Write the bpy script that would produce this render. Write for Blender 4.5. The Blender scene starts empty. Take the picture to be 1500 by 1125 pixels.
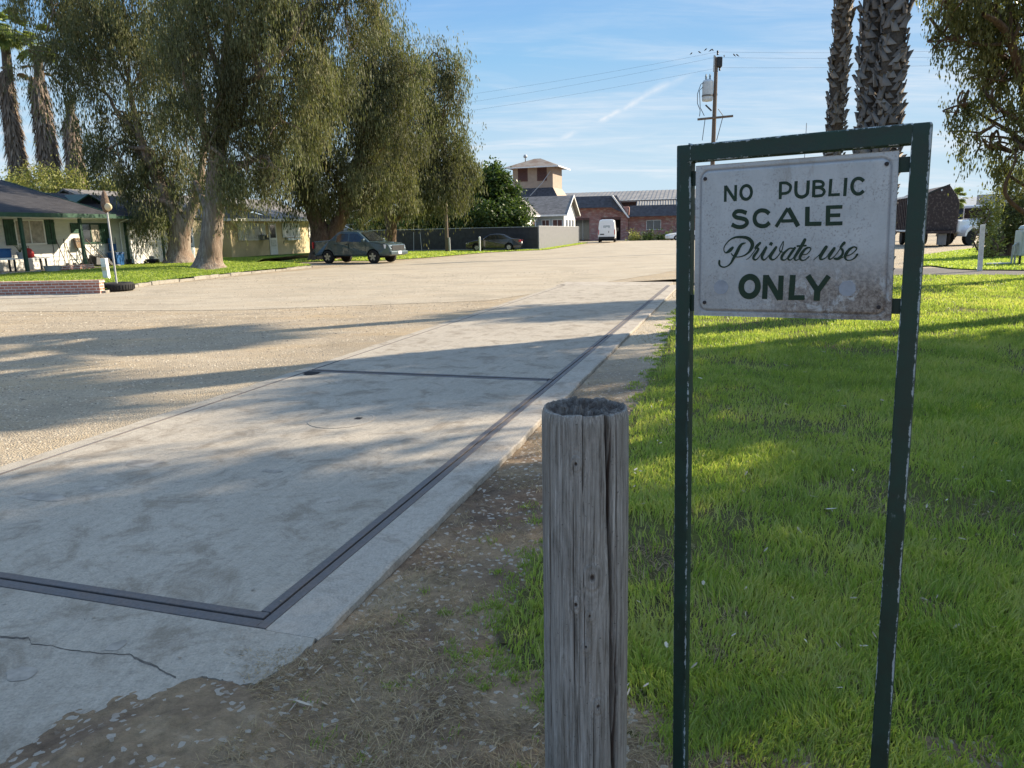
import bpy, math, random
import numpy as np
from mathutils import Vector
random.seed(7)
RS = np.random.RandomState
R = math.radians
scene = bpy.context.scene
COL = scene.collection
PI = math.pi

# ------------------------------------------------------------------ camera model
H = 1.6; F = 1070.0; PITCH = R(11.8); ROLL = R(1.2)
FW = np.array([0, math.cos(PITCH), -math.sin(PITCH)])
UP = np.array([0, math.sin(PITCH), math.cos(PITCH)])
RT = np.array([1.0, 0, 0])
def ray(px, py):
    x = (px-750)/F; y = -(py-562.5)/F
    return FW + (x*math.cos(ROLL)+y*math.sin(ROLL))*RT + (-x*math.sin(ROLL)+y*math.cos(ROLL))*UP
def G(px, py, z=0.0):
    d = ray(px, py); t = (z-H)/d[2]; return (d[0]*t, d[1]*t)
def at(px, py, Y):
    d = ray(px, py); t = Y/d[1]; return (d[0]*t, Y, H+d[2]*t)

# ------------------------------------------------------------------ object helpers
def link(o, parent=None):
    COL.objects.link(o)
    if parent is not None: o.parent = parent
    return o
def tag(o, label=None, cat=None, group=None, kind=None):
    if label: o['label'] = label
    if cat: o['category'] = cat
    if group: o['group'] = group
    if kind: o['kind'] = kind
    return o
def thing(name, label, cat, loc=(0, 0, 0), rotz=0.0, group=None):
    o = bpy.data.objects.new(name, None); link(o)
    o.location = loc; o.rotation_euler = (0, 0, rotz)
    o.empty_display_size = 0.2
    return tag(o, label, cat, group)
def copy_tree(o, parent=None):
    c = o.copy(); COL.objects.link(c); c.parent = parent
    for ch in list(o.children):
        copy_tree(ch, c)
    return c

def np_mesh(name, V, quads=None, tris=None, mat=None, parent=None, attrs=None, smooth=False):
    me = bpy.data.meshes.new(name)
    V = np.asarray(V, dtype=np.float32).reshape(-1, 3)
    me.vertices.add(len(V)); me.vertices.foreach_set('co', V.ravel())
    parts = []; tot = []
    if quads is not None and len(quads):
        q = np.asarray(quads, dtype=np.int32).reshape(-1, 4); parts.append(q.ravel()); tot.append(np.full(len(q), 4, np.int32))
    if tris is not None and len(tris):
        t = np.asarray(tris, dtype=np.int32).reshape(-1, 3); parts.append(t.ravel()); tot.append(np.full(len(t), 3, np.int32))
    li = np.concatenate(parts); lt = np.concatenate(tot)
    ls = np.concatenate([[0], np.cumsum(lt)[:-1]]).astype(np.int32)
    me.loops.add(len(li)); me.loops.foreach_set('vertex_index', li)
    me.polygons.add(len(lt)); me.polygons.foreach_set('loop_start', ls); me.polygons.foreach_set('loop_total', lt)
    if smooth: me.polygons.foreach_set('use_smooth', np.ones(len(lt), bool))
    me.update(calc_edges=True); me.validate()
    if attrs:
        for k, a in attrs.items():
            at_ = me.attributes.new(k, 'FLOAT', 'POINT'); at_.data.foreach_set('value', np.asarray(a, np.float32))
    if mat: me.materials.append(mat)
    return link(bpy.data.objects.new(name, me), parent)

class MB:
    def __init__(s): s.v = []; s.f = []
    def add(s, vs, fs):
        b = len(s.v); s.v += [tuple(p) for p in vs]; s.f += [tuple(i+b for i in f) for f in fs]; return s
    def box(s, x0, x1, y0, y1, z0, z1):
        return s.add([(x0,y0,z0),(x1,y0,z0),(x1,y1,z0),(x0,y1,z0),(x0,y0,z1),(x1,y0,z1),(x1,y1,z1),(x0,y1,z1)],
            [(0,3,2,1),(4,5,6,7),(0,1,5,4),(1,2,6,5),(2,3,7,6),(3,0,4,7)])
    def quad(s, a, b, c, d): return s.add([a, b, c, d], [(0, 1, 2, 3)])
    def extr(s, poly, d, axis=2, close=True):
        """polygon of 3-d points extruded by vector d"""
        n = len(poly); a = [tuple(p) for p in poly]; b = [(p[0]+d[0], p[1]+d[1], p[2]+d[2]) for p in poly]
        fs = [tuple(range(n))[::-1], tuple(range(n, 2*n))]
        fs += [(i, (i+1) % n, n+(i+1) % n, n+i) for i in range(n)]
        return s.add(a+b, fs)
    def tube(s, pts, rad, n=10, cap=True):
        pts = [Vector(p) for p in pts]
        if not hasattr(rad, '__len__'): rad = [rad]*len(pts)
        rings = []; prev = None
        for i, p in enumerate(pts):
            t = (pts[min(i+1, len(pts)-1)]-pts[max(i-1, 0)]).normalized()
            if prev is None:
                u = t.cross(Vector((0, 0, 1)))
                if u.length < 0.1: u = t.cross(Vector((1, 0, 0)))
            else: u = prev-t*prev.dot(t)
            u.normalize(); prev = u; w = t.cross(u)
            rings.append([p+(u*math.cos(2*PI*k/n)+w*math.sin(2*PI*k/n))*rad[i] for k in range(n)])
        b = len(s.v)
        for r in rings: s.v += [tuple(q) for q in r]
        for i in range(len(pts)-1):
            for k in range(n):
                s.f.append((b+i*n+k, b+i*n+(k+1) % n, b+(i+1)*n+(k+1) % n, b+(i+1)*n+k))
        if cap:
            s.f.append(tuple(b+k for k in range(n))[::-1]); s.f.append(tuple(b+(len(pts)-1)*n+k for k in range(n)))
        return s
    def lathe(s, prof, c=(0, 0, 0), axis='z', n=24, cap=True):
        b = len(s.v)
        for (r, h) in prof:
            for k in range(n):
                a = 2*PI*k/n; x, y = r*math.cos(a), r*math.sin(a)
                p = {'z': (x, y, h), 'y': (x, h, y), 'x': (h, x, y)}[axis]
                s.v.append((p[0]+c[0], p[1]+c[1], p[2]+c[2]))
        m = len(prof)
        for i in range(m-1):
            for k in range(n):
                s.f.append((b+i*n+k, b+i*n+(k+1) % n, b+(i+1)*n+(k+1) % n, b+(i+1)*n+k))
        if cap:
            s.f.append(tuple(b+k for k in range(n))[::-1]); s.f.append(tuple(b+(m-1)*n+k for k in range(n)))
        return s
    def build(s, name, mat=None, parent=None, bevel=0, smooth=False, seg=2):
        me = bpy.data.meshes.new(name); me.from_pydata(s.v, [], s.f); me.update()
        if smooth: me.polygons.foreach_set('use_smooth', [True]*len(me.polygons))
        if mat: me.materials.append(mat)
        o = link(bpy.data.objects.new(name, me), parent)
        if bevel:
            m = o.modifiers.new('Bevel', 'BEVEL'); m.width = bevel; m.segments = seg; m.limit_method = 'ANGLE'; m.angle_limit = R(35)
        return o

# ------------------------------------------------------------------ noise (numpy)
def _h(ix, iy, seed):
    n = (ix.astype(np.int64)*374761393 + iy.astype(np.int64)*668265263 + seed*1442695041) & 0xffffffff
    n = ((n ^ (n >> 13))*1274126177) & 0xffffffff
    return ((n ^ (n >> 16)) & 0xffff)/65535.0
def vnoise(x, y, seed=0, perx=None):
    x = np.asarray(x, float); y = np.asarray(y, float)
    x0 = np.floor(x).astype(int); y0 = np.floor(y).astype(int); fx = x-x0; fy = y-y0
    fx = fx*fx*(3-2*fx); fy = fy*fy*(3-2*fy)
    x1 = x0+1
    if perx: x0 = x0 % perx; x1 = x1 % perx
    a = _h(x0, y0, seed); b = _h(x1, y0, seed); c = _h(x0, y0+1, seed); d = _h(x1, y0+1, seed)
    return (a*(1-fx)+b*fx)*(1-fy)+(c*(1-fx)+d*fx)*fy
def fbm(x, y, seed=0, o=4):
    s = 0; a = 1; t = 0
    for i in range(o):
        s = s+a*vnoise(np.asarray(x)*2**i, np.asarray(y)*2**i, seed+i*17); t += a; a *= 0.5
    return s/t

# ------------------------------------------------------------------ materials
class NT:
    def __init__(s, name):
        s.m = bpy.data.materials.new(name); s.m.use_nodes = True; s.t = s.m.node_tree; s.t.nodes.clear()
        s.out = s.n('ShaderNodeOutputMaterial')
    def n(s, typ, ins=None, **kw):
        nd = s.t.nodes.new(typ)
        for k, v in kw.items(): setattr(nd, k, v)
        if ins:
            for k, v in ins.items():
                if hasattr(v, 'node') and hasattr(v, 'is_linked'): s.t.links.new(v, nd.inputs[k])
                else: nd.inputs[k].default_value = v
        return nd
    def obj(s): return s.n('ShaderNodeTexCoord').outputs['Object']
    def map(s, vec, scale=(1, 1, 1), rot=(0, 0, 0), loc=(0, 0, 0)):
        return s.n('ShaderNodeMapping', {'Vector': vec, 'Scale': scale, 'Rotation': rot, 'Location': loc}).outputs[0]
    def noise(s, vec, scale, detail=4, rough=0.55, dist=0.0):
        return s.n('ShaderNodeTexNoise', {'Vector': vec, 'Scale': scale, 'Detail': detail, 'Roughness': rough, 'Distortion': dist}).outputs[0]
    def vor(s, vec, scale, out='Distance', feature='F1'):
        return s.n('ShaderNodeTexVoronoi', {'Vector': vec, 'Scale': scale}, feature=feature).outputs[out]
    def ramp(s, fac, stops):
        nd = s.n('ShaderNodeValToRGB', {'Fac': fac}); e = nd.color_ramp.elements
        while len(e) < len(stops): e.new(0.5)
        for i, (p, c) in enumerate(stops):
            e[i].position = p
            e[i].color = (c[0], c[1], c[2], 1) if hasattr(c, '__len__') else (c, c, c, 1)
        return nd.outputs[0]
    def mix(s, fac, a, b, mode='MIX'):
        nd = s.t.nodes.new('ShaderNodeMix'); nd.data_type = 'RGBA'; nd.blend_type = mode
        for k, v in ((0, fac), (6, a), (7, b)):
            if hasattr(v, 'is_linked'): s.t.links.new(v, nd.inputs[k])
            else: nd.inputs[k].default_value = (v[0], v[1], v[2], 1) if hasattr(v, '__len__') else v
        return nd.outputs[2]
    def math(s, op, a, b=0.0, clamp=False):
        nd = s.t.nodes.new('ShaderNodeMath'); nd.operation = op; nd.use_clamp = clamp
        for k, v in ((0, a), (1, b)):
            if hasattr(v, 'is_linked'): s.t.links.new(v, nd.inputs[k])
            else: nd.inputs[k].default_value = v
        return nd.outputs[0]
    def attr(s, name): return s.n('ShaderNodeAttribute', attribute_name=name).outputs['Fac']
    def bump(s, h, strength=0.5, dist=0.01, normal=None):
        ins = {'Height': h, 'Strength': strength, 'Distance': dist}
        if normal is not None: ins['Normal'] = normal
        return s.n('ShaderNodeBump', ins).outputs[0]
    def bsdf(s, col, rough=0.8, metal=0.0, normal=None, spec=0.3, **kw):
        ins = {'Roughness': rough, 'Metallic': metal, 'Specular IOR Level': spec}
        ins['Base Color'] = col if hasattr(col, 'is_linked') else (col[0], col[1], col[2], 1)
        if normal is not None: ins['Normal'] = normal
        ins.update(kw)
        return s.n('ShaderNodeBsdfPrincipled', ins).outputs[0]
    def fin(s, sh): s.t.links.new(sh, s.out.inputs['Surface']); return s.m

def paint(name, c, var=0.15, scale=3.0, rough=0.6, bump=0.1, metal=0.0, bscale=40, spec=0.3, c2=None, thr=(0.35, 0.7), coat=0.0):
    t = NT(name); o = t.obj()
    n1 = t.noise(o, scale, 5, 0.6)
    c2 = c2 or tuple(max(0, x*(1-var*1.6)) for x in c)
    c1 = tuple(min(1, x*(1+var*0.5)) for x in c)
    col = t.ramp(n1, [(thr[0], c1), (thr[1], c2)])
    nb = t.noise(o, bscale, 3)
    nrm = t.bump(nb, bump, 0.01) if bump else None
    kw = {'Coat Weight': coat} if coat else {}
    return t.fin(t.bsdf(col, rough, metal, nrm, spec, **kw))

def leafmat(name, cols, trans=0.4, rough=0.5, tint=1.3):
    """foliage: diffuse + translucent, colour varies from leaf to leaf and from clump to clump"""
    t = NT(name); r = t.attr('rnd')
    c = t.ramp(r, [(i/(len(cols)-1), k) for i, k in enumerate(cols)])
    n = t.noise(t.obj(), 0.6, 3)
    c = t.mix(t.math('MULTIPLY', n, 0.5), c, tuple(x*1.35 for x in cols[-1]))
    p = t.bsdf(c, rough, 0, None, 0.2)
    tc = t.mix(1.0, c, (tint, tint*1.05, tint*0.55), 'MULTIPLY')
    tr = t.n('ShaderNodeBsdfTranslucent', {'Color': tc}).outputs[0]
    mx = t.n('ShaderNodeMixShader'); mx.inputs[0].default_value = trans
    t.t.links.new(p, mx.inputs[1]); t.t.links.new(tr, mx.inputs[2])
    return t.fin(mx.outputs[0])

M = {}
def m_concrete(name, base, streak=True, rot=0.0, worn=0.5):
    t = NT(name); o = t.map(t.obj(), rot=(0, 0, rot))
    big = t.noise(o, 0.7, 6, 0.6)
    c = t.ramp(big, [(0.3, tuple(x*0.86 for x in base)), (0.55, base), (0.75, tuple(min(1, x*1.13) for x in base))])
    st = t.noise(t.map(o, (18, 1.2, 1)), 1.6, 5, 0.65)
    c = t.mix(t.ramp(t.noise(o, 7, 6, 0.75), [(0.38, 0.0), (0.72, 0.30)]), c, tuple(x*0.62 for x in base))
    c = t.mix(0.26 if streak else 0.10, c, t.ramp(st, [(0.3, tuple(x*0.62 for x in base)), (0.65, tuple(min(1, x*1.15) for x in base))]))
    spots = t.noise(o, 3.1, 5, 0.7, 0.6)
    c = t.mix(t.ramp(t.noise(o, 22, 6, 0.8), [(0.48, 0.0), (0.62, 0.45)]), c, tuple(x*0.5 for x in base))
    c = t.mix(t.ramp(spots, [(0.50, 0.0), (0.64, 0.7)]), c, tuple(x*y for x, y in zip(base, (0.50, 0.46, 0.42))))
    fine = t.noise(o, 90, 3, 0.7)
    c = t.mix(0.5, c, t.ramp(fine, [(0.3, 0.35), (0.7, 1.0)]), 'MULTIPLY')
    c = t.mix(t.ramp(t.noise(o, 38, 2), [(0.70, 0.0), (0.76, 0.7)]), c, (0.12, 0.10, 0.09))
    hgt = t.math('ADD', t.noise(o, 60, 4, 0.7), t.math('MULTIPLY', st, 1.2))
    return t.fin(t.bsdf(c, 0.85, 0, t.bump(hgt, 0.55, 0.006), 0.25))
M['concrete'] = m_concrete('concrete', (0.395, 0.348, 0.28))
M['concrete_edge'] = m_concrete('concrete_edge', (0.42, 0.37, 0.305), False)
M['curb'] = m_concrete('curb_stone', (0.36, 0.33, 0.28), False)

def m_gravel(name, cols, vs=26, big=0.35, bstr=0.7, smoothmix=0.0):
    t = NT(name); o = t.obj()
    v = t.vor(o, vs, 'Color'); sep = t.n('ShaderNodeSeparateColor', {'Color': v}).outputs[0]
    c = t.ramp(sep, [(0.0, cols[0]), (0.45, cols[1]), (0.8, cols[2]), (1.0, cols[3])])
    lo = t.noise(o, big, 6, 0.6)
    c = t.mix(t.ramp(lo, [(0.35, 0.0), (0.65, 0.75)]), c, cols[1])
    dry = t.noise(t.map(o, (0.5, 1.6, 1), rot=(0, 0, R(40))), 0.8, 5, 0.65)
    c = t.mix(t.ramp(dry, [(0.46, 0.0), (0.66, 0.7)]), c, cols[4])
    wet = t.noise(t.map(o, (1, 1, 1), loc=(3, 7, 0)), 0.45, 6, 0.7, 0.6)
    c = t.mix(t.ramp(wet, [(0.50, 0.0), (0.66, 0.45)]), c, tuple(x*0.55 for x in cols[1]))
    trk = t.noise(t.map(o, (0.3, 1.0, 1), rot=(0, 0, R(-55))), 1.0, 7, 0.7, 1.2)
    c = t.mix(t.ramp(trk, [(0.40, 0.35), (0.52, 0.0)]), c, tuple(x*0.65 for x in cols[1]))
    c = t.mix(t.ramp(trk, [(0.56, 0.0), (0.68, 0.35)]), c, tuple(min(1, x*1.2) for x in cols[2]))
    fine = t.noise(o, 55, 3, 0.8)
    c = t.mix(0.55, c, t.ramp(fine, [(0.3, 0.45), (0.7, 1.0)]), 'MULTIPLY')
    d = t.vor(o, vs, 'Distance')
    h = t.math('SUBTRACT', t.noise(o, 70, 3), d)
    return t.fin(t.bsdf(c, 0.9, 0, t.bump(h, bstr, 0.012), 0.2))
M['gravel'] = m_gravel('gravel', [(0.19,0.155,0.12), (0.37,0.302,0.212), (0.42,0.345,0.245), (0.50,0.43,0.325), (0.40,0.295,0.17)], 60, 0.35, 0.8)
M['road'] = m_gravel('road_surface', [(0.28,0.24,0.19), (0.38,0.326,0.246), (0.415,0.36,0.272), (0.47,0.415,0.325), (0.36,0.292,0.205)], 50, 0.25, 0.35)
M['asphalt'] = m_gravel('driveway_asphalt', [(0.07,0.065,0.06), (0.11,0.10,0.095), (0.15,0.14,0.13), (0.22,0.2,0.18), (0.14,0.12,0.1)], 50, 0.5, 0.4)
M['ground'] = m_gravel('bare_ground', [(0.2,0.17,0.13), (0.36,0.30,0.22), (0.42,0.36,0.27), (0.5,0.45,0.36), (0.3,0.22,0.13)], 14, 0.1)

def m_dirt():
    t = NT('dirt'); o = t.obj()
    a = t.noise(o, 1.3, 7, 0.65, 0.4)
    c = t.ramp(a, [(0.30, (0.13,0.088,0.06)), (0.45, (0.205,0.142,0.093)), (0.56, (0.30,0.215,0.132)), (0.72, (0.40,0.31,0.21))])
    b = t.noise(o, 16, 6, 0.75)
    c = t.mix(0.65, c, t.ramp(b, [(0.3, 0.35), (0.68, 1.25)]), 'MULTIPLY')
    v = t.vor(o, 55, 'Color'); s = t.n('ShaderNodeSeparateColor', {'Color': v}).outputs[1]
    c = t.mix(t.ramp(s, [(0.90, 0.0), (0.94, 0.8)]), c, (0.42, 0.38, 0.32))
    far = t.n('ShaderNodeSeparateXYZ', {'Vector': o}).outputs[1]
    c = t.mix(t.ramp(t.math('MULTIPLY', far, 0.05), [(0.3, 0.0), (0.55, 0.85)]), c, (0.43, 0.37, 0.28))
    h = t.math('ADD', t.noise(o, 30, 6, 0.75), t.math('MULTIPLY', t.noise(o, 120, 3), 0.4))
    return t.fin(t.bsdf(c, 0.95, 0, t.bump(h, 0.9, 0.02), 0.15))
M['dirt'] = m_dirt()
def m_soil(name, a, b, g):
    t = NT(name); o = t.obj()
    c = t.ramp(t.noise(o, 2.2, 6, 0.7), [(0.35, a), (0.55, b), (0.7, g)])
    h = t.noise(o, 25, 6, 0.8)
    c = t.mix(0.6, c, t.ramp(h, [(0.3, 0.4), (0.7, 1.2)]), 'MULTIPLY')
    return t.fin(t.bsdf(c, 0.95, 0, t.bump(h, 1.0, 0.03), 0.1))
M['soil'] = m_soil('lawn_soil', (0.10,0.085,0.05), (0.13,0.13,0.04), (0.09,0.14,0.025))
M['lawn'] = m_soil('lawn_turf', (0.06,0.11,0.018), (0.085,0.15,0.02), (0.12,0.19,0.03))
M['verge'] = m_soil('verge_turf', (0.22,0.24,0.06), (0.20,0.28,0.05), (0.36,0.33,0.16))

M['grass'] = leafmat('grass_blade', [(0.055,0.115,0.018), (0.115,0.20,0.026), (0.19,0.285,0.036), (0.37,0.37,0.13)], 0.5, 0.4, 1.4)
M['drygrass'] = leafmat('dry_grass', [(0.15,0.105,0.06), (0.26,0.19,0.105), (0.40,0.31,0.19)], 0.25, 0.7, 1.0)
M['euc'] = leafmat('eucalyptus_leaf', [(0.020,0.029,0.013), (0.054,0.072,0.028), (0.105,0.130,0.050), (0.170,0.150,0.08)], 0.3, 0.6, 1.25)
M['oak'] = leafmat('dark_leaf', [(0.035,0.046,0.020), (0.075,0.092,0.034), (0.135,0.155,0.05), (0.21,0.19,0.09)], 0.32, 0.4, 1.3)
M['bush'] = leafmat('evergreen_leaf', [(0.018,0.035,0.012), (0.035,0.062,0.018), (0.08,0.115,0.028)], 0.3, 0.4, 1.3)
M['yellowleaf'] = leafmat('yellow_green_leaf', [(0.09,0.085,0.04), (0.16,0.17,0.05), (0.27,0.27,0.08)], 0.3, 0.5, 1.2)
M['frond'] = leafmat('palm_frond', [(0.08,0.13,0.03), (0.15,0.2,0.05), (0.26,0.28,0.09)], 0.35, 0.4, 1.2)
M['deadfrond'] = leafmat('dead_frond', [(0.06,0.045,0.036), (0.14,0.105,0.08), (0.26,0.20,0.155)], 0.15, 0.8, 1.0)
M['litter'] = leafmat('leaf_litter', [(0.10,0.07,0.045), (0.17,0.12,0.08), (0.22,0.165,0.11), (0.29,0.235,0.17), (0.48,0.43,0.36)], 0.1, 0.7, 1.0)
M['boot'] = leafmat('palm_boot', [(0.085,0.068,0.055), (0.15,0.125,0.105), (0.25,0.215,0.18)], 0.03, 0.85, 1.0)

def m_bark(name, a, b, c3, sx=9, sz=1.2):
    t = NT(name); o = t.obj()
    n = t.noise(t.map(o, (sx, sx, sz)), 1.0, 6, 0.7, 0.5)
    p = t.noise(t.map(o, (1.5, 1.5, 0.6)), 1.0, 4)
    c = t.ramp(n, [(0.3, a), (0.5, b), (0.72, c3)])
    c = t.mix(t.ramp(p, [(0.45, 0.0), (0.65, 0.6)]), c, tuple(x*y for x, y in zip(b, (1.1, 0.85, 0.7))))
    return t.fin(t.bsdf(c, 0.9, 0, t.bump(n, 1.0, 0.06), 0.15))
M['bark'] = m_bark('eucalyptus_bark', (0.10,0.07,0.05), (0.22,0.18,0.145), (0.40,0.35,0.29))
M['darkbark'] = m_bark('dark_bark', (0.06,0.04,0.03), (0.13,0.09,0.065), (0.24,0.18,0.13))
M['palmbark'] = m_bark('palm_trunk', (0.04,0.032,0.027), (0.09,0.075,0.06), (0.14,0.12,0.1), 14, 10)
M['polewood'] = m_bark('utility_pole_wood', (0.09,0.07,0.055), (0.15,0.118,0.092), (0.23,0.185,0.15), 12, 0.5)

def m_postwood():
    t = NT('weathered_post_wood'); o = t.obj()
    g = t.math('ADD', t.math('MULTIPLY', t.noise(t.map(o, (200, 200, 4.0)), 1.0, 7, 0.75, 0.8), 0.65), t.math('MULTIPLY', t.noise(t.map(o, (34, 34, 5.0)), 1.0, 7, 0.8, 1.2), 0.35))
    c = t.ramp(g, [(0.36, (0.05,0.042,0.035)), (0.44, (0.16,0.145,0.125)), (0.53, (0.27,0.25,0.222)), (0.66, (0.46,0.435,0.40))])
    warm = t.noise(t.map(o, (10, 10, 1.2)), 1.0, 4, 0.6)
    c = t.mix(t.ramp(warm, [(0.48, 0.0), (0.7, 0.45)]), c, (0.20, 0.165, 0.125))
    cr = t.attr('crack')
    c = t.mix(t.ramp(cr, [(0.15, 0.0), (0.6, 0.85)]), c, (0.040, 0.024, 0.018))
    c = t.mix(t.ramp(t.noise(o, 130, 2), [(0.68, 0.0), (0.74, 0.6)]), c, (0.04, 0.03, 0.025))
    h = t.noise(t.map(o, (180, 180, 4)), 1.0, 6, 0.75, 0.2)
    return t.fin(t.bsdf(c, 0.9, 0, t.bump(h, 0.9, 0.004), 0.15))
M['postwood'] = m_postwood()

def m_steel(name='scale_steel', c=(0.095, 0.085, 0.082), rust=(0.14, 0.105, 0.085)):
    t = NT(name); o = t.obj()
    n = t.noise(o, 5, 6, 0.7)
    col = t.mix(t.ramp(n, [(0.4, 0.0), (0.7, 0.7)]), c, rust)
    col = t.mix(0.5, col, t.ramp(t.noise(o, 60, 4), [(0.3, 0.5), (0.7, 1.2)]), 'MULTIPLY')
    return t.fin(t.bsdf(col, t.ramp(n, [(0.3, 0.5), (0.7, 0.8)]), 0.15, t.bump(t.noise(o, 90, 3), 0.3, 0.003), 0.5))
M['steel'] = m_steel()

def m_signpaint():
    """dark green gloss paint chipped to pale primer along the arrises, rust blotches"""
    t = NT('chipped_green_paint'); o = t.obj()
    n = t.noise(o, 14, 6, 0.7)
    c = t.ramp(n, [(0.3, (0.003,0.014,0.008)), (0.6, (0.007,0.030,0.018)), (0.8, (0.016,0.048,0.034))])
    e = t.attr('edge')
    w = t.math('ADD', t.math('MULTIPLY', e, t.ramp(t.noise(o, 5, 4, 0.7), [(0.35, 0.74), (0.6, 1.04)])), t.math('MULTIPLY', t.math('SUBTRACT', t.noise(t.map(o, (1, 1, 0.6)), 75, 4, 0.75), 0.5), 1.1))
    c = t.mix(t.ramp(w, [(0.80, 0.0), (0.88, 0.9)]), c, (0.30, 0.34, 0.35))
    r = t.noise(o, 7.5, 5, 0.6)
    c = t.mix(t.ramp(r, [(0.62, 0.0), (0.69, 0.85)]), c, (0.016, 0.008, 0.008))
    c = t.mix(t.ramp(t.noise(t.map(o, (1, 1, 0.35)), 48, 4, 0.7), [(0.66, 0.0), (0.72, 0.6)]), c, (0.12, 0.15, 0.145))
    return t.fin(t.bsdf(c, t.ramp(n, [(0.3, 0.5), (0.7, 0.75)]), 0.0, t.bump(t.math('ADD', n, t.math('MULTIPLY', w, -0.5)), 0.35, 0.004), 0.5))
M['signgreen'] = m_signpaint()

def m_signwhite():
    t = NT('weathered_white_sign_paint'); o = t.obj()
    sx = t.n('ShaderNodeSeparateXYZ', {'Vector': o})
    n = t.noise(o, 9, 6, 0.65)
    c = t.ramp(n, [(0.3, (0.32,0.335,0.335)), (0.6, (0.40,0.415,0.415)), (0.8, (0.48,0.49,0.485))])
    gv = t.attr('groove'); c = t.mix(t.math('MULTIPLY', gv, 0.75), c, (0.17, 0.18, 0.20))  # pressed groove painted darker: the shade it catches, plus settled dirt
    # fine grime, vertical runs
    run = t.noise(t.map(o, (60, 1, 7)), 1.0, 5, 0.7)
    c = t.mix(t.ramp(run, [(0.52, 0.0), (0.75, 0.45)]), c, (0.30, 0.30, 0.29))
    sp = t.noise(o, 210, 3, 0.6)
    c = t.mix(t.math('MULTIPLY', t.ramp(sp, [(0.53, 0.0), (0.66, 0.8)]), t.ramp(t.noise(o, 13, 3), [(0.4, 0.1), (0.65, 1.0)])), c, (0.18, 0.17, 0.16))
    # rust and lichen gather in the lower right, lighter top middle
    # (object x runs 0..0.44, z 0..0.36)
    low = t.ramp(sx.outputs[2], [(0.07, 1.0), (0.17, 0.0)])
    rx = t.ramp(sx.outputs[0], [(0.02, 0.35), (0.13, 0.25), (0.22, 0.8), (0.42, 1.0)])
    blot = t.noise(t.map(o, (1, 1, 0.6)), 22, 6, 0.8, 0.6)
    msk = t.math('MULTIPLY', t.math('MULTIPLY', low, rx), t.ramp(blot, [(0.36, 0.0), (0.46, 1.0)]))
    c = t.mix(t.math('MULTIPLY', msk, 0.95), c, t.mix(t.ramp(t.noise(o, 80, 5, 0.85), [(0.42, 0.0), (0.6, 1.0)]), (0.085, 0.06, 0.045), (0.28, 0.24, 0.20)))
    top = t.math('MULTIPLY', t.ramp(sx.outputs[2], [(0.27, 0.0), (0.32, 1.0)]), t.ramp(t.math('ABSOLUTE', t.math('SUBTRACT', sx.outputs[0], 0.24)), [(0.03, 1.0), (0.09, 0.0)]))
    c = t.mix(t.math('MULTIPLY', t.math('MULTIPLY', top, t.ramp(blot, [(0.45, 0.0), (0.6, 1.0)])), 0.5), c, (0.2, 0.18, 0.15))
    return t.fin(t.bsdf(c, 0.55, 0, t.bump(t.math('ADD', n, t.math('MULTIPLY', sp, 0.3)), 0.25, 0.002), 0.4))
M['signwhite'] = m_signwhite()
M['letter'] = paint('green_sign_lettering', (0.004,0.018,0.009), 0.3, 30, 0.5, 0.15, bscale=200, c2=(0.010,0.034,0.016), thr=(0.4,0.8))
M['galv'] = paint('galvanised_patch', (0.27,0.29,0.32), 0.15, 30, 0.5, 0.1)
M['hole'] = paint('bolt_rust', (0.03,0.025,0.025), 0.2, 30, 0.7, 0.1)
M['black'] = paint('black_gap', (0.012,0.011,0.011), 0.1, 3, 0.9, 0)

def m_siding(name, c):
    t = NT(name); o = t.obj()
    n = t.noise(t.map(o, (0.6, 0.6, 3)), 2.0, 5, 0.65)
    col = t.ramp(n, [(0.35, tuple(x*0.85 for x in c)), (0.6, c)])
    return t.fin(t.bsdf(col, 0.6, 0, t.bump(t.noise(o, 25, 3), 0.1, 0.01)))
M['siding'] = m_siding('white_siding', (0.62,0.61,0.56))
M['greentrim'] = paint('green_trim', (0.030,0.075,0.048), 0.25, 4, 0.5)
M['whitetrim'] = paint('white_trim', (0.74,0.73,0.70), 0.08, 4, 0.5)
M['stucco'] = paint('tan_stucco', (0.60,0.49,0.30), 0.12, 1.2, 0.9, 0.4, bscale=30)
M['glass'] = paint('window_glass', (0.05,0.055,0.06), 0.3, 1.5, 0.08, 0, spec=0.8)
M['curtain'] = paint('curtained_glass', (0.34,0.30,0.24), 0.3, 5, 0.35, 0, spec=0.6)
M['blind'] = paint('blind_glass', (0.55,0.55,0.52), 0.2, 5, 0.3, 0, spec=0.6)
def m_shingle(name, c, dapple=0.0):
    t = NT(name); o = t.obj()
    b = t.n('ShaderNodeTexBrick', {'Vector': t.n('ShaderNodeCombineXYZ', {'X': t.n('ShaderNodeSeparateXYZ', {'Vector': o}).outputs[0], 'Y': t.math('MULTIPLY', t.n('ShaderNodeSeparateXYZ', {'Vector': o}).outputs[1], 1.0), 'Z': 0.0}).outputs[0],
        'Color1': (*c, 1), 'Color2': (*[x*0.65 for x in c], 1), 'Mortar': (*[x*0.5 for x in c], 1), 'Scale': 3.0, 'Mortar Size': 0.012, 'Brick Width': 0.9, 'Row Height': 0.4})
    col = t.mix(0.5, b.outputs[0], t.ramp(t.noise(o, 1.2, 6, 0.7), [(0.3, 0.6), (0.7, 1.25)]), 'MULTIPLY')
    return t.fin(t.bsdf(col, 0.9, 0, t.bump(t.noise(o, 40, 3), 0.5, 0.02), 0.2))
M['shingle'] = m_shingle('dark_shingle', (0.05,0.048,0.052))
M['shingle2'] = m_shingle('grey_shingle', (0.20,0.185,0.175))
M['mansard'] = m_shingle('mansard_shingle', (0.085,0.085,0.095))
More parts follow.
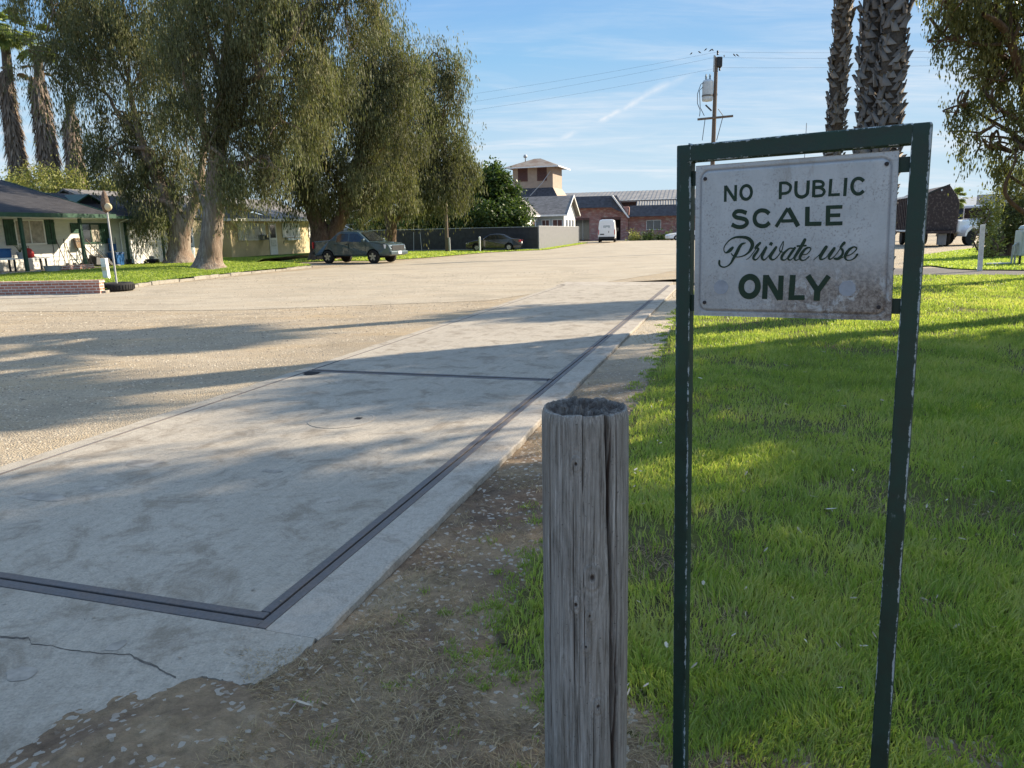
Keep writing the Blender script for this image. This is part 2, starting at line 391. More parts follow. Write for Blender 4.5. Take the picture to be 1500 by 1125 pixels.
def m_brick(name, a, b, mort, scale=1.0, pale=0.0):
    t = NT(name); o = t.obj(); s = t.n('ShaderNodeSeparateXYZ', {'Vector': o})
    v = t.n('ShaderNodeCombineXYZ', {'X': t.math('ADD', s.outputs[0], s.outputs[1]), 'Y': s.outputs[2], 'Z': 0.0}).outputs[0]
    br = t.n('ShaderNodeTexBrick', {'Vector': v, 'Color1': (*a, 1), 'Color2': (*b, 1), 'Mortar': (*mort, 1), 'Scale': scale, 'Mortar Size': 0.012, 'Mortar Smooth': 0.2, 'Bias': 0.0, 'Brick Width': 0.23, 'Row Height': 0.085})
    n = t.noise(o, 5, 5, 0.7)
    c = t.mix(0.6, br.outputs[0], t.ramp(n, [(0.3, 0.6), (0.7, 1.3)]), 'MULTIPLY')
    if pale:
        c = t.mix(t.ramp(t.noise(t.map(o, (1, 1, 2.2)), 1.6, 5, 0.7), [(0.5, 0.0), (0.62, pale)]), c, (0.44, 0.36, 0.31))
    return t.fin(t.bsdf(c, 0.9, 0, t.bump(br.outputs[1], -0.5, 0.01), 0.2))
M['brick'] = m_brick('planter_brick', (0.34,0.135,0.095), (0.46,0.22,0.16), (0.55,0.50,0.44))
M['brick2'] = m_brick('mottled_brick', (0.30,0.085,0.065), (0.20,0.065,0.055), (0.34,0.28,0.25), 0.6, 0.7)
M['towerwall'] = paint('tower_tan_wall', (0.33,0.26,0.20), 0.1, 1.5, 0.8, 0.1)
M['louver'] = paint('brown_louver', (0.12,0.06,0.05), 0.2, 8, 0.7)
M['rusttin'] = paint('rusted_tin_roof', (0.18,0.15,0.12), 0.2, 0.9, 0.7, 0.2, c2=(0.15,0.10,0.065), thr=(0.45,0.62))
M['tin'] = paint('galvanised_tin', (0.19,0.17,0.145), 0.25, 0.6, 0.5, 0.1, metal=0.1)
M['metalwall'] = paint('grey_metal_siding', (0.30,0.30,0.30), 0.1, 2, 0.5)
M['fencedark'] = paint('dark_fence_slat', (0.035,0.037,0.042), 0.25, 3, 0.6)
M['fencelight'] = paint('grey_fence_slat', (0.155,0.155,0.155), 0.12, 3, 0.6)
M['post'] = paint('galvanised_post', (0.40,0.40,0.39), 0.15, 6, 0.5, metal=0.3)
M['whitepost'] = paint('white_painted_post', (0.72,0.71,0.68), 0.15, 9, 0.6)
M['pickup'] = paint('blue_grey_car_paint', (0.05,0.08,0.092), 0.05, 1, 0.25, 0, metal=0.35, spec=0.6, coat=0.6)
M['blackcar'] = paint('black_car_paint', (0.012,0.013,0.016), 0.05, 1, 0.2, 0, spec=0.6, coat=0.7)
M['whitecar'] = paint('white_car_paint', (0.75,0.75,0.74), 0.04, 1, 0.3, 0, spec=0.5, coat=0.4)
M['carglass'] = paint('tinted_car_glass', (0.012,0.014,0.015), 0.1, 1, 0.05, 0, spec=0.8)
M['tyre'] = paint('tyre_rubber', (0.022,0.021,0.020), 0.3, 20, 0.85, 0.3)
M['rim'] = paint('alloy_rim', (0.42,0.42,0.42), 0.1, 8, 0.3, 0, metal=0.7)
M['lamp'] = paint('headlight_glass', (0.62,0.64,0.66), 0.1, 8, 0.12, 0, spec=0.8)
M['taillamp'] = paint('tail_light_red', (0.42,0.02,0.02), 0.1, 8, 0.2, 0, spec=0.7)
M['plate'] = paint('licence_plate', (0.75,0.75,0.75), 0.1, 8, 0.5, 0)
M['blueplastic'] = paint('blue_plastic', (0.02,0.09,0.24), 0.1, 3, 0.45)
M['redplastic'] = paint('red_plastic', (0.38,0.03,0.03), 0.1, 3, 0.5)
M['greyplastic'] = paint('grey_plastic', (0.34,0.35,0.36), 0.1, 3, 0.5)
M['darkmetal'] = paint('dark_metal', (0.03,0.03,0.03), 0.2, 9, 0.5)
M['brownmetal'] = paint('brown_trailer_paint', (0.036,0.025,0.024), 0.3, 6, 0.7, 0.2, c2=(0.15,0.115,0.10), thr=(0.52,0.68))
M['silver'] = paint('ribbed_trailer_metal', (0.50,0.48,0.43), 0.15, 1.5, 0.45, 0.1, metal=0.2)
M['cabinet'] = paint('utility_cabinet_grey', (0.26,0.31,0.32), 0.1, 2, 0.5)
M['cabinet2'] = paint('pale_utility_cabinet', (0.48,0.50,0.47), 0.1, 2, 0.5)
M['transformer'] = paint('transformer_grey', (0.52,0.54,0.54), 0.1, 4, 0.45)
M['wire'] = paint('cable_black', (0.03,0.03,0.035), 0.1, 2, 0.6, 0)
M['bird'] = paint('dark_feathers', (0.025,0.022,0.02), 0.2, 30, 0.8)
M['darkroof'] = paint('dark_blue_shed', (0.03,0.045,0.075), 0.1, 1, 0.7)
M['hedge'] = M['bush']
M['petal'] = paint('yellow_petal', (0.75,0.5,0.01), 0.1, 30, 0.6)
STROKES = "0:678,3133,62 688,2756,62;0:922,3134,61 929,2763,62;0:682,3120,66 926,2773,66;1:1295,2955,65 1283,3015,65 1254,3065,65 1212,3098,65 1165,3109,65 1118,3097,65 1079,3063,66 1055,3012,66 1048,2952,66 1060,2892,66 1089,2841,66 1131,2808,66 1179,2797,66 1225,2810,66 1264,2845,66 1288,2896,65 1295,2955,65;0:1940,3157,64 1951,2767,64;1:1937,3126,59 2012,3129,59 2080,3118,59 2154,3066,59 2167,3003,59 2139,2931,59 2069,2896,59 1964,2891,60;1:2281,3154,69 2286,2939,69 2315,2846,70 2387,2801,69 2467,2807,69 2530,2861,69 2542,2950,69 2541,3155,69;0:2662,3152,65 2674,2783,66;1:2659,3124,58 2745,3127,58 2824,3111,58 2863,3062,58 2832,3006,58 2681,2994,58;1:2681,2988,58 2797,2983,58 2871,2938,58 2893,2885,58 2857,2823,58 2793,2808,58 2685,2806,58;0:3015,3163,62 3012,2787,62;0:2995,2817,56 3220,2819,56;0:3320,3170,64 3321,2780,65;1:3684,3080,66 3622,3131,66 3550,3143,66 3483,3098,67 3454,2991,67 3484,2885,67 3551,2823,67 3627,2819,67 3698,2877,66;1:1204,2479,85 1081,2524,85 967,2520,86 907,2450,86 968,2387,86 1091,2359,86 1193,2319,85 1221,2238,86 1133,2165,86 995,2163,86 864,2222,86;1:1725,2448,85 1637,2513,86 1521,2526,86 1425,2467,86 1392,2348,86 1435,2231,87 1538,2172,86 1653,2176,86 1744,2246,86;0:2133,2559,73 1891,2145,75;0:2142,2558,95 2382,2148,95;0:2004,2274,68 2305,2275,67;0:2558,2578,94 2577,2150,94;0:2539,2195,85 2877,2195,84;0:2995,2589,89 3012,2150,90;0:2973,2550,73 3290,2551,72;0:3013,2373,73 3258,2372,73;0:2972,2190,78 3314,2194,77;1:1545,769,130 1526,855,129 1480,927,129 1415,972,130 1340,984,130 1265,960,130 1204,905,131 1164,827,131 1153,736,131 1172,648,131 1218,576,131 1284,532,131 1360,521,131 1435,545,131 1496,601,130 1534,679,130 1545,769,130;0:1714,1032,115 1715,464,117;0:2067,1024,111 2073,451,112;0:1725,1005,122 2061,469,122;0:2326,1040,123 2320,457,124;0:2267,511,102 2616,524,101;0:2655,1032,125 2886,687,125;0:3105,1029,114 2894,687,115;0:2880,749,140 2881,458,141;1:908,1675,62 854,1619,82 792,1570,56 742,1556,31 705,1599,23 702,1676,24 748,1768,27 844,1865,31 955,1916,42 1095,1924,58 1235,1902,72 1335,1831,86 1373,1741,88 1350,1652,78 1291,1562,50 1197,1492,34 1087,1457,25 988,1457,25 916,1495,31 883,1535,25;1:1212,1784,22 1130,1760,53 1070,1688,73 1025,1590,81 986,1506,81 933,1408,65 881,1309,45 812,1245,31 727,1209,31 647,1225,37 601,1279,51 599,1357,54;1:1244,1387,14 1324,1450,17 1415,1575,19 1486,1685,28 1536,1768,63;1:1549,1781,55 1491,1720,69 1452,1665,69;1:1452,1665,41 1515,1644,50 1478,1561,61 1420,1478,64 1413,1416,56 1465,1385,33 1531,1444,24 1595,1547,21 1696,1684,55 1635,1547,69 1606,1450,64 1654,1384,36 1735,1451,22 1823,1574,21 1918,1676,54;1:1782,1724,79 1819,1792,63;1:1918,1676,60 1838,1546,74 1796,1451,74 1846,1389,38 1925,1423,25 2000,1519,25 2060,1641,24 2077,1810,18 2035,1736,20 2000,1641,20 2016,1580,35 2077,1566,19;1:2295,1653,30 2217,1647,35 2129,1573,52 2062,1478,65 2059,1403,52 2126,1383,27 2202,1451,20 2322,1640,30;1:2337,1660,56 2247,1518,62 2199,1424,49 2241,1383,33 2304,1424,20 2365,1505,20 2424,1599,27;1:2545,1845,69 2483,1706,78 2389,1532,70 2342,1437,57 2372,1377,32 2448,1417,22 2506,1518,21;1:2373,1700,40 2591,1711,37;1:2507,1505,21 2584,1511,21 2645,1558,21 2685,1638,27 2639,1668,35 2564,1632,53 2493,1531,70 2459,1437,62 2501,1380,35 2578,1391,23 2657,1464,27;1:2758,1384,13 2865,1491,19 2946,1597,24 3004,1669,53;1:3010,1675,76 2937,1544,79 2899,1444,69 2934,1398,37 3031,1451,21 3099,1557,26 3185,1655,55 3125,1530,58 3081,1438,48 3121,1405,29 3214,1491,20 3303,1634,21 3380,1764,52;1:3380,1764,68 3313,1667,50 3361,1595,50 3355,1504,55 3281,1418,63 3200,1418,45;1:3281,1405,34 3353,1438,21 3424,1471,18;1:3424,1471,18 3519,1503,23 3599,1568,23 3642,1639,31 3591,1675,34 3510,1633,54 3443,1543,68 3419,1451,57 3456,1389,31 3539,1386,23 3620,1438,34 3663,1510,49"

# ================================================================== GROUND AND SETTING
def sheet(name, pts, z, mat, parent=None, kind='structure', depth=0.0):
    mb = MB()
    if depth: mb.extr([(x, y, z) for x, y in pts], (0, 0, -depth))
    else: mb.add([(x, y, z) for x, y in pts], [tuple(range(len(pts)))])
    o = mb.build(name, mat, parent)
    if kind and parent is None: o['kind'] = kind
    return o
sheet('ground', [(-900, -300), (900, -300), (900, 1500), (-900, 1500)], -0.10, M['ground'])

# weighbridge frame: x across (to the right), y along it, origin at the near right steel corner
SO = (-1.08, 2.85); SA = R(-17.2)
def SW(x, y):
    return (SO[0]+x*math.cos(SA)-y*math.sin(SA), SO[1]+x*math.sin(SA)+y*math.cos(SA))
# gravel lot: everything left of and beyond the scale
lot = [(-300, -30), SW(-1.5, -14), SW(-1.5, 20.5), (8.1, 24.9), (15.4, 22.2), (60, 8), (400, -60), (700, 500), (-400, 700)]
sheet('gravel_lot', lot, -0.012, M['gravel'])
road = [(-60, 17.5), (-30, 17.8), (-14, 17.5), (-6, 16.5), (-0.5, 17.5), (5.6, 27), (14, 44), (34, 96), (16, 99), (6, 74), (-2, 55), (-7.0, 43), (-10.5, 33), (-13, 24.0), (-16, 21.2), (-60, 21)]
sheet('road', road, -0.006, M['road'])
drive = [(4.95, 21.2), (8.3, 25.0), (15.3, 22.3), (24, 18.5), (60, 4), (60, 10), (25, 23.0), (19.0, 26.2), (14.5, 26.6), (10.5, 28.0), (7.0, 28.2)]
sheet('driveway', drive, -0.004, M['asphalt'])
sheet('house_drive', [(-40, 21.0), (-13.5, 21.2), (-12.6, 21.5), (-14.0, 22.3), (-40, 22.9)], 0.002, M['concrete_edge'])

# ---- truck scale (weighbridge)
ws = thing('truck_scale', 'long concrete truck scale set in the gravel lot, edged with dark steel rails', 'truck scale', (SO[0], SO[1], 0), SA)
def deckplate(x0, x1, y0, y1):
    mb = MB(); mb.box(x0, x1, y0, y1, -0.12, 0.0); return mb
deckplate(-3.02, -0.057, 0.057, 5.13).build('concrete_deck', M['concrete'], ws)
deckplate(-3.02, -0.057, 5.285, 10.6).build('concrete_deck', M['concrete'], ws)
deckplate(-3.02, -0.057, 10.612, 18.95).build('concrete_deck', M['concrete'], ws)
deckplate(-3.3, 0.0, 18.98, 20.4).build('concrete_deck', M['concrete_edge'], ws)
sb = MB(); sb.box(-3.2, 0.05, 0, 19.1, -0.14, -0.05); sb.build('pit', M['black'], ws)
def rail(x0, x1, y0, y1): mb = MB(); mb.box(x0, x1, y0, y1, -0.06, 0.003); return mb
for a in [(-0.055, -0.009, 0.06, 5.19), (-0.055, -0.009, 5.225, 18.95), (0.004, 0.052, -0.062, 18.97), (-3.05, -3.03, 0.069, 18.95)]:
    rail(*a).build('steel_rail', M['steel'], ws, bevel=0.004)
for a in [(-3.02, -0.07, 5.135, 5.19), (-3.02, -0.07, 5.23, 5.28), (-3.08, -0.009, 0.009, 0.055), (-3.1, 0.004, -0.062, -0.006)]:
    rail(*a).build('steel_rail', M['steel'], ws, bevel=0.004)
# side strips of concrete, a little ragged on the outside
def strip(xin, xout, y0, y1, n, amp, seed):
    ys = np.linspace(y0, y1, n); v = []; f = []
    for i, y in enumerate(ys):
        e = xout+amp*(fbm(y*2.1, 0*y+3.3, seed)-0.5)*2+amp*0.4*(vnoise(y*14, 0*y, seed+5)-0.5)
        v += [(xin, y, 0.0), (e-0.012*np.sign(xout-xin), y, 0.0), (e, y, -0.008), (e+0.006*np.sign(xout-xin), y, -0.12)]
        if i:
            b = 4*(i-1)
            for k in range(3): f.append((b+k, b+k+1, b+5+k, b+4+k))
    f.append((0, 1, 2, 3))
    return MB().add(v, f)
strip(0.054, 0.30, -0.07, 19.2, 260, 0.018, 4).build('concrete_strip', M['concrete_edge'], ws)
strip(-3.052, -3.22, -0.02, 19.2, 200, 0.03, 9).build('concrete_strip', M['concrete'], ws)
# round access cover and small repairs in the deck
def disc(cx, cy, r, z, n=28, wob=0.0, seed=1, sx=1.0):
    rr = r*(1+wob*1.6*(vnoise(np.arange(n)*5/n, np.zeros(n), seed, 5)-0.5)+wob*0.5*(vnoise(np.arange(n)*14/n, np.zeros(n), seed+1, 14)-0.5))
    return [(cx+sx*rr[k]*math.cos(2*PI*k/n), cy+rr[k]*math.sin(2*PI*k/n), z) for k in range(n)]
def loc_s(px, py):
    x, y = G(px, py); dx, dy = x-SO[0], y-SO[1]; return (dx*math.cos(SA)+dy*math.sin(SA), -dx*math.sin(SA)+dy*math.cos(SA))
cx, cy = loc_s(500, 615)
mb = MB(); mb.lathe([(0.29, 0.0005), (0.29, 0.004), (0.275, 0.004), (0.275, 0.0005)], (cx, cy, 0), n=40, cap=False); cov = mb.build('access_cover', M['concrete_edge'], ws)
MB().add(disc(cx, cy, 0.274, 0.0025), [tuple(range(28))]).build('lid', M['concrete'], cov)
MB().box(cx+0.10, cx+0.16, cy+0.04, cy+0.10, 0.001, 0.0045).build('lifting_slot', M['black'], cov)
for (px, py, r) in [(487, 733, 0.045), (696, 593, 0.055), (790, 528, 0.07), (640, 508, 0.10)]:
    x, y = loc_s(px, py); MB().add(disc(x, y, r, 0.0018, wob=0.6, seed=px), [tuple(range(28))]).build('patch', M['concrete_edge'], ws)
# oily stains (flat marks with a shape of their own)
M['stain'] = paint('dirt_stain', (0.30,0.265,0.22), 0.3, 9, 0.9, 0.1)
for i, (px, py, r, sx) in enumerate([(210, 680, 0.10, 1.8), (145, 716, 0.05, 1.5), (400, 690, 0.045, 1.6), (60, 728, 0.09, 2.2), (322, 732, 0.02, 1.5), (175, 945, 0.05, 0.7), (30, 985, 0.05, 1.2), (262, 706, 0.02, 1.2), (455, 547, 0.12, 0.9), (560, 585, 0.02, 2)]):
    x, y = loc_s(px, py); MB().add(disc(x, y, r, 0.0012+0.0002*i, wob=0.5, seed=i+3, sx=sx), [tuple(range(28))]).build('stain', M['stain'] if i != 8 else M['black'], ws)
# small debris on the deck
# ---- approach apron in front of the scale, broken at the right
ap_px = [(459, 941), (443, 957), (420, 972), (398, 988), (375, 1000), (350, 1003), (325, 996), (300, 990), (280, 996), (258, 1006), (232, 1024), (202, 1042), (165, 1052), (132, 1078), (100, 1092), (60, 1120)]
ap = [G(*p) for p in ap_px]
rag = []
for i in range(len(ap)-1):
    for k in range(6):
        t = k/6; x = ap[i][0]*(1-t)+ap[i+1][0]*t; y = ap[i][1]*(1-t)+ap[i+1][1]*t
        rag.append((x+random.uniform(-.007, .007), y+random.uniform(-.007, .007)))
apoly = [SW(-3.12, -0.066), SW(0.063, -0.066), SW(0.064, -0.072), SW(0.292, -0.072)]+rag+[(-1.75, 1.6), (-2.2, 0.8), (-2.8, -1.0), (-6.5, -1.0), SW(-3.3, -2.0)]
sheet('concrete_apron', apoly, 0.0, M['concrete'], depth=0.1)
# crack across the apron
ck = [(0, 934), (25, 934), (42, 935), (46, 943), (75, 946), (105, 953), (150, 957), (190, 959), (200, 965), (225, 975), (240, 984), (262, 994)]
cw = [9, 7, 5, 3.5, 3, 3, 3, 3.5, 9, 8, 5, 8]
cv = []; cf = []
pts = []
for i in range(len(ck)-1):
    for k in range(5):
        t = k/5; pts.append((ck[i][0]*(1-t)+ck[i+1][0]*t, ck[i][1]*(1-t)+ck[i+1][1]*t+random.uniform(-1, 1), cw[i]*(1-t)+cw[i+1]*t))
for i, (x, y, w) in enumerate(pts):
    w *= random.uniform(.45, .8)*0.32
    a = G(x, y-w); b = G(x, y+w); cv += [(a[0], a[1], 0.0015), (b[0], b[1], 0.0015)]
    if i: cf.append((2*i-2, 2*i-1, 2*i+1, 2*i))
o = MB().add(cv, cf).build('pavement_crack', paint('crack_dirt', (0.10,0.085,0.07), 0.3, 20, 0.9)); o['kind'] = 'structure'

# ---- dirt strip between scale and lawn, as a bumpy sheet
def grid_sheet(name, x0, x1, y0, y1, nx, ny, zf, mat, world, keep=None):
    X, Y = np.meshgrid(np.linspace(x0, x1, nx), np.linspace(y0, y1, ny))
    WX, WY = world(X, Y); Z = zf(WX, WY)
    V = np.stack([WX, WY, Z], -1).reshape(-1, 3)
    i = np.arange(nx*ny).reshape(ny, nx)
    q = np.stack([i[:-1, :-1], i[:-1, 1:], i[1:, 1:], i[1:, :-1]], -1).reshape(-1, 4)
    if keep is not None:
        c = V[q].mean(1); q = q[keep(c[:, 0], c[:, 1])]
    o = np_mesh(name, V, quads=q, mat=mat, smooth=True); return o
def SWn(X, Y): return SO[0]+X*math.cos(SA)-Y*math.sin(SA), SO[1]+X*math.sin(SA)+Y*math.cos(SA)
def dirt_z(x, y):
    dx, dy = x-SO[0], y-SO[1]; lx = dx*math.cos(SA)+dy*math.sin(SA); ly = -dx*math.sin(SA)+dy*math.cos(SA)
    z = -0.038+0.026*np.clip((0.1-ly)/0.15, 0, 1)+0.03*(fbm(x*1.7, y*1.7, 3)-0.5)+0.022*(fbm(x*9, y*9, 5, 4)-0.5)+0.004*(vnoise(x*60, y*60, 8)-0.5)
    spill = np.clip(1-np.hypot((lx-0.12)/0.5, (ly+0.85)/0.5), 0, 1)
    z = z+0.055*np.clip(spill*1.6, 0, 1)*(0.75+0.5*(fbm(x*12, y*12, 31)-0.3))
    return np.minimum(z, np.where((lx < 0.30) & (ly > -0.10), -0.06, 9))
d = grid_sheet('dirt_verge', -1.3, 3.4, -3.0, 19.5, 420, 1500, dirt_z, M['dirt'], SWn); d['kind'] = 'structure'
# ---- right lawn
LAWN = [(0.30, 2.10), (0.02, 2.40), (-0.06, 2.70), (-0.02, 2.95), (0.10, 3.35), (0.33, 4.1), (0.62, 4.9), (1.03, 6.2), (1.55, 7.9), (2.05, 9.6), (2.6, 11.8), (3.3, 14.2), (4.03, 16.4), (4.7, 18.6), (5.6, 20.8), (8.2, 24.7), (15.35, 22.0), (24, 18.2), (24, -3), (1.6, -3), (0.85, 1.2)]
def in_poly(x, y, P):
    r = np.zeros(np.shape(x), bool); n = len(P); j = n-1
    for i in range(n):
        xi, yi = P[i]; xj, yj = P[j]
        c = ((yi > y) != (yj > y)) & (x < (xj-xi)*(y-yi)/((yj-yi) if yj != yi else 1e-9)+xi); r ^= c; j = i
    return r
def edge_dist(x, y, P):
    d = np.full(np.shape(x), 1e9)
    for i in range(len(P)):
        ax, ay = P[i]; bx, by = P[(i+1) % len(P)]; L = (bx-ax)**2+(by-ay)**2
        t = np.clip(((x-ax)*(bx-ax)+(y-ay)*(by-ay))/L, 0, 1); d = np.minimum(d, np.hypot(x-ax-t*(bx-ax), y-ay-t*(by-ay)))
    return d
def lawn_z(x, y): return -0.015+0.03*(fbm(x*0.8, y*0.8, 12)-0.5)+0.02*(fbm(x*6, y*6, 14, 3)-0.5)
g = grid_sheet('lawn', -0.4, 24, -3, 25, 600, 560, lawn_z, M['soil'], lambda X, Y: (X, Y), keep=lambda x, y: in_poly(x+0.05*(vnoise(x*9, y*9, 2)-0.5), y, LAWN)); g['kind'] = 'structure'

def blades(n, sampler, hfun, wfun, zf, seed, dens=None, leanv=0.45):
    rs = RS(seed); x, y = sampler(rs, n)
    if dens is not None:
        k = rs.rand(len(x)) < dens(x, y); x, y = x[k], y[k]
    n = len(x); z = zf(x, y)-0.004
    h = hfun(x, y)*(0.55+0.75*rs.rand(n)); w = wfun(x, y)*(0.7+0.6*rs.rand(n))
    # tufting: lean direction correlated locally
    a = 2*PI*(vnoise(x*7, y*7, seed+1)*1.2+rs.rand(n)*0.6); ln = leanv*h*(0.3+rs.rand(n)*1.3)
    lx, ly = np.cos(a)*ln, np.sin(a)*ln
    b = rs.rand(n)*PI; wx, wy = np.cos(b)*w/2, np.sin(b)*w/2
    P = np.zeros((n, 5, 3), np.float32)
    P[:, 0] = np.stack([x-wx, y-wy, z], -1); P[:, 1] = np.stack([x+wx, y+wy, z], -1)
    mx, my, mz = x+lx*0.35, y+ly*0.35, z+h*0.55
    P[:, 2] = np.stack([mx+wx*.8, my+wy*.8, mz], -1); P[:, 3] = np.stack([mx-wx*.8, my-wy*.8, mz], -1)
    P[:, 4] = np.stack([x+lx, y+ly, z+h*(1-0.25*np.minimum(1, ln/h))], -1)
    i = np.arange(n)*5
    q = np.stack([i, i+1, i+2, i+3], -1); t = np.stack([i+3, i+2, i+4], -1)
    return P.reshape(-1, 3), q, t, n
def wedge(rs, n, y0, y1, p=1.6, m0=-0.1, m1=0.80):
    """random points over the lawn, thinning out with distance"""
    u = rs.rand(n); e = 1-p+1
    y = (y0**e+u*(y1**e-y0**e))**(1/e) if abs(e) > 1e-3 else y0*(y1/y0)**u
    x = y*(m0+(m1-m0)*rs.rand(n)); return x, y
def ldens(x, y):
    e = edge_dist(x, y, LAWN); ins = in_poly(x, y, LAWN)
    patch = fbm(x*1.4, y*1.4, 40)
    near = np.clip((y-1.9)/1.3, 0, 1)
    nr = np.clip((5.5-y)/3.0, 0, 1); d = np.clip(0.35+(patch-0.36-0.06*nr)*(3.2+2.5*nr), 0.18-0.10*nr, 1)*np.clip(e/0.18, 0.25, 1)
    bare = np.clip((fbm(x*2.3, y*2.3, 77)-0.34)*6, 0.15, 1)
    d = d*(near+(1-near)*bare)
    return np.where(ins, d, 0)
rsx = RS(5)
V1, q1, t1, n1 = blades(480000, lambda r, n: wedge(r, n, 1.5, 25, 1.5), lambda x, y: 0.034+0.046*np.clip(fbm(x*1.1, y*1.1, 41)*1.5-0.2, 0.1, 1.2)+0.0008*y,
    lambda x, y: 0.0036+0.00058*y, lawn_z, 11, ldens, 0.5)
clump = fbm(V1[::5, 0]*1.8, V1[::5, 1]*1.8, 60)
rn = np.clip(0.75*rsx.rand(n1)**1.2+1.2*(clump-0.34), 0, 1); rn = np.clip(rn+1.0*(fbm(V1[::5, 0]*.7, V1[::5, 1]*.7, 71)-.5), 0, 1); rn = np.where(rsx.rand(n1) < .07, 1.0, rn)
np_mesh('lawn_grass', V1, q1, t1, M['grass'], attrs={'rnd': np.repeat(rn, 5)})['kind'] = 'stuff'
# dry thatch and fallen stems in the lawn and over the dirt
def ddens(x, y):
    ins = in_poly(x, y, LAWN); e = edge_dist(x, y, LAWN)
    dx, dy = x-SO[0], y-SO[1]; lx = dx*math.cos(SA)+dy*math.sin(SA); ly = -dx*math.sin(SA)+dy*math.cos(SA)
    d = np.clip((fbm(x*2.4, y*2.4, 90)-0.40)*4.5, 0.06, 1)
    d = np.where(ins, d*(0.6+0.4*np.clip((5-y)/2, 0, 1)), d*1.0)
    return np.where(((lx > 0.36) | ((ly < -0.15) & (lx > -0.1) & (lx > -0.1-1.2*(ly+0.15)))), d, 0)
def gz(x, y): return np.where(in_poly(x, y, LAWN), lawn_z(x, y), dirt_z(x, y))
V2, q2, t2, n2 = blades(190000, lambda r, n: wedge(r, n, 1.5, 20, 1.9, -0.55, 0.75), lambda x, y: 0.018+0*x, lambda x, y: 0.0016+0.0005*y, lambda x, y: gz(x, y)+0.006, 23, ddens, 2.2)
np_mesh('dry_thatch', V2, q2, t2, M['drygrass'], attrs={'rnd': np.repeat(rsx.rand(n2), 5)})['kind'] = 'stuff'
# scattered green tufts on the dirt
tf = RS(31); tx = []; ty = []
for k in range(30):
    px, py = tf.uniform(430, 800), tf.uniform(700, 1120)
    x, y = G(px, py); dx, dy = x-SO[0], y-SO[1]
    if dx*math.cos(SA)+dy*math.sin(SA) < 0.45 and -dx*math.sin(SA)+dy*math.cos(SA) > -0.3: continue
    m = int(tf.uniform(8, 45)); s = tf.uniform(0.008, 0.035); tx.append(x+tf.randn(m)*s); ty.append(y+tf.randn(m)*s)
for k in range(260):   # ragged fringe along the lawn edge
    i = tf.randint(0, 14); t = tf.rand(); a, b = LAWN[i], LAWN[i+1]
    x = a[0]+(b[0]-a[0])*t-abs(tf.randn())*0.10; y = a[1]+(b[1]-a[1])*t+tf.randn()*0.04
    m = int(tf.uniform(10, 60)); s = tf.uniform(0.012, 0.05); tx.append(x+tf.randn(m)*s); ty.append(y+tf.randn(m)*s)
tx = np.concatenate(tx); ty = np.concatenate(ty)
V3, q3, t3, n3 = blades(len(tx), lambda r, n: (tx, ty), lambda x, y: 0.026+0.001*y, lambda x, y: 0.0026+0.0006*y, gz, 37, None, 0.7)
np_mesh('grass_tufts', V3, q3, t3, M['grass'], attrs={'rnd': np.repeat(rsx.rand(n3)*0.8, 5)})['kind'] = 'stuff'
# leaf and wood-chip litter
def litter(n, sampler, lmin, lmax, seed, name, asp=0.3, acc=None):
    rs = RS(seed); x, y = sampler(rs, n)
    if acc is not None:
        k = acc(x, y); x, y = x[k], y[k]
    n = len(x); z = gz(x, y)+0.008+0.008*rs.rand(n)+(0.028 if seed == 58 else 0)
    if seed == 52: z = np.full(n, 0.004)
    L = lmin+(lmax-lmin)*rs.rand(n)**2.5; W = L*(asp*(0.5+rs.rand(n))); a = rs.rand(n)*2*PI
    c, s = np.cos(a), np.sin(a); tilt = (rs.rand(n)-0.5)*0.5*L; t2_ = (rs.rand(n)-0.5)*0.8*W
    def pt(u, v, k): return np.stack([x+c*u*L-s*v*W, y+s*u*L+c*v*W, z+tilt*u+t2_*v+k], -1)
    r_ = rs.rand(n)**2.6; V = np.stack([pt(-.5, 0, 0), pt(-.2, -.42, .0), pt(.25, -.45, .002), pt(.5, .05, .004), pt(.2, .5, .003), pt(-.25, .4, .001)], 1).reshape(-1, 3)
    i = np.arange(n)*6
    Q = np.concatenate([np.stack([i, i+1, i+4, i+5], -1), np.stack([i+1, i+2, i+3, i+4], -1)])
    np_mesh(name, V, quads=Q, mat=M['litter'], attrs={'rnd': np.repeat(r_*.45 if seed == 52 else r_ if seed not in (57, 58) else 0.45+.55*rs.rand(n), 6)})['kind'] = 'stuff'
def ondirt(x, y):
    dx, dy = x-SO[0], y-SO[1]; lx = dx*math.cos(SA)+dy*math.sin(SA); ly = -dx*math.sin(SA)+dy*math.cos(SA)
    ok = (lx > 0.36) | ((ly < -0.2) & (lx > 0.05) )
    ins = in_poly(x, y, LAWN)
    return ok & (RS(4).rand(len(x)) < np.clip((fbm(x*3.1, y*3.1, 66)-0.38)*6, .12, 1)) & (~ins | (RS(3).rand(len(x)) < 0.10))
litter(3000, lambda r, n: wedge(r, n, 1.6, 14, 1.7, -0.5, 0.7), 0.006, 0.045, 51, 'leaf_litter', 0.2, ondirt)
litter(170, lambda r, n: wedge(r, n, 2.2, 12, 1.7, 0.15, 0.75), 0.03, 0.07, 58, 'lawn_leaves', 0.22, lambda x, y: in_poly(x, y, LAWN))
litter(260, lambda r, n: wedge(r, n, 1.9, 7, 1.6, -0.45, 0.7), 0.03, 0.075, 57, 'fallen_leaves', 0.16, ondirt)
litter(420, lambda r, n: wedge(r, n, 1.7, 18, 1.9, -1.0, 0.2), 0.006, 0.022, 52, 'deck_debris', 0.5, lambda x, y: ((x-SO[0])*math.cos(SA)+(y-SO[1])*math.sin(SA) < 0.0))
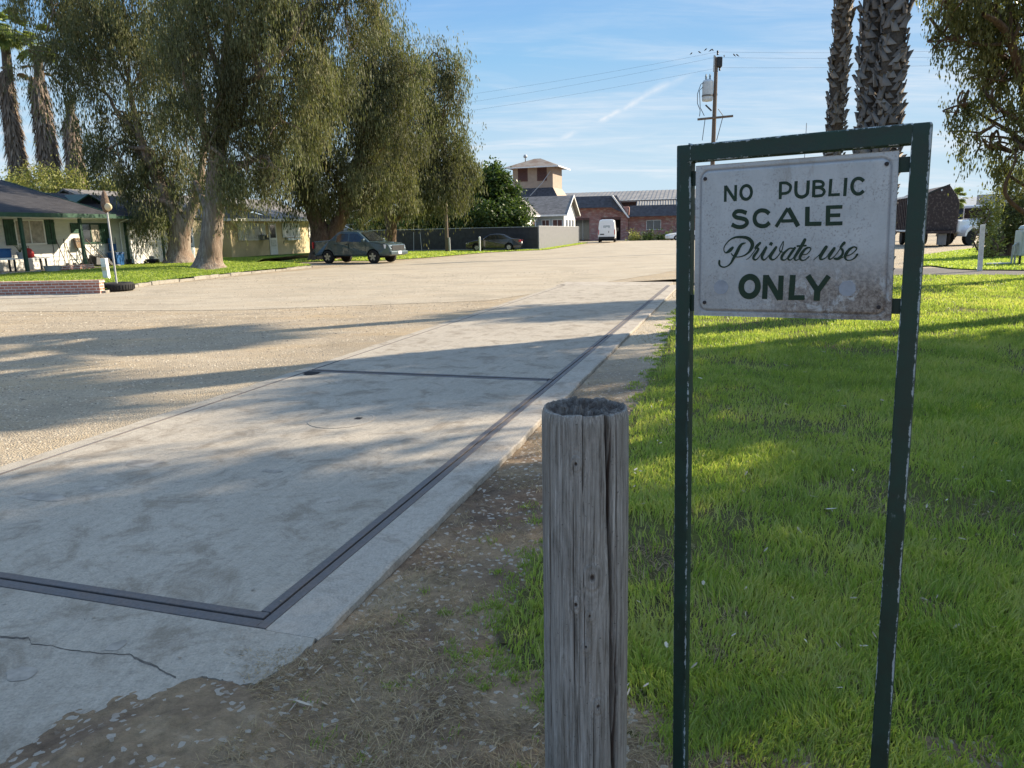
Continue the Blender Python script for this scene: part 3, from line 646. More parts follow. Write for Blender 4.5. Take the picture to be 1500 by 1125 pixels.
# loose stones on the gravel lot
def stones(n, seed):
    rs = RS(seed); y = 4.5*(30/4.5)**rs.rand(n); x = y*rs.uniform(-0.75, 0.15, n)
    dx, dy = x-SO[0], y-SO[1]; lx = dx*math.cos(SA)+dy*math.sin(SA); k = lx < -3.42; x, y = x[k], y[k]; n = len(x)
    s = (0.003+0.0006*y)*(0.5+rs.rand(n)**2*1.5); a = rs.rand(n)*PI
    B = np.array([(-1, 0, 0), (0, -1, 0), (1, 0, 0), (0, 1, 0), (0, 0, 0.7)], float)
    jit = 1+0.5*(rs.rand(n, 5, 3)-0.5); P = B[None]*jit*s[:, None, None]
    c, sn = np.cos(a)[:, None], np.sin(a)[:, None]
    V = np.stack([P[..., 0]*c-P[..., 1]*sn+x[:, None], P[..., 0]*sn+P[..., 1]*c+y[:, None], P[..., 2]-0.012], -1).reshape(-1, 3)
    i = np.arange(n)*5
    T = np.concatenate([np.stack([i+a_, i+b_, i+4], -1) for a_, b_ in ((0, 1), (1, 2), (2, 3), (3, 0))])
    np_mesh('loose_stones', V, tris=T, mat=M['stone'], attrs={'rnd': np.repeat(rs.rand(n), 5)})['kind'] = 'stuff'
t = NT('loose_stone'); c = t.ramp(t.attr('rnd'), [(0, (0.14,0.112,0.085)), (0.5, (0.32,0.262,0.19)), (1, (0.45,0.385,0.29))]); M['stone'] = t.fin(t.bsdf(c, 0.9))
stones(42000, 61)

# two dandelions in the lawn
for i, (px, py) in enumerate([(1237, 591), (1458, 650)]):
    x, y = G(px, py, 0.04)
    t = thing('dandelion', ['yellow dandelion in the shaded lawn seen between the two sign posts', 'yellow dandelion in the lawn to the right of the whole sign'][i], 'flower', (x, y, lawn_z(np.array(x), np.array(y))), 0, 'dandelions in the lawn')
    mb = MB(); mb.tube([(0, 0, 0), (0.003, 0, 0.03), (0.002, 0.002, 0.055)], 0.0012, 5); mb.build('stem', M['grass'], t)
    mb = MB()
    for k in range(14):
        a = 2*PI*k/14; mb.quad((0.002, 0.002, 0.055), (0.002+0.008*math.cos(a-.15), 0.002+0.008*math.sin(a-.15), 0.057), (0.002+0.013*math.cos(a), 0.002+0.013*math.sin(a), 0.058+0.002*(k % 2)), (0.002+0.008*math.cos(a+.15), 0.002+0.008*math.sin(a+.15), 0.059))
    mb.build('petals', M['petal'], t)

# ================================================================== SIGN
sg = thing('warning_sign', 'weathered white metal sign with green lettering hung in a chipped dark green tube frame', 'sign', (0.44, 1.85, 0), R(-32))
def sbeam(a0, a1, b0, b1, y0, y1, n=60, vertical=True):
    """square tube between section a (low / left) and b (high / right); edge attribute marks the arrises"""
    prof = [(-1, -1), (-.82, -1), (-.45, -1), (0, -1), (.45, -1), (.82, -1), (1, -1), (1, -.45), (1, 0), (1, .45), (1, 1), (0, 1), (-1, 1), (-1, .45), (-1, 0), (-1, -.45)]
    ed = [1, .62, .22, 0.05, .30, .82, 1, .3, 0, .3, 1, 0, 1, .3, 0, .3]
    V = []; E = []; m = len(prof)
    for i in range(n+1):
        t = i/n
        for (u, w), e in zip(prof, ed):
            if vertical:
                l = a0[0]*(1-t)+b0[0]*t; r_ = a1[0]*(1-t)+b1[0]*t; z = a0[1]*(1-t)+b0[1]*t
                cx_, hw = (l+r_)/2, (r_-l)/2; x = cx_+u*hw; y = (y0+y1)/2+w*(y1-y0)/2; V.append((x, y, z))
            else:
                lo = a0[1]*(1-t)+b0[1]*t; hi = a1[1]*(1-t)+b1[1]*t; x = a0[0]*(1-t)+b0[0]*t
                V.append((x, (y0+y1)/2+w*(y1-y0)/2, (lo+hi)/2+u*(hi-lo)/2))
            E.append(e)
    q = [(i*m+k, i*m+(k+1) % m, (i+1)*m+(k+1) % m, (i+1)*m+k) for i in range(n) for k in range(m)]
    return V, q, E, m, n
def build_beam(name, args, mat, parent):
    V, q, E, m, n = sbeam(*args[0], **args[1])
    # end caps
    V = list(V); E = list(E); b = len(V)
    c0 = np.mean(V[:m], 0); c1 = np.mean(V[-m:], 0); V += [tuple(c0), tuple(c1)]; E += [0, 0]
    tr = [(k, (k+1) % m, b) for k in range(m)]+[(n*m+k, n*m+(k+1) % m, b+1) for k in range(m)]
    o = np_mesh(name, V, quads=q, tris=tr, mat=mat, parent=parent, attrs={'edge': E})
    bv = o.modifiers.new('Bevel', 'BEVEL'); bv.width = 0.005; bv.segments = 3; bv.limit_method = 'ANGLE'; bv.angle_limit = R(50)
    return o
W = 0.0365
build_beam('post', (((0.0050, -0.03), (0.0050+W, -0.03), (-0.0301, 1.797), (-0.0301+W, 1.797), 0.0, W), {}), M['signgreen'], sg)
build_beam('post', (((0.5525-W-.002, -0.05), (0.5525, -0.05), (0.5142-W, 1.8035), (0.5142, 1.8035), 0.0, W), {}), M['signgreen'], sg)
build_beam('top_bar', (((-0.0301+W-0.003, 1.7560), (-0.0301+W-0.003, 1.7974), (0.5142-W+0.003, 1.7615), (0.5142-W+0.003, 1.8045), 0.001, W-0.001), {'vertical': False}), M['signgreen'], sg)
tb = MB()
for (x0, x1, z0, z1) in [(0.452, 0.4805, 1.706, 1.738), (0.462, 0.4865, 1.404, 1.438), (0.010, 0.031, 1.393, 1.434), (0.004, 0.028, 1.70, 1.735)]:
    m_ = MB(); m_.box(x0, x1, 0.012, 0.017, z0, z1); m_.build('mounting_tab', M['signgreen'], sg, bevel=0.001)
# panel: corners in panel coordinates (origin at the lower left corner)
PO = (0.0253, 1.3832); cTL = (0.0191-PO[0], 1.7462-PO[1]); cTR = (0.4572-PO[0], 1.7510-PO[1]); cBR = (0.4694-PO[0], 1.3898-PO[1]); cBL = (0, 0)
def pan(u, v, y):
    x = (1-u)*((1-v)*cBL[0]+v*cTL[0])+u*((1-v)*cBR[0]+v*cTR[0]); z = (1-u)*((1-v)*cBL[1]+v*cTL[1])+u*((1-v)*cBR[1]+v*cTR[1]); return (x, y, z)
# embossed pan: flat rim, groove, raised field
us = [0, 0.008]+[0.008+0.0115*k for k in range(1, 4)]; rim = [0, .006, .030, .036, .042]
NU, NV = 176, 144; gx = np.linspace(0, 1, NU+1); gy = np.linspace(0, 1, NV+1)
UU, VV = np.meshgrid(gx, gy); wx_, wz_ = 0.4387, 0.3618
dx_ = np.minimum(UU, 1-UU)*wx_; dz_ = np.minimum(VV, 1-VV)*wz_
rr_ = 0.020; qx = np.maximum(rr_+0.0135-dx_, 0); qz = np.maximum(rr_+0.0135-dz_, 0)
dd = rr_-np.where((qx > 0) & (qz > 0), np.hypot(qx, qz), np.maximum(qx, qz)); dd = np.where((qx == 0) & (qz == 0), 1, dd)
YY = 0.0025-0.0014*np.clip(dd/0.002+0.5, 0, 1)+0.0045*np.exp(-((dd)/0.0017)**2)
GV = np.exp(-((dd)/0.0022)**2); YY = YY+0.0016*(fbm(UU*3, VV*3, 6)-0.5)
PX = np.array([[pan(u, v, 0) for u in gx] for v in gy]); PX[..., 1] = YY
i = np.arange((NU+1)*(NV+1)).reshape(NV+1, NU+1); Q = np.stack([i[:-1, :-1], i[:-1, 1:], i[1:, 1:], i[1:, :-1]], -1).reshape(-1, 4)
V = PX.reshape(-1, 3); back = V.copy(); back[:, 1] = np.maximum(back[:, 1]+0.0015, 0.004); nb = len(V)
rimi = np.concatenate([i[0, :], i[1:, -1], i[-1, :-1][::-1], i[1:-1, 0][::-1]])
fl = V[rimi].copy(); fl[:, 1] = 0.011
V = np.concatenate([V, back, fl]); nf = len(rimi); k = np.arange(nf)
Q = np.concatenate([Q, Q[:, ::-1]+nb, np.stack([rimi, rimi[(k+1) % nf], 2*nb+(k+1) % nf, 2*nb+k], -1)])
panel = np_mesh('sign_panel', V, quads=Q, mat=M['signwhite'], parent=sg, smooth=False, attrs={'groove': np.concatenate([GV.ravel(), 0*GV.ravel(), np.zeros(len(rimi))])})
panel.location = (PO[0], 0, PO[1])
def field_y(x, z): return 0.0011+0.0016*(float(fbm(np.array(x/wx_*3), np.array(z/wz_*3), 6))-0.5)
def smooth_path(p):
    out = []
    for a in range(len(p)-1):
        p0 = np.array(p[max(a-1, 0)], float); p1 = np.array(p[a], float); p2 = np.array(p[a+1], float); p3 = np.array(p[min(a+2, len(p)-1)], float)
        for t in np.linspace(0, 1, 9)[:-1]:
            out.append(0.5*((2*p1)+(-p0+p2)*t+(2*p0-5*p1+4*p2-p3)*t*t+(-p0+3*p1-3*p2+p3)*t**3))
    out.append(np.array(p[-1], float)); return out
lb = MB()
for si, s_ in enumerate(STROKES.split(';')):
    c_, body = s_.split(':'); P_ = [tuple(int(v)*1e-4 for v in q.split(',')) for q in body.split()]
    if c_ == '1': P_ = smooth_path(P_)
    closed = c_ == '1' and math.hypot(P_[0][0]-P_[-1][0], P_[0][1]-P_[-1][1]) < 0.0008
    vs = []; fs = []
    for a in range(len(P_)):
        p = P_[a]; q0 = P_[max(a-1, 0)]; q1_ = P_[min(a+1, len(P_)-1)]
        if closed and a in (0, len(P_)-1): q0 = P_[-2]; q1_ = P_[1]
        tx_, tz_ = q1_[0]-q0[0], q1_[1]-q0[1]; L_ = math.hypot(tx_, tz_) or 1; nx_, nz_ = -tz_/L_, tx_/L_
        w_ = p[2]/2*(1.12 if si < 31 else 1.04); w_ = w_*(1 if c_ == '0' else 1.0)
        y_ = field_y(p[0], p[1])-0.00035-0.000012*si-0.0000008*a
        vs += [(p[0]+nx_*w_*0.93, y_, p[1]+nz_*w_), (p[0]-nx_*w_*0.93, y_, p[1]-nz_*w_)]
        if a: fs.append((2*a-2, 2*a-1, 2*a+1, 2*a))
    lb.add(vs, fs)
    if c_ == '1' and not closed and len(P_) > 12 and si >= 20:    # round brush ends on the script
        for p in (P_[0], P_[-1]):
            if p[2] > 0.002:
                y_ = field_y(p[0], p[1])-0.00033-0.000012*si
                lb.add([(p[0]+p[2]*0.46*math.cos(2*PI*k/12), y_, p[1]+p[2]*0.5*math.sin(2*PI*k/12)) for k in range(12)], [tuple(range(12))])
o = lb.build('lettering', M['letter'], panel); o['label'] = 'dark green hand-painted words NO PUBLIC SCALE Private use ONLY'
for (x, z) in [(0.0437, 1.7146), (0.4359, 1.7247), (0.0521, 1.4168), (0.4428, 1.4189)]:
    m_ = MB(); m_.lathe([(0.0045, -0.0012), (0.0045, 0.001)], (x-PO[0], 0, z-PO[1]), 'y', 16); m_.build('bolt', M['hole'], panel)
for (x, z, r) in [(0.0916, 1.4549, 0.0175), (0.3762, 1.458, 0.0175)]:
    m_ = MB(); y_ = field_y(x-PO[0], z-PO[1]); m_.lathe([(r, y_-0.0008), (r, y_+0.0006)], (x-PO[0], 0, z-PO[1]), 'y', 28); m_.build('round_patch', M['galv'], panel, bevel=0.0003)

# ================================================================== WOODEN POST
pt = thing('wooden_post', 'weathered grey round wooden post with long cracks and a rotted hollow top, beside the sign', 'post', (0.160, 1.555, 0))
NA, NZ = 520, 620; HT = 1.222
A_, Z_ = np.meshgrid(np.arange(NA)/NA, np.linspace(-0.05, 1, NZ)); zz = Z_*HT; ang = A_*2*PI
rad = 0.0995-0.0045*Z_+0.0035*(vnoise(A_*4, zz*2.6, 13, 4)-0.5)+0.0035*(vnoise(A_*5, zz*1.2, 3, 5)-0.5)*2
g1 = vnoise(A_*90+0.9*(fbm(A_*6, zz*2.2, 8)-0.5)*8, zz*5.0, 21); g2 = vnoise(A_*220, zz*9, 22)
g3_ = vnoise(A_*400, zz*14, 23); rad = rad-0.0008*np.clip(0.35-g1, 0, 1)/0.35-0.0005*g2-0.0006*g3_
crack = np.zeros_like(rad)
# front of the post faces the camera at angle -90 deg (0.75 of a turn); main splits
for (c0, w, dep, za, zb, wob, sd) in [(0.790, .0125, .040, 0.0, 1.3, .020, 1), (0.812, .0030, .012, 0.1, .62, .016, 2), (0.741, .0012, .004, .55, 1.3, .012, 3), (0.70, .0012, .004, .5, 1.3, .01, 4), (0.66, .0022, .006, .95, 1.12, .012, 5), (0.772, .0014, .005, .0, .65, .014, 6), (0.845, .0014, .004, .6, 1.3, .01, 7), (0.72, .0012, .004, -.1, .6, .01, 8), (0.87, .003, .008, 0, 1.3, .01, 10), (0.60, .003, .01, 0, 1.3, .01, 11), (0.3, .006, .02, 0, 1.3, .02, 12), (0.05, .004, .02, 0, 1.3, .02, 13)]:
    cc = c0+(0.022+(0.034*(1.2-zz) if sd in (1, 2) else 0))*(1 if sd in (1, 2) else -0.5)+wob*(vnoise(zz*1.8, 0*zz, sd+50)-0.5)*1.6+0.0035*(vnoise(zz*14, 0*zz, sd+70)-0.5)
    fade = np.clip((zz-za)/0.12, 0, 1)*np.clip((zb-zz)/0.12, 0, 1)
    ww = w*(0.35+0.9*vnoise(zz*3.5, 0*zz, sd+90))*fade+1e-5
    k = np.exp(-((A_-cc)/ww)**2*1.2)*fade; rad = rad-dep*k; crack = np.maximum(crack, k)
# knots
for (ka, kz, kr) in [(0.757, 0.865, .018), (0.70, .80, .012), (0.748, .775, .008), (0.70, 1.12, .010), (0.735, .70, .008), (0.78, .55, .012)]:
    dk = np.hypot((A_-ka)*0.62, (zz-kz)*0.7)/kr; rad = rad+0.004*np.exp(-dk**2)-0.006*np.exp(-(dk*3)**2)-0.0012*np.cos(dk*9)*np.exp(-dk*0.7)*(dk < 4); crack = np.maximum(crack, 0.8*np.exp(-(dk*3.2)**2))
top = np.clip((Z_-0.975)/0.025, 0, 1)
rad = rad-0.004*top**2
V = np.stack([rad*np.cos(ang), rad*np.sin(ang), zz], -1)
V[-1, :, 2] += 0.010*(fbm(A_[-1]*24, A_[-1]*0, 33, 4)-0.6)
V[-2, :, 2] += 0.004*(fbm(A_[-1]*24, A_[-1]*0, 33, 4)-0.6)
cr = [crack]
lev = [V]
# hollow top: rings going inwards and down, ragged
for f_, dz_, nz_ in [(0.95, 0.000, .005), (0.90, -0.006, .008), (0.84, -0.008, .018), (0.76, -0.010, .024), (0.66, -0.009, .028), (0.54, -0.008, .030), (0.42, -0.008, .028), (0.3, -0.009, .024), (0.18, -0.010, .016), (0.06, -0.010, .004)]:
    a1 = ang[-1]; r_ = rad[-1]*f_
    px_, py_ = r_*np.cos(a1), r_*np.sin(a1)
    n_ = fbm(px_*70+9, py_*70+9, 44, 4)-0.5
    radial = vnoise(A_[-1]*60, np.full(NA, f_*4), 45)-0.5
    zt = HT+dz_+n_*nz_*1.8+radial*nz_*0.7-0.02*crack[-1]
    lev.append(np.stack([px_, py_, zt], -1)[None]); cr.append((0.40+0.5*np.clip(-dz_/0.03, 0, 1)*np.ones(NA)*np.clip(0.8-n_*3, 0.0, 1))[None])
V = np.concatenate([l.reshape(-1, NA, 3) for l in lev]); C_ = np.concatenate([c.reshape(-1, NA) for c in cr])
m = V.shape[0]; i = np.arange(m*NA).reshape(m, NA); j = np.roll(i, -1, 1)
Q = np.stack([i[:-1], j[:-1], j[1:], i[1:]], -1).reshape(-1, 4)
np_mesh('post_shaft', V.reshape(-1, 3), quads=Q, mat=M['postwood'], parent=pt, attrs={'crack': C_.ravel()}, smooth=True)

# ================================================================== BUILDINGS
HA = R(73); LZ = 0.30          # street heading of the houses; raised lawn level
class Fr:
    """frame of a building: local x along the street, y into the building, z up"""
    def __init__(s, ox, oy, a): s.o = (ox, oy); s.a = a
    def w(s, x, y, z=0.0): return (s.o[0]+x*math.cos(s.a)-y*math.sin(s.a), s.o[1]+x*math.sin(s.a)+y*math.cos(s.a), z)
    def thing(s, name, label, cat, x=0, y=0, z=0, rot=0, group=None): return thing(name, label, cat, s.w(x, y, z), s.a+rot, group)
def clap(mb, x0, x1, z0, z1, y, step=0.2, out=0.022):
    """lapped boards on a wall facing -y"""
    z = z0
    while z < z1-0.02:
        t = min(z+step, z1)
        mb.add([(x0, y-out, z), (x1, y-out, z), (x1, y-0.004, t), (x0, y-0.004, t), (x0, y, z), (x1, y, z)], [(0, 1, 2, 3), (0, 4, 5, 1)])
        z = t
def roof_gable(x0, x1, ye, yr, yb, ze, zr, zb, th=0.1):
    mb = MB()
    mb.extr([(x0, ye, ze), (x0, yr, zr), (x0, yb, zb), (x0, yb, zb-th), (x0, yr, zr-th*1.1), (x0, ye, ze-th)], (x1-x0, 0, 0)); return mb
def window(parent, x0, x1, z0, z1, y=0.0, frame='whitetrim', glass='glass', mull=1, name='window', fw=0.06, lab=None):
    mb = MB()
    mb.box(x0-fw, x1+fw, y-0.05, y+0.02, z1, z1+fw); mb.box(x0-fw, x1+fw, y-0.07, y+0.02, z0-fw, z0)
    mb.box(x0-fw, x0, y-0.05, y+0.02, z0, z1); mb.box(x1, x1+fw, y-0.05, y+0.02, z0, z1)
    w = mb.build(name, M[frame], parent)
    if lab: w['label'] = lab
    g = MB(); g.box(x0, x1, y-0.025, y+0.01, z0, z1); g.build('pane', M[glass], w)
    if mull:
        s = MB()
        for k in range(1, mull+1):
            x = x0+(x1-x0)*k/(mull+1); s.box(x-0.025, x+0.025, y-0.045, y-0.02, z0, z1)
        s.build('mullion', M[frame], w)
    return w
def shutter(parent, x0, x1, z0, z1, y=0.0, mat='greentrim'):
    mb = MB(); n = max(2, int((x1-x0)/0.12)); st = (x1-x0)/n
    for k in range(n): mb.box(x0+k*st+0.006, x0+(k+1)*st-0.006, y-0.06, y-0.025, z0, z1)
    mb.box(x0, x1, y-0.075, y-0.056, z0+0.12, z0+0.22); mb.box(x0, x1, y-0.075, y-0.056, z1-0.22, z1-0.12)
    return mb.build('shutter', M[mat], parent)

# ---- raised lawn on the left with its kerb
CR = [(-12.55, 22.6), (-12.95, 24.6), (-12.75, 27.0), (-12.3, 29.8), (-11.6, 33.0), (-10.6, 36.6), (-10.2, 37.9), (-10.5, 38.8), (-12.5, 40.3), (-14.5, 42.0)]
ll = CR+[(-14.5, 60), (-60, 66), (-60, 22.4), (-16, 22.9)]
def lz(x, y): return 0.10+0.19*np.clip(edge_dist(x, y, CR)/1.6, 0, 1)+0.02*fbm(x*0.5, y*0.5, 3)
X_, Y_ = None, None
g = grid_sheet('front_lawn', -45, -9.8, 22.3, 62, 180, 210, lz, M['lawn'], lambda X, Y: (X, Y), keep=lambda x, y: in_poly(x, y, ll)); g['kind'] = 'structure'
mb = MB()
for i in range(len(CR)-1):
    (ax, ay), (bx, by) = CR[i], CR[i+1]; L = math.hypot(bx-ax, by-ay); n = max(1, int(L/0.75))
    for k in range(n):
        t0, t1 = (k+0.015)/n, (k+0.985)/n
        if i == len(CR)-2 or i == len(CR)-3: continue
        p = (ax+(bx-ax)*t0, ay+(by-ay)*t0); q = (ax+(bx-ax)*t1, ay+(by-ay)*t1); nx, ny = (by-ay)/L, -(bx-ax)/L
        j = random.uniform(-.02, .02); hh = 0.09+random.uniform(-.03, .03)
        mb.extr([(p[0]+nx*(0.10+j), p[1]+ny*(0.10+j), -0.05), (q[0]+nx*(0.10+j), q[1]+ny*(0.10+j), -0.05), (q[0]-nx*.1, q[1]-ny*.1, -0.05), (p[0]-nx*.1, p[1]-ny*.1, -0.05)], (0, 0, 0.05+hh))
kb = mb.build('lawn_kerb', M['curb']); kb['kind'] = 'structure'
# brick planter wall
bw = thing('brick_wall', 'low red brick retaining wall holding up the front lawn by the leaning white post', 'wall', (-21.4, 22.85, 0), R(-2))
MB().box(-12, 8.85, 0, 0.24, -0.05, 0.33).build('wall_body', M['brick'], bw)
MB().box(-12, 8.88, -0.03, 0.27, 0.33, 0.40).build('coping', m_brick('coping_brick', (0.42,0.24,0.18), (0.50,0.32,0.25), (0.55,0.5,0.44)), bw)
sheet('planter_soil', [(-60, 23), (-13, 22.7), (-13, 23.4), (-60, 24)], 0.27, M['lawn'])
# grass over the left lawn and verges
def lawn2(name, poly, n, zf, mat, h, w, seed, box, rr=(0.2, 0.9)):
    rs = RS(seed); x = rs.uniform(box[0], box[1], n); y = rs.uniform(box[2], box[3], n); k = in_poly(x, y, poly); x, y = x[k], y[k]
    V, q, t_, nn = blades(len(x), lambda r, n_: (x, y), lambda a, b: h+0*a, lambda a, b: w+0*a, zf, seed+1, None, 0.6)
    np_mesh(name, V, quads=q, tris=t_, mat=mat, attrs={'rnd': np.repeat(np.clip(rr[0]+(rr[1]-rr[0])*rs.rand(nn), 0, 1), 5)})['kind'] = 'stuff'
lawn2('front_lawn_grass', ll, 190000, lz, M['grass'], 0.07, 0.03, 81, (-28, -9.8, 22.5, 48))
VG = [(-8.2, 45.2), (-5.6, 49), (-1.6, 59.0), (2.9, 63.0), (3.4, 64.0), (9.8, 92), (8.2, 92), (2.5, 64.4), (-13, 69), (-30, 73), (-30, 60), (-14.5, 58), (-14.5, 44), (-11, 47)]
sheet('verge', VG, 0.02, M['verge'])
lawn2('verge_grass', VG, 60000, lambda x, y: 0.02+0*x, M['grass'], 0.10, 0.06, 85, (-15, 10, 44, 92), (0.45, 1.0))
RL = [G(*p) for p in [(1342, 391), (1353, 375), (1395, 369), (1433, 364), (1560, 352), (1900, 345), (1900, 400), (1500, 396.5), (1433, 396), (1393, 394), (1365, 390)]]
sheet('far_lawn', RL, 0.03, M['lawn'])
lawn2('far_lawn_grass', RL, 120000, lambda x, y: 0.03+0*x, M['grass'], 0.08, 0.035, 88, (14, 32, 24, 50), (0.3, 0.95))

# ---- house 1 (white clapboard, green trim)
h1 = Fr(-19.87, 38.64, HA)
b = h1.thing('clapboard_house', 'single-storey white clapboard house with green shutters, dark roof and attached garage', 'house', 0, 0, 0)
mb = MB(); mb.box(-14, 3.1, 0.0, 7.0, 0.1, 2.72)
mb.add([(3.1, 0.0, 2.72), (3.1, 7.0, 2.72), (3.1, 3.5, 3.92)], [(0, 1, 2)])
clap(mb, -14, 0.02, 0.30, 2.70, 0.0); clap(mb, 2.6, 3.1, 0.30, 2.70, 0.0)
clap(mb, 0.02, 2.6, 2.46, 2.70, 0.0, 0.12)
mb.build('wall', M['siding'], b)
mb = MB(); mb.box(-14, 3.1, -0.06, 0.0, 0.0, 0.30); mb.build('footing', M['concrete_edge'], b)
roof_gable(-2.6, 3.5, -0.65, 3.5, 7.6, 2.76, 4.02, 2.76).build('roof', M['shingle'], b)
rf = roof_gable(-15, -2.45, -1.95, 4.8, 9.5, 2.76, 4.62, 2.76).build('roof', M['shingle'], b)
mb = MB(); mb.box(-15, -2.42, -2.0, -1.95, 2.60, 2.78); mb.build('fascia', M['greentrim'], b)
mb = MB(); mb.box(-2.42, 3.5, -0.70, -0.65, 2.62, 2.76); mb.build('fascia', M['greentrim'], b)
mb = MB(); mb.box(-15, -2.45, -1.94, 0, 2.58, 2.62); mb.build('porch_ceiling', M['whitetrim'], b)
mb = MB()  # rake boards
mb.extr([(-2.45, -1.97, 2.63), (-2.45, 4.8, 4.50), (-2.45, 4.8, 4.64), (-2.45, -1.97, 2.79)], (0.04, 0, 0)); mb.build('rake_board', M['greentrim'], b)
mb = MB(); mb.add([(-2.45, 0, 2.6), (-2.45, 4.8, 4.5), (-2.45, 7, 2.6)], [(0, 1, 2)]); mb.build('gable_wall', M['siding'], b)
# small gable vent on the roof
mb = MB(); mb.extr([(-1.2, 1.6, 3.42), (-0.45, 1.6, 3.80), (0.3, 1.6, 3.42)], (0, 1.4, 0)); v = mb.build('roof_vent', M['shingle'], b)
mb = MB()
mb.extr([(-1.30, 1.50, 3.40), (-0.45, 1.50, 3.84), (0.4, 1.50, 3.40), (0.4, 1.5, 3.48), (-0.45, 1.50, 3.92), (-1.30, 1.5, 3.48)], (0, 1.5, 0)); mb.build('vent_trim', M['greentrim'], v)
window(b, -6.05, -4.70, 1.52, 2.50, 0, 'whitetrim', 'curtain', 1)
shutter(b, -6.62, -6.12, 1.45, 2.56); shutter(b, -4.62, -4.12, 1.45, 2.56)
window(b, -2.62, -1.60, 1.50, 2.36, 0, 'greentrim', 'glass', 1, lab='sliding window with one dark and one curtained half')
MB().box(-2.1, -1.62, -0.035, -0.02, 1.52, 2.34).build('curtain', M['curtain'], b)
shutter(b, -3.25, -2.70, 1.95, 2.42); shutter(b, -1.52, -0.98, 1.42, 2.42)
window(b, -9.8, -8.6, 1.5, 2.5, 0, 'whitetrim', 'curtain', 1)
mb = MB(); mb.box(-0.02, 0.14, -0.06, 0.0, 0.3, 2.46); mb.box(2.50, 2.64, -0.06, 0.0, 0.3, 2.46); mb.box(0.14, 2.50, -0.06, 0, 2.34, 2.46); mb.build('garage_frame', M['greentrim'], b)
mb = MB()
for k, (z0, z1) in enumerate([(0.32, 1.30), (1.32, 2.33)]): mb.box(0.15, 2.49, -0.03, 0.0, z0, z1)
gd = mb.build('garage_door', M['whitetrim'], b)
MB().box(1.24, 1.36, -0.06, -0.03, 1.42, 1.46).build('handle', M['darkmetal'], gd)
for x in (-7.08, -4.12, -10.2):
    MB().box(x-0.06, x+0.06, -1.62, -1.50, 0.30, 2.60).build('porch_post', M['greentrim'], b)
MB().box(-14, -3.3, -1.95, -0.06, 0.15, 0.36).build('porch_floor', M['concrete_edge'], b)
mb = MB(); mb.tube([(-0.36, -0.7, 2.62), (-0.36, -0.12, 2.45), (-0.36, -0.07, 0.35)], 0.035, 8); mb.build('downpipe', M['whitetrim'], b)
MB().tube([(-4.35, -0.06, 2.58), (-4.35, -0.06, 1.0)], 0.012, 6).build('cable_drop', M['wire'], b)

# things by the wall of house 1
def hand_tool(x, y, lean, ln, head, label, name, cat, grp=None):
    t = h1.thing(name, label, cat, x, y, 0.30, 0, grp)
    MB().tube([(0, 0, 0.05), (lean, 0.30, ln)], 0.016, 6).build('handle', M['polewood'], t)
    m_ = MB()
    if head == 'blade': m_.extr([(-0.10, 0, 0.28), (0.10, 0, 0.28), (0.09, 0.02, 0.05), (0, 0.02, 0), (-0.09, 0.02, 0.05)], (0, 0.015, 0))
    else:
        m_.box(-0.17, 0.17, -0.01, 0.02, 0.08, 0.11)
        for k in range(9): m_.box(-0.17+k*0.04, -0.162+k*0.04, -0.01, 0.0, 0.0, 0.08)
    m_.build('head', M['darkmetal'], t); return t
hand_tool(-4.05, -0.42, -0.15, 1.35, 'blade', 'long-handled shovel leaning on the white clapboard between the shuttered windows', 'shovel', 'shovel')
hand_tool(-3.92, -0.40, 0.14, 1.40, 'rake', 'long-handled rake beside the shovel, leaning on the white clapboard', 'garden_rake', 'rake')
hand_tool(-3.60, -0.36, -0.05, 1.2, 'blade', 'short dark spade standing against the wall next to the rake', 'spade', 'spade')
# wheelbarrow tipped against the wall
t = h1.thing('wheelbarrow', 'dark wheelbarrow tipped up against the wall below the green-shuttered window', 'wheelbarrow', -2.45, -0.75, 0.30, R(8))
mb = MB(); mb.extr([(-0.25, 0.05, 0.12), (0.95, 0.0, 0.05), (0.75, 0.1, 0.42), (-0.05, 0.15, 0.50)], (0, 0.42, 0.1)); mb.build('tray', M['darkmetal'], t, bevel=0.03)
for s in (0.0, 0.45): MB().tube([(0.7, s, 0.1), (0.0, s+0.1, 0.7), (-0.55, s+0.2, 1.35)], 0.022, 6).build('handle', M['polewood'], t)
MB().lathe([(0.0, -0.04), (0.19, -0.04), (0.2, 0), (0.19, 0.04), (0.0, 0.04)], (0.95, 0.22, 0.2), 'y', 20).build('wheel', M['tyre'], t)
for x in (-0.2, 0.2): MB().tube([(0.3+x, 0.1, 0.5), (0.05+x, 0.35, 0.95), (-0.1+x, 0.3, 0.25)], 0.016, 6).build('leg', M['darkmetal'], t)
t = h1.thing('hand_truck', 'rusty hand truck standing against the wall just left of the wheelbarrow', 'hand truck', -3.0, -0.45, 0.30)
mb = MB()
for x in (-0.2, 0.2): mb.tube([(x, 0, 0.1), (x*0.9-0.08, 0.3, 1.4)], 0.02, 6)
for z in (0.35, 0.65, 0.95, 1.25): mb.tube([(-0.2-.02, z*0.2, z), (0.17, z*0.2, z)], 0.016, 6)
mb.build('frame', M['darkmetal'], t)
for x in (-0.28, 0.28): MB().lathe([(0, -.03), (0.12, -.03), (0.13, 0), (0.12, .03), (0, .03)], (x, 0.0, 0.13), 'x', 16).build('wheel', M['tyre'], t)
MB().extr([(-0.22, 0.2, 0.95), (0.18, 0.2, 0.95), (0.14, 0.28, 1.4), (-0.2, 0.28, 1.42)], (0, 0.12, 0)).build('burlap_bundle', M['dirt'], t)
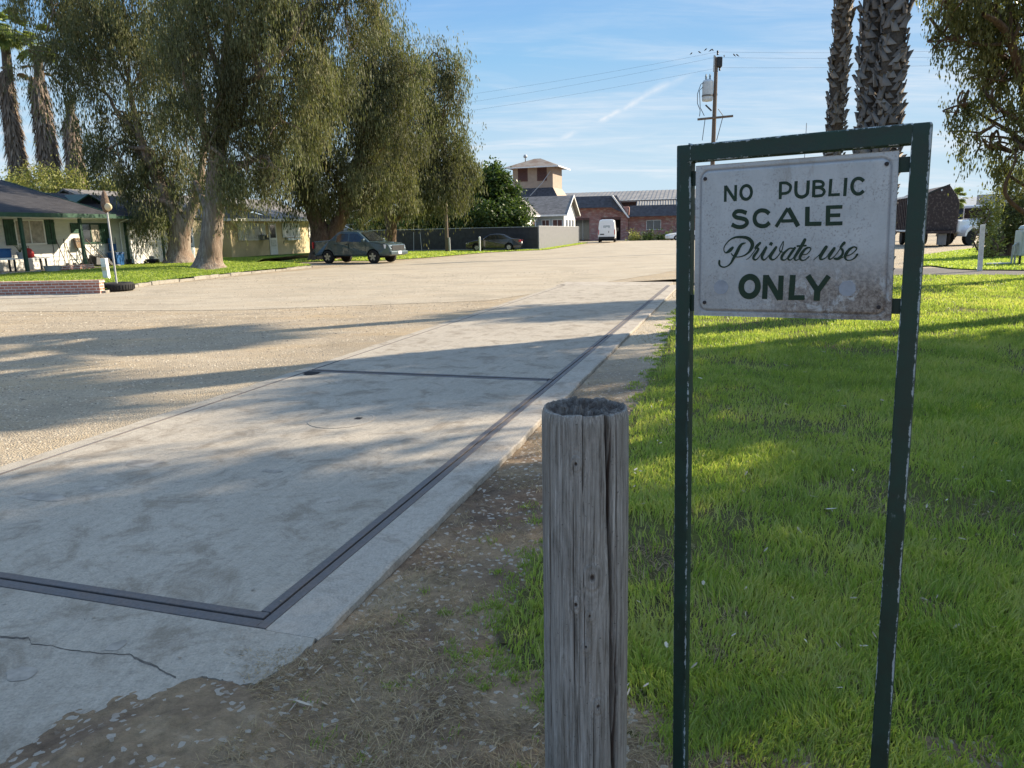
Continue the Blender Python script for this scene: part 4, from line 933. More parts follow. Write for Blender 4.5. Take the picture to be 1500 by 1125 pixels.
def bin_(x, y, w, h, label, grp=None):
    t = h1.thing('rubbish_bin', label, 'bin', x, y, 0.30, 0, grp)
    m_ = MB(); m_.add([(-w*.42, -w*.42, 0), (w*.42, -w*.42, 0), (w*.42, w*.42, 0), (-w*.42, w*.42, 0), (-w*.5, -w*.5, h), (w*.5, -w*.5, h), (w*.5, w*.5, h), (-w*.5, w*.5, h)], [(3,2,1,0),(4,5,6,7),(0,1,5,4),(1,2,6,5),(2,3,7,6),(3,0,4,7)])
    m_.build('bin_body', M['blueplastic'], t, bevel=0.03)
    MB().box(-w*.54, w*.54, -w*.54, w*.54, h+0.002, h+0.05).build('lid', M['blueplastic'], t, bevel=0.015); return t
bin_(-1.12, -0.4, 0.55, 0.62, 'square blue bin against the white wall beneath the hung chair')
bin_(3.25, -0.5, 0.4, 0.62, 'narrow blue bin at the garage corner beside the forked tree trunk')
t = h1.thing('folding_chair', 'dark blue folding chair hung on the wall above the square blue bin', 'chair', -1.05, -0.14, 1.05)
mb = MB(); mb.box(-0.22, 0.22, -0.06, -0.03, 0.0, 0.35); mb.build('seat', M['blueplastic'], t)
MB().box(-0.22, 0.05, -0.04, -0.01, 0.38, 0.62).build('backrest', M['blueplastic'], t)
for x in (-0.24, 0.24): MB().tube([(x, -0.02, -0.1), (x, -0.02, 0.65)], 0.014, 6).build('leg', M['darkmetal'], t)
t = h1.thing('push_mower', 'dark push mower parked in front of the white garage door', 'mower', 1.0, -0.6, 0.28, R(20))
MB().box(-0.25, 0.25, -0.28, 0.28, 0.12, 0.28).build('deck', M['darkmetal'], t, bevel=0.05)
MB().lathe([(0, 0.28), (0.13, 0.28), (0.12, 0.42), (0, 0.44)], (0, 0, 0), 'z', 16).build('engine', M['greyplastic'], t)
mb = MB(); mb.tube([(-0.22, 0.1, 0.3), (-0.2, 0.55, 0.98), (0.2, 0.55, 0.98), (0.22, 0.1, 0.3)], 0.014, 6); mb.build('handle', M['darkmetal'], t)
for x in (-0.27, 0.27):
    for y in (-0.2, 0.2): MB().lathe([(0, -.025), (0.1, -.025), (0.1, .025), (0, .025)], (x, y, 0.12), 'x', 14).build('wheel', M['tyre'], t)
for k, x in enumerate((-0.35, -0.12)):
    t = h1.thing('garden_boot', 'dark boot standing by the wall left of the garage door', 'boot', x, -0.3, 0.30, 0, 'pair of boots by the garage')
    MB().lathe([(0.055, 0.03), (0.06, 0.1), (0.05, 0.15), (0.055, 0.3)], (0, 0, 0), 'z', 12).build('shaft', M['darkmetal'], t)
    MB().box(-0.05, 0.05, -0.17, 0.05, 0, 0.09).build('foot', M['darkmetal'], t, bevel=0.025)
# porch bench and what stands on it
t = h1.thing('porch_bench', 'low plank bench on the porch with a blue cooler and a red bag on it', 'bench', -7.4, -0.9, 0.36)
MB().box(-1.6, 1.9, -0.2, 0.2, 0.50, 0.54).build('seat', M['whitepost'], t)
for x in (-1.4, 0.2, 1.7):
    for y in (-0.15, 0.15): MB().box(x-0.03, x+0.03, y-0.03, y+0.03, 0, 0.50).build('leg', M['darkmetal'], t)
t = h1.thing('cooler', 'blue cooler with a white base on the porch bench', 'cooler', -7.6, -0.9, 0.90)
MB().box(-0.32, 0.32, -0.17, 0.17, 0.05, 0.38).build('box', M['blueplastic'], t, bevel=0.03); MB().box(-0.33, 0.33, -0.18, 0.18, 0.0, 0.05).build('base', M['whitetrim'], t)
MB().box(-0.34, 0.34, -0.19, 0.19, 0.38, 0.43).build('lid', M['blueplastic'], t, bevel=0.015)
t = h1.thing('red_bag', 'red bag slumped at the right end of the porch bench by the green post', 'bag', -6.35, -0.9, 0.90)
MB().lathe([(0.10, 0), (0.2, 0.05), (0.2, 0.22), (0.12, 0.38), (0.04, 0.42)], (0, 0, 0), 'z', 14).build('sack', M['redplastic'], t, smooth=True)
MB().tube([(-0.05, 0, 0.36), (-0.04, 0, 0.5), (0.04, 0, 0.5), (0.05, 0, 0.36)], 0.012, 6).build('strap', M['darkmetal'], t)
t = h1.thing('plant_pot', 'dark pot with spiky stems between the cooler and the red bag', 'plant pot', -6.75, -0.9, 0.90)
MB().lathe([(0.11, 0), (0.15, 0.26), (0.13, 0.26), (0.12, 0.22)], (0, 0, 0), 'z', 14).build('pot', M['greyplastic'], t)
mb = MB()
for k in range(7): a = k*0.9; mb.tube([(0, 0, 0.2), (0.1*math.cos(a), 0.1*math.sin(a), 0.45), (0.28*math.cos(a), 0.2*math.sin(a), 0.62)], [0.012, 0.01, 0.003], 5)
mb.build('stems', M['bush'], t)
t = h1.thing('plastic_tub', 'pale blue plastic tub on the lawn at the foot of the porch post', 'tub', -6.6, -2.4, 0.29)
MB().lathe([(0.26, 0), (0.34, 0.26), (0.36, 0.27), (0.32, 0.26), (0.25, 0.04)], (0, 0, 0), 'z', 20, cap=False).build('tub_body', M['greyplastic'], t)
MB().lathe([(0.25, 0.04), (0.01, 0.04)], (0, 0, 0), 'z', 20).build('bottom', M['greyplastic'], t)
t = h1.thing('brick_planter', 'small red brick planter on the lawn beside the porch step', 'planter', -5.2, -2.0, 0.25)
mb = MB(); mb.box(-0.9, 0.9, -0.25, -0.13, 0, 0.28); mb.box(-0.9, 0.9, 0.13, 0.25, 0, 0.28); mb.box(-0.9, -0.78, -0.13, 0.13, 0, 0.28); mb.box(0.78, 0.9, -0.13, 0.13, 0, 0.28); mb.build('planter_wall', M['brick'], t)
MB().box(-0.78, 0.78, -0.13, 0.13, 0.0, 0.22).build('earth', M['soil'], t)
for k in range(26):
    x = random.uniform(-9, -1.0); y = random.uniform(-2.5, -1.9) if x < -3.3 else random.uniform(-0.9, -0.3)
    p = h1.w(x, y, 0.27); s = random.uniform(0.06, 0.17)
    m_ = MB(); m_.lathe([(s*.5, 0), (s, s*.35), (s*.8, s*.7), (s*.2, s*.85)], (0, 0, 0), 'z', 7)
    o = m_.build('border_stone', M['curb']); o.location = p; o.rotation_euler = (0, 0, random.random()*6); tag(o, 'small pale stone in the bed along the foot of the white house', 'stone', 'stones edging the bed of the white house')

# ---- house 2 (tan stucco)
h2 = Fr(-18.23, 48.92, HA)
b = h2.thing('stucco_house', 'single-storey tan stucco house with white shutters behind the thick tree trunks', 'house')
MB().box(0, 10.4, 0, 7.5, 0.0, 2.76).build('wall', M['stucco'], b)
MB().box(-6.5, -0.02, 1.4, 8.0, 0.0, 2.70).build('garage_wall', M['stucco'], b)
# roofs: low hip over the near end, long gable behind
mb = MB(); mb.add([(-0.6, -0.7, 2.78), (5.1, -0.7, 2.78), (5.1, 6.5, 2.78), (-0.6, 6.5, 2.78), (1.9, 2.9, 3.72), (3.0, 2.9, 3.72)], [(0, 1, 5, 4), (1, 2, 5), (2, 3, 4, 5), (3, 0, 4), (3, 2, 1, 0)]); mb.build('roof', M['shingle'], b)
roof_gable(4.6, 11.0, -0.55, 4.2, 8.6, 2.80, 4.45, 2.8).build('roof', M['shingle2'], b)
roof_gable(-7.2, 4.6, 1.5, 5.6, 9.2, 2.9, 4.55, 2.8).build('roof', M['shingle2'], b)
mb = MB(); mb.box(-0.65, 5.12, -0.74, -0.70, 2.64, 2.80); mb.box(-0.64, -0.60, -0.70, 6.5, 2.64, 2.80); mb.build('fascia', M['whitetrim'], b)
MB().box(4.62, 11.0, -0.60, -0.55, 2.68, 2.84).build('fascia', M['whitetrim'], b)
window(b, 1.25, 3.15, 1.42, 2.46, 0, 'whitetrim', 'blind', 2); shutter(b, 0.72, 1.15, 1.38, 2.5, 0, 'whitetrim'); shutter(b, 3.3, 3.75, 1.38, 2.5, 0, 'whitetrim')
window(b, 6.25, 7.55, 1.58, 2.46, 0, 'whitetrim', 'blind', 1); shutter(b, 5.78, 6.16, 1.5, 2.5, 0, 'whitetrim'); shutter(b, 7.65, 8.05, 1.5, 2.5, 0, 'whitetrim')
fb = MB(); fb.box(6.1, 7.7, -0.28, -0.02, 1.30, 1.46); fb.build('flower_box', M['whitetrim'], b)
window(b, 9.75, 10.15, 1.5, 2.4, 0, 'whitetrim', 'blind', 0); shutter(b, 9.3, 9.68, 1.45, 2.5, 0, 'whitetrim')
d = MB(); d.box(4.15, 5.05, -0.05, 0.0, 0.32, 2.5); d = d.build('door', M['whitetrim'], b)
MB().box(4.28, 4.92, -0.065, -0.05, 1.5, 2.4).build('screen', M['glass'], d); MB().box(4.3, 4.9, -0.065, -0.05, 0.9, 1.35).build('panel', M['blind'], d)
ac = MB(); ac.box(3.05, 3.6, -0.42, -0.05, 1.36, 1.72); ac = ac.build('air_conditioner', M['greyplastic'], b, bevel=0.02)
MB().box(3.1, 3.55, -0.435, -0.42, 1.40, 1.68).build('grille', M['darkmetal'], ac)
mb = MB(); mb.box(-3.2, -1.9, 1.33, 1.40, 0.3, 2.4); d = mb.build('door', M['whitetrim'], b); MB().box(-3.0, -2.1, 1.31, 1.33, 1.3, 2.25).build('glazing', M['glass'], d)
MB().box(-3.05, -2.05, 1.31, 1.33, 0.45, 1.1).build('panel', M['cabinet'], d)

# ---- fences
def slat_fence(name, label, x0, y0, x1, y1, h, mat, slat=0.12, postgap=3.0, pm='post'):
    L = math.hypot(x1-x0, y1-y0); t = thing(name, label, 'fence', (x0, y0, 0), math.atan2(y1-y0, x1-x0))
    m_ = MB(); n = int(L/slat)
    for k in range(n): m_.box(k*L/n+0.001, (k+1)*L/n-0.001, -0.01, 0.012, 0.04, h-0.03+0.01*math.sin(k*1.7))
    m_.build('slats', M[mat], t)
    m_ = MB(); m_.tube([(0, 0.03, h), (L, 0.03, h)], 0.025, 6); m_.tube([(0, 0.03, 0.1), (L, 0.03, 0.1)], 0.02, 6); m_.build('top_rail', M[pm], t)
    k = 0
    while k*postgap <= L+0.01:
        MB().tube([(k*postgap, -0.03, 0), (k*postgap, -0.03, h+0.03)], 0.035, 8).build('fence_post', M[pm], t); k += 1
    return t
slat_fence('slatted_fence', 'long dark slatted chain-link fence running behind the parked vehicles', 2.5, 64.0, -27, 72.5, 1.95, 'fencedark', 0.13, 3.1)
slat_fence('slatted_fence', 'light grey slatted fence panel running away beside the small cottage', 2.55, 63.95, 8.5, 90.5, 2.0, 'fencelight', 0.13, 26.9, 'post')
# leaning posts of white pipe seen on the dark fence
for i, (px, lab) in enumerate([(606, 'thin pale pipe leaning on the dark fence behind the pickup'), (618, 'second thin pale pipe leaning on the dark fence, right of the first')]):
    x, y, z = at(px, 366, 66.5-i*0.3); o = MB().tube([(0, 0, 0), (-0.15 if i else 0.02, 0.4, 1.7)], 0.022, 6).build('pipe', M['post']); o.location = (x, y, 0); tag(o, lab, 'pipe')
# clothes-line / awning frame behind the fence
x, y, z = at(520, 330, 74)
t = thing('awning_frame', 'zigzag white pipe frame rising above the dark fence behind the pickup', 'pipe frame', (x, y, 0), R(-14))
MB().tube([(-1.9, 0, 2.0), (-1.3, 0, 2.55), (0.1, 0, 1.95), (1.9, 0, 3.1)], 0.045, 6).build('white_pipe', M['whitetrim'], t)
MB().tube([(-1.3, 0.1, 2.6), (0.9, 0.1, 2.6), (2.1, 0.1, 1.9)], 0.025, 6).build('thin_pipe', M['post'], t)
for x_ in (-1.9, 0.1): MB().tube([(x_, 0, 0), (x_, 0, 2.0)], 0.03, 6).build('leg', M['post'], t)

# ---- grey sheds behind the fence
def ribbed(mb, x0, x1, z0, z1, y, step=0.3, dep=0.04):
    n = max(1, int((x1-x0)/step)); s = (x1-x0)/n
    for k in range(n): mb.add([(x0+k*s, y, z0), (x0+(k+.35)*s, y-dep, z0), (x0+(k+.65)*s, y-dep, z0), (x0+(k+1)*s, y, z0), (x0+k*s, y, z1), (x0+(k+.35)*s, y-dep, z1), (x0+(k+.65)*s, y-dep, z1), (x0+(k+1)*s, y, z1)], [(0, 1, 5, 4), (1, 2, 6, 5), (2, 3, 7, 6)])
sh = thing('metal_shed', 'grey ribbed metal shed behind the fence between the tree trunks', 'shed', (-14.5, 84.3, 0), R(-14))
mb = MB(); mb.box(-8, 0, 0, 7, 0, 4.1); ribbed(mb, -8, 0, 0, 4.1, -0.002); mb.build('wall', M['metalwall'], sh)
mb = MB(); mb.extr([(-8.2, -0.2, 4.1), (-8.2, 3.5, 5.0), (-8.2, 7.2, 4.1)], (8.4, 0, 0)); mb.build('roof', M['tin'], sh)
s2 = thing('tin_shed', 'pale ribbed shed with a white door behind the fence, right of the grey one', 'shed', (-13.9, 83.5, 0), R(-20))
mb = MB(); mb.box(0.0, 3.9, 0, 5, 0, 4.0); ribbed(mb, 0.0, 3.9, 0, 4.0, -0.002); mb.build('wall', M['silver'], s2)
mb = MB(); mb.extr([(-0.1, -0.2, 4.0), (4.05, -0.2, 4.0), (1.95, -0.2, 4.7)], (0, 5.4, 0)); mb.build('roof', M['tin'], s2)
MB().box(0.9, 2.6, -0.1, -0.045, 0.0, 2.6).build('door', M['whitetrim'], s2)

# ---- cottage, local x toward the road, y away from the camera
cf = Fr(6.2, 84, R(-17.2))
M['shadewall'] = m_siding('shaded_front_siding', (0.36, 0.41, 0.42)); M['whitewall'] = m_siding('cottage_white', (0.70, 0.71, 0.68))  # blue-grey copy paints the shade on the front wall; sunlit walls stay white
b = cf.thing('cottage', 'small cottage, its front wall painted blue-grey for shade, with grey hip and gable roofs below the tan tower', 'house')
mb = MB(); mb.box(-9, 0, 0, 6.0, 0, 3.4); mb.extr([(-9, 0, 3.4), (-9, 6.0, 3.4), (-9, 3.0, 5.35)], (9, 0, 0)); clap(mb, -3.0, 0, 0.1, 3.4, 0, 0.2, 0.015); mb.build('wall', M['shadewall'], b)
mb = MB(); mb.add([(0.012, 0, 0), (0.012, 6, 0), (0.012, 6, 3.4), (0.012, 3, 5.35), (0.012, 0, 3.4)], [(0, 1, 2, 3, 4)]); mb.build('gable_wall', M['whitewall'], b)
rf = MB(); rf.extr([(-9.3, -0.5, 3.32), (-9.3, 3.0, 5.52), (-9.3, 6.5, 3.32), (-9.3, 6.5, 3.20), (-9.3, 3, 5.38), (-9.3, -0.5, 3.20)], (9.8, 0, 0)); rf = rf.build('roof', M['shingle2'], b)
mb = MB(); mb.extr([(0.5, -0.55, 3.18), (0.5, 3.0, 5.40), (0.5, 6.55, 3.18), (0.5, 6.55, 3.36), (0.5, 3, 5.58), (0.5, -0.55, 3.36)], (0.05, 0, 0)); mb.build('barge_board', M['whitetrim'], b)
MB().box(-3.2, 0.5, -0.56, -0.5, 3.16, 3.34).build('fascia', M['whitetrim'], b)
mb = MB(); mb.box(-7.6, -3.0, -5.6, 0, 0, 3.3); mb.build('wing_wall', M['whitewall'], b)
mb = MB(); mb.add([(-8.0, -6.1, 3.3), (-2.6, -6.1, 3.3), (-2.6, 1, 3.3), (-8, 1, 3.3), (-5.3, -3.4, 5.0), (-5.3, 1.8, 5.35)], [(0, 1, 4), (1, 2, 5, 4), (3, 0, 4, 5), (3, 2, 1, 0)]); mb.build('roof', M['shingle2'], b)
mb = MB(); mb.box(-8.0, -2.55, -6.15, -6.1, 3.14, 3.32); mb.box(-2.6, -2.55, -6.1, 0, 3.14, 3.32); mb.build('fascia', M['whitetrim'], b)
for (x0, x1) in [(-2.5, -1.7), (-1.25, -0.2)]: window(b, x0, x1, 1.7, 2.75, -0.01, 'whitetrim', 'louver', 1)
def side_win(parent, y0, y1, z0, z1, x, glass='glass'):
    m_ = MB(); m_.box(x, x+0.04, y0-.07, y1+.07, z1, z1+.07); m_.box(x, x+0.05, y0-.07, y1+.07, z0-.07, z0); m_.box(x, x+0.04, y0-.07, y0, z0, z1); m_.box(x, x+0.04, y1, y1+.07, z0, z1); w = m_.build('window', M['whitetrim'], parent)
    MB().box(x, x+0.02, y0, y1, z0, z1).build('pane', M[glass], w)
for y0 in (0.9, 2.5, 4.1): side_win(b, y0, y0+0.9, 1.5, 2.75, 0.013)
side_win(b, -2.4, -1.5, 1.5, 2.7, -2.998, 'louver'); side_win(b, -0.9, -0.3, 1.5, 2.7, -2.998)

# ---- tan tower
tf_ = Fr(7.45, 125, R(-17.2))
b = tf_.thing('tower', 'square tan tower with two brown louvres and a rusty tin hip roof', 'tower')
mb = MB(); mb.box(-6.9, 0, 0, 6.6, 0, 12.1); mb.build('wall', M['towerwall'], b)
mb = MB()
for k in range(2):
    pass
mb.add([(-7.9, -1.0, 6.9), (1.1, -1.0, 6.9), (1.1, 7.6, 6.9), (-7.9, 7.6, 6.9), (-6.9, -0.02, 8.6), (0.02, -0.02, 8.6), (0.02, 6.62, 8.6), (-6.9, 6.62, 8.6)], [(0, 1, 5, 4), (2, 3, 7, 6), (3, 0, 4, 7), (3, 2, 1, 0)])
mb.build('skirt_roof', M['mansard'], b)
MB().add([(1.1, -1.0, 6.9), (1.1, 7.6, 6.9), (0.02, 6.62, 8.6), (0.02, -0.02, 8.6)], [(0, 1, 2, 3)]).build('skirt_roof', M['towerwall'], b)
mb = MB(); e = 1.25; mb.add([(-6.9-e, -e, 11.95), (e, -e, 11.95), (e, 6.6+e, 11.95), (-6.9-e, 6.6+e, 11.95), (-4.0, 3.3, 13.6), (-2.9, 3.3, 13.6)], [(0, 1, 5, 4), (1, 2, 5), (2, 3, 4, 5), (3, 0, 4), (3, 2, 1, 0)]); mb.build('roof', M['rusttin'], b)
mb = MB(); mb.box(-6.9-e, e, -e-.03, -e, 11.78, 11.98); mb.box(e, e+.03, -e, 6.6+e, 11.78, 11.98); mb.build('fascia', M['whitepost'], b)
MB().lathe([(0.08, 13.4), (0.08, 14.0), (0.30, 14.1), (0.34, 14.3), (0.22, 14.55), (0.02, 14.6)], (-5.4, 2.6, -0.3), 'z', 14).build('roof_ventilator', M['post'], b, smooth=True)
for x0 in (-5.9, -2.6):
    m_ = MB(); m_.box(x0-.08, x0+1.58, -0.06, -0.005, 9.72, 11.85); w = m_.build('louvre_window', M['louver'], b)
    m_ = MB()
    for k in range(9): m_.extr([(x0+.05, -0.07, 9.86+k*.21), (x0+.05, -0.16, 9.86+k*.21), (x0+.05, -0.07, 10.02+k*.21)], (1.4, 0, 0))
    m_.build('slats', M['louver'], w)
MB().tube([(-0.3, -0.3, 11.2), (-1.6, -1.2, 9.2), (-3.5, -1.6, 7.3)], 0.06, 6).build('diagonal_pipe', M['post'], b)

# ---- brick building with shingle mansards
bf = Fr(9.2, 112, R(-12))
b = bf.thing('brick_building', 'mottled red brick building with dark shingle mansards and two openings', 'building')
mb = MB()
mb.box(0, 0.7, 0, 8, -0.1, 3.35); mb.box(2.9, 4.6, 0, 8, -0.1, 3.35); mb.box(7.5, 8.6, 0, 8, -0.1, 3.35)
mb.box(0, 8.6, 0.0, 8, 3.35, 4.85); mb.box(0.7, 2.9, 1.2, 8, -0.1, 3.35); mb.box(4.6, 7.5, 1.8, 8, -0.1, 3.35)
mb.build('wall', M['brick2'], b)
MB().box(8.6, 24, 0.4, 8, -0.1, 3.6).build('wall', M['brick2'], b)
mb = MB(); mb.extr([(-0.6, -0.9, 4.75), (-0.6, 0.2, 6.45), (-0.6, 3, 6.45), (-0.6, 0.3, 4.75)], (6.7, 0, 0))
mb.add([(6.1, -0.9, 4.75), (6.1, 0.2, 6.45), (6.9, 0.2, 6.45), (8.6, -0.9, 3.6)], [(0, 3, 2, 1)]); mb.build('mansard_roof', M['mansard'], b)
mb = MB(); mb.extr([(6.1, -1.0, 6.5), (6.35, -1.0, 6.5), (8.85, -1.0, 3.2), (8.6, -1.0, 3.2)], (0, 1.3, 0)); mb.build('slanted_fascia', M['whitepost'], b)
mb = MB(); mb.extr([(8.8, -0.7, 3.35), (8.8, 0.4, 4.95), (8.8, 3, 4.95), (8.8, 0.5, 3.35)], (15.4, 0, 0)); mb.build('mansard_roof', M['mansard'], b)
MB().box(0.7, 2.9, -0.03, 0.02, 3.05, 3.35).build('lintel', M['louver'], b); MB().box(4.6, 7.5, -0.03, 0.02, 3.0, 3.35).build('lintel', M['louver'], b)
d = MB(); d.box(0.7, 2.9, 0.9, 1.19, 0.1, 3.05); d = d.build('shop_window', M['glass'], b); MB().box(1.78, 1.86, 0.86, 0.9, 0.1, 3.05).build('mullion', M['post'], d)
MB().box(4.6, 7.5, 1.6, 1.79, -0.05, 3.0).build('dark_doorway', M['black'], b)
window(b, 11.3, 13.3, 1.45, 2.75, 0.4, 'whitepost', 'glass', 1)
# ---- long metal warehouse behind
wf = Fr(-4, 133, R(-14))
b = wf.thing('metal_warehouse', 'long low metal warehouse roof stretching behind the brick building', 'warehouse')
MB().box(0, 60, 0, 20, 0, 6.2).build('wall', M['brownmetal'], b)
mb = MB()
n = 90
for k in range(n):
    x0 = -1+k*62/n; s = 62/n
    mb.add([(x0, -1.0, 6.3), (x0+s*.3, -1.0, 6.36), (x0+s, -1.0, 6.3), (x0, 10, 8.3), (x0+s*.3, 10, 8.36), (x0+s, 10, 8.3)], [(0, 1, 4, 3), (1, 2, 5, 4)])
mb.box(-1, 61, -1.05, -1.0, 6.0, 6.3); mb.build('roof', M['tin'], b)
b = bf.thing('tin_awning', 'lower strip of pale corrugated tin roof just above the right-hand mansard', 'roof', 9.5, 4.0, 0)
mb = MB()
for k in range(40):
    x0 = k*0.4; mb.add([(x0, 0, 4.6), (x0+.12, 0, 4.7), (x0+.4, 0, 4.6), (x0, 4, 5.75), (x0+.12, 4, 5.85), (x0+.4, 4, 5.75)], [(0, 1, 4, 3), (1, 2, 5, 4)])
mb.build('sheeting', M['tin'], b)
MB().box(0, 16, 4.0, 4.1, 4.0, 5.5).build('end_wall', M['brownmetal'], b)
# ---- far blue-black shed and pale roof on the right
x, y, z = at(1415, 330, 130)
b = thing('open_shed', 'far dark blue open shed under a pale roof beyond the trucks', 'shed', (x-10, y+6, 0), R(-20))
MB().box(0, 34, 0, 10, 0, 4.1).build('wall', M['darkroof'], b)
mb = MB(); mb.extr([(-1, -1, 4.1), (-1, 5, 6.0), (-1, 11, 4.1)], (36, 0, 0)); mb.build('roof', M['metalwall'], b)

# ================================================================== VEHICLES (x forward, y left)
def wheel(parent, x, y, r, w=0.22, spokes=5, mid=0):
    s = 1 if y > mid else -1
    t = MB().lathe([(r*.62, -w/2), (r*.93, -w/2), (r, -w/2+.03), (r, w/2-.03), (r*.93, w/2), (r*.62, w/2)], (x, y, r), 'y', 28).build('wheel', M['tyre'], parent, smooth=False)
    m_ = MB(); m_.lathe([(r*.62, 0.0), (r*.62, s*(w/2+.004)), (r*.56, s*(w/2+.004)), (r*.54, s*(w/2-.04)), (0.01, s*(w/2-.045))], (x, y, r), 'y', 24, cap=False)
    rim = m_.build('rim', M['darkmetal'], t)
    m_ = MB()
    for k in range(spokes):
        a = 2*PI*k/spokes+.3; c, s_ = math.cos(a), math.sin(a); q = 0.045*r/.35
        yy0, yy1 = y+s*(w/2-.03), y+s*(w/2+.006)
        P = [(x+c*0.02-s_*q*1.3, r+s_*.02+c*q*1.3), (x+c*r*.58-s_*q, r+s_*r*.58+c*q), (x+c*r*.58+s_*q, r+s_*r*.58-c*q), (x+c*.02+s_*q*1.3, r+s_*.02-c*q*1.3)]
        m_.add([(a_, yy1, b_) for a_, b_ in P]+[(a_, yy0, b_) for a_, b_ in P], [(0, 1, 2, 3), (0, 4, 5, 1), (2, 6, 7, 3), (1, 5, 6, 2)])
    m_.build('spokes', M['rim'], t)
def carbody(prof, W, belt, tumble, arches, n_arc=10):
    """closed body: side profile (upper line front to rear given as list), wheel arches cut into the sill line"""
    up = prof['up']; sill = prof['sill']; line = list(up)
    low = []
    x_rear, x_front = up[-1][0], up[0][0]
    for (ax, ar) in sorted(arches):
        for k in range(n_arc+1):
            a = PI-PI*k/n_arc; low.append((ax+ar*math.cos(a), max(sill, prof['axle']+ar*math.sin(a)) if 0 < k < n_arc else sill))
    P = line+[(x_rear+.02, sill)]+low+[(x_front-.02, sill)]
    def hw(x, z):
        w = W/2
        if z > belt: w -= (z-belt)*tumble
        if z < 0.5: w -= (0.5-z)*0.12
        ends = min(1, (x_front-x)/0.55, (x-x_rear)/0.35); ends = max(0.0, ends); w *= 0.86+0.14*math.sqrt(ends)
        return w
    mb = MB(); n = len(P)
    L = [(x, hw(x, z), z) for x, z in P]; Rr = [(x, -hw(x, z), z) for x, z in P]
    mb.add(L+Rr, [tuple(range(n)), tuple(range(n, 2*n))[::-1]]+[(i, n+i, n+(i+1) % n, (i+1) % n) for i in range(n)])
    return mb, hw
def side_panel(parent, name, mat, P, hw, off=0.006, both=True):
    for s in ((1, -1) if both else (1,)):
        m_ = MB(); vs = [(x, s*(hw(x, z)+off), z) for x, z in P]; vi = [(x, s*(hw(x, z)-0.01), z) for x, z in P]; n = len(P)
        m_.add(vs+vi, [tuple(range(n))]+[(i, (i+1) % n, n+(i+1) % n, n+i) for i in range(n)]); o = m_.build(name, mat, parent)
def glasshouse(roofline, W, belt, tumble): pass

# ---- blue-grey pickup
fx, fy = at(549, 385, 41.5)[:2]; hd = R(-24)
p = thing('pickup_truck', 'blue-grey crew-cab pickup parked on the verge under the trees', 'pickup truck', (fx-1.60*math.cos(hd)-(-0.86)*0, fy-1.60*math.sin(hd), 0), hd)
cx_off = 0.86   # near side wheels are the right-hand ones
bp = {'up': [(2.62, .50), (2.64, .78), (2.55, 1.0), (2.35, 1.09), (1.9, 1.15), (1.3, 1.2), (0.55, 1.74), (0.2, 1.79), (-0.62, 1.80), (-0.86, 1.72), (-1.25, 1.40), (-1.42, 1.31), (-2.56, 1.26), (-2.60, 0.6)], 'sill': .42, 'axle': .36}
root = p; body_off = Vector((0, 0.86, 0))
sub = MB(); mb, hw = carbody(bp, 1.86, 1.15, 0.28, [(1.55, .43), (-1.55, .43)])
def shift(m_): m_.v = [(x, y+0.86, z) for x, y, z in m_.v]; return m_
shift(mb).build('body', M['pickup'], p, bevel=0.03)
def sp(name, mat, P, off=0.006, parent=p):
    for s in (1, -1):
        m_ = MB(); n = len(P)
        vs = [(x, s*(hw(x, z)+off), z) for x, z in P]; vi = [(x, s*(hw(x, z)-0.02), z) for x, z in P]
        m_.add(vs+vi, [tuple(range(n))]+[(i, (i+1) % n, n+(i+1) % n, n+i) for i in range(n)]); shift(m_).build(name, mat, parent)
sp('window', M['carglass'], [(-0.12, 1.22), (-0.12, 1.66), (-0.66, 1.66), (-0.86, 1.52), (-0.90, 1.22)])
sp('window', M['carglass'], [(1.10, 1.20), (0.55, 1.62), (0.3, 1.67), (-0.02, 1.67), (-0.02, 1.20)])
for s in (1, -1):
    shift(MB().box(0.92, 1.07, s*1.0-.09, s*1.0+.09, 1.2, 1.36)).build('wing_mirror', M['pickup'], p, bevel=0.02)
    shift(MB().extr([(2.30, s*.90, .82), (2.62, s*.72, .80), (2.58, s*.72, 1.0), (2.28, s*.92, 1.04)], (0.012, s*.014, 0))).build('headlight', M['lamp'], p)
    shift(MB().box(-2.615, -2.58, s*.84-.09, s*.84+.09, .85, 1.2)).build('tail_light', M['taillamp'], p)
    for x in (-0.25, -1.0): pass
    for x in (-0.30, -1.05): shift(MB().box(x, x+.14, s*.935-.012, s*.935+.012, 1.03, 1.08)).build('door_handle', M['darkmetal'], p)
    for xx in (-0.07, 1.08): shift(MB().box(xx-.006, xx+.006, s*.925-.008, s*.925+.008, .5, 1.14)).build('door_gap', M['black'], p)
m_ = MB(); w_ = [(1.30, 1.215), (0.60, 1.735)]
m_.add([(1.29, -.74, 1.225), (1.29, .74, 1.225), (0.62, .62, 1.715), (0.62, -.62, 1.715)], [(0, 1, 2, 3)]); m_.v = [(x+.018, y, z+.02) for x, y, z in m_.v]; shift(m_).build('windscreen', M['carglass'], p)
shift(MB().box(2.635, 2.66, -.62, .62, .72, .98)).build('grille', M['darkmetal'], p)
shift(MB().box(2.60, 2.74, -.86, .86, .46, .66)).build('front_bumper', M['pickup'], p, bevel=0.04)
shift(MB().box(2.745, 2.755, -.16, .16, .50, .66)).build('number_plate', M['plate'], p)
shift(MB().box(-2.70, -2.56, -.86, .86, .5, .68)).build('rear_bumper', M['darkmetal'], p, bevel=0.03)
for s in (1, -1): shift(MB().tube([(0.3, s*.6, 1.84), (-0.7, s*.6, 1.85)], 0.02, 6)).build('roof_rail', M['darkmetal'], p)
for x in (1.55, -1.55):
    for y in (0.02, 1.70): wheel(p, x, y, .365, .24, 5, .86)
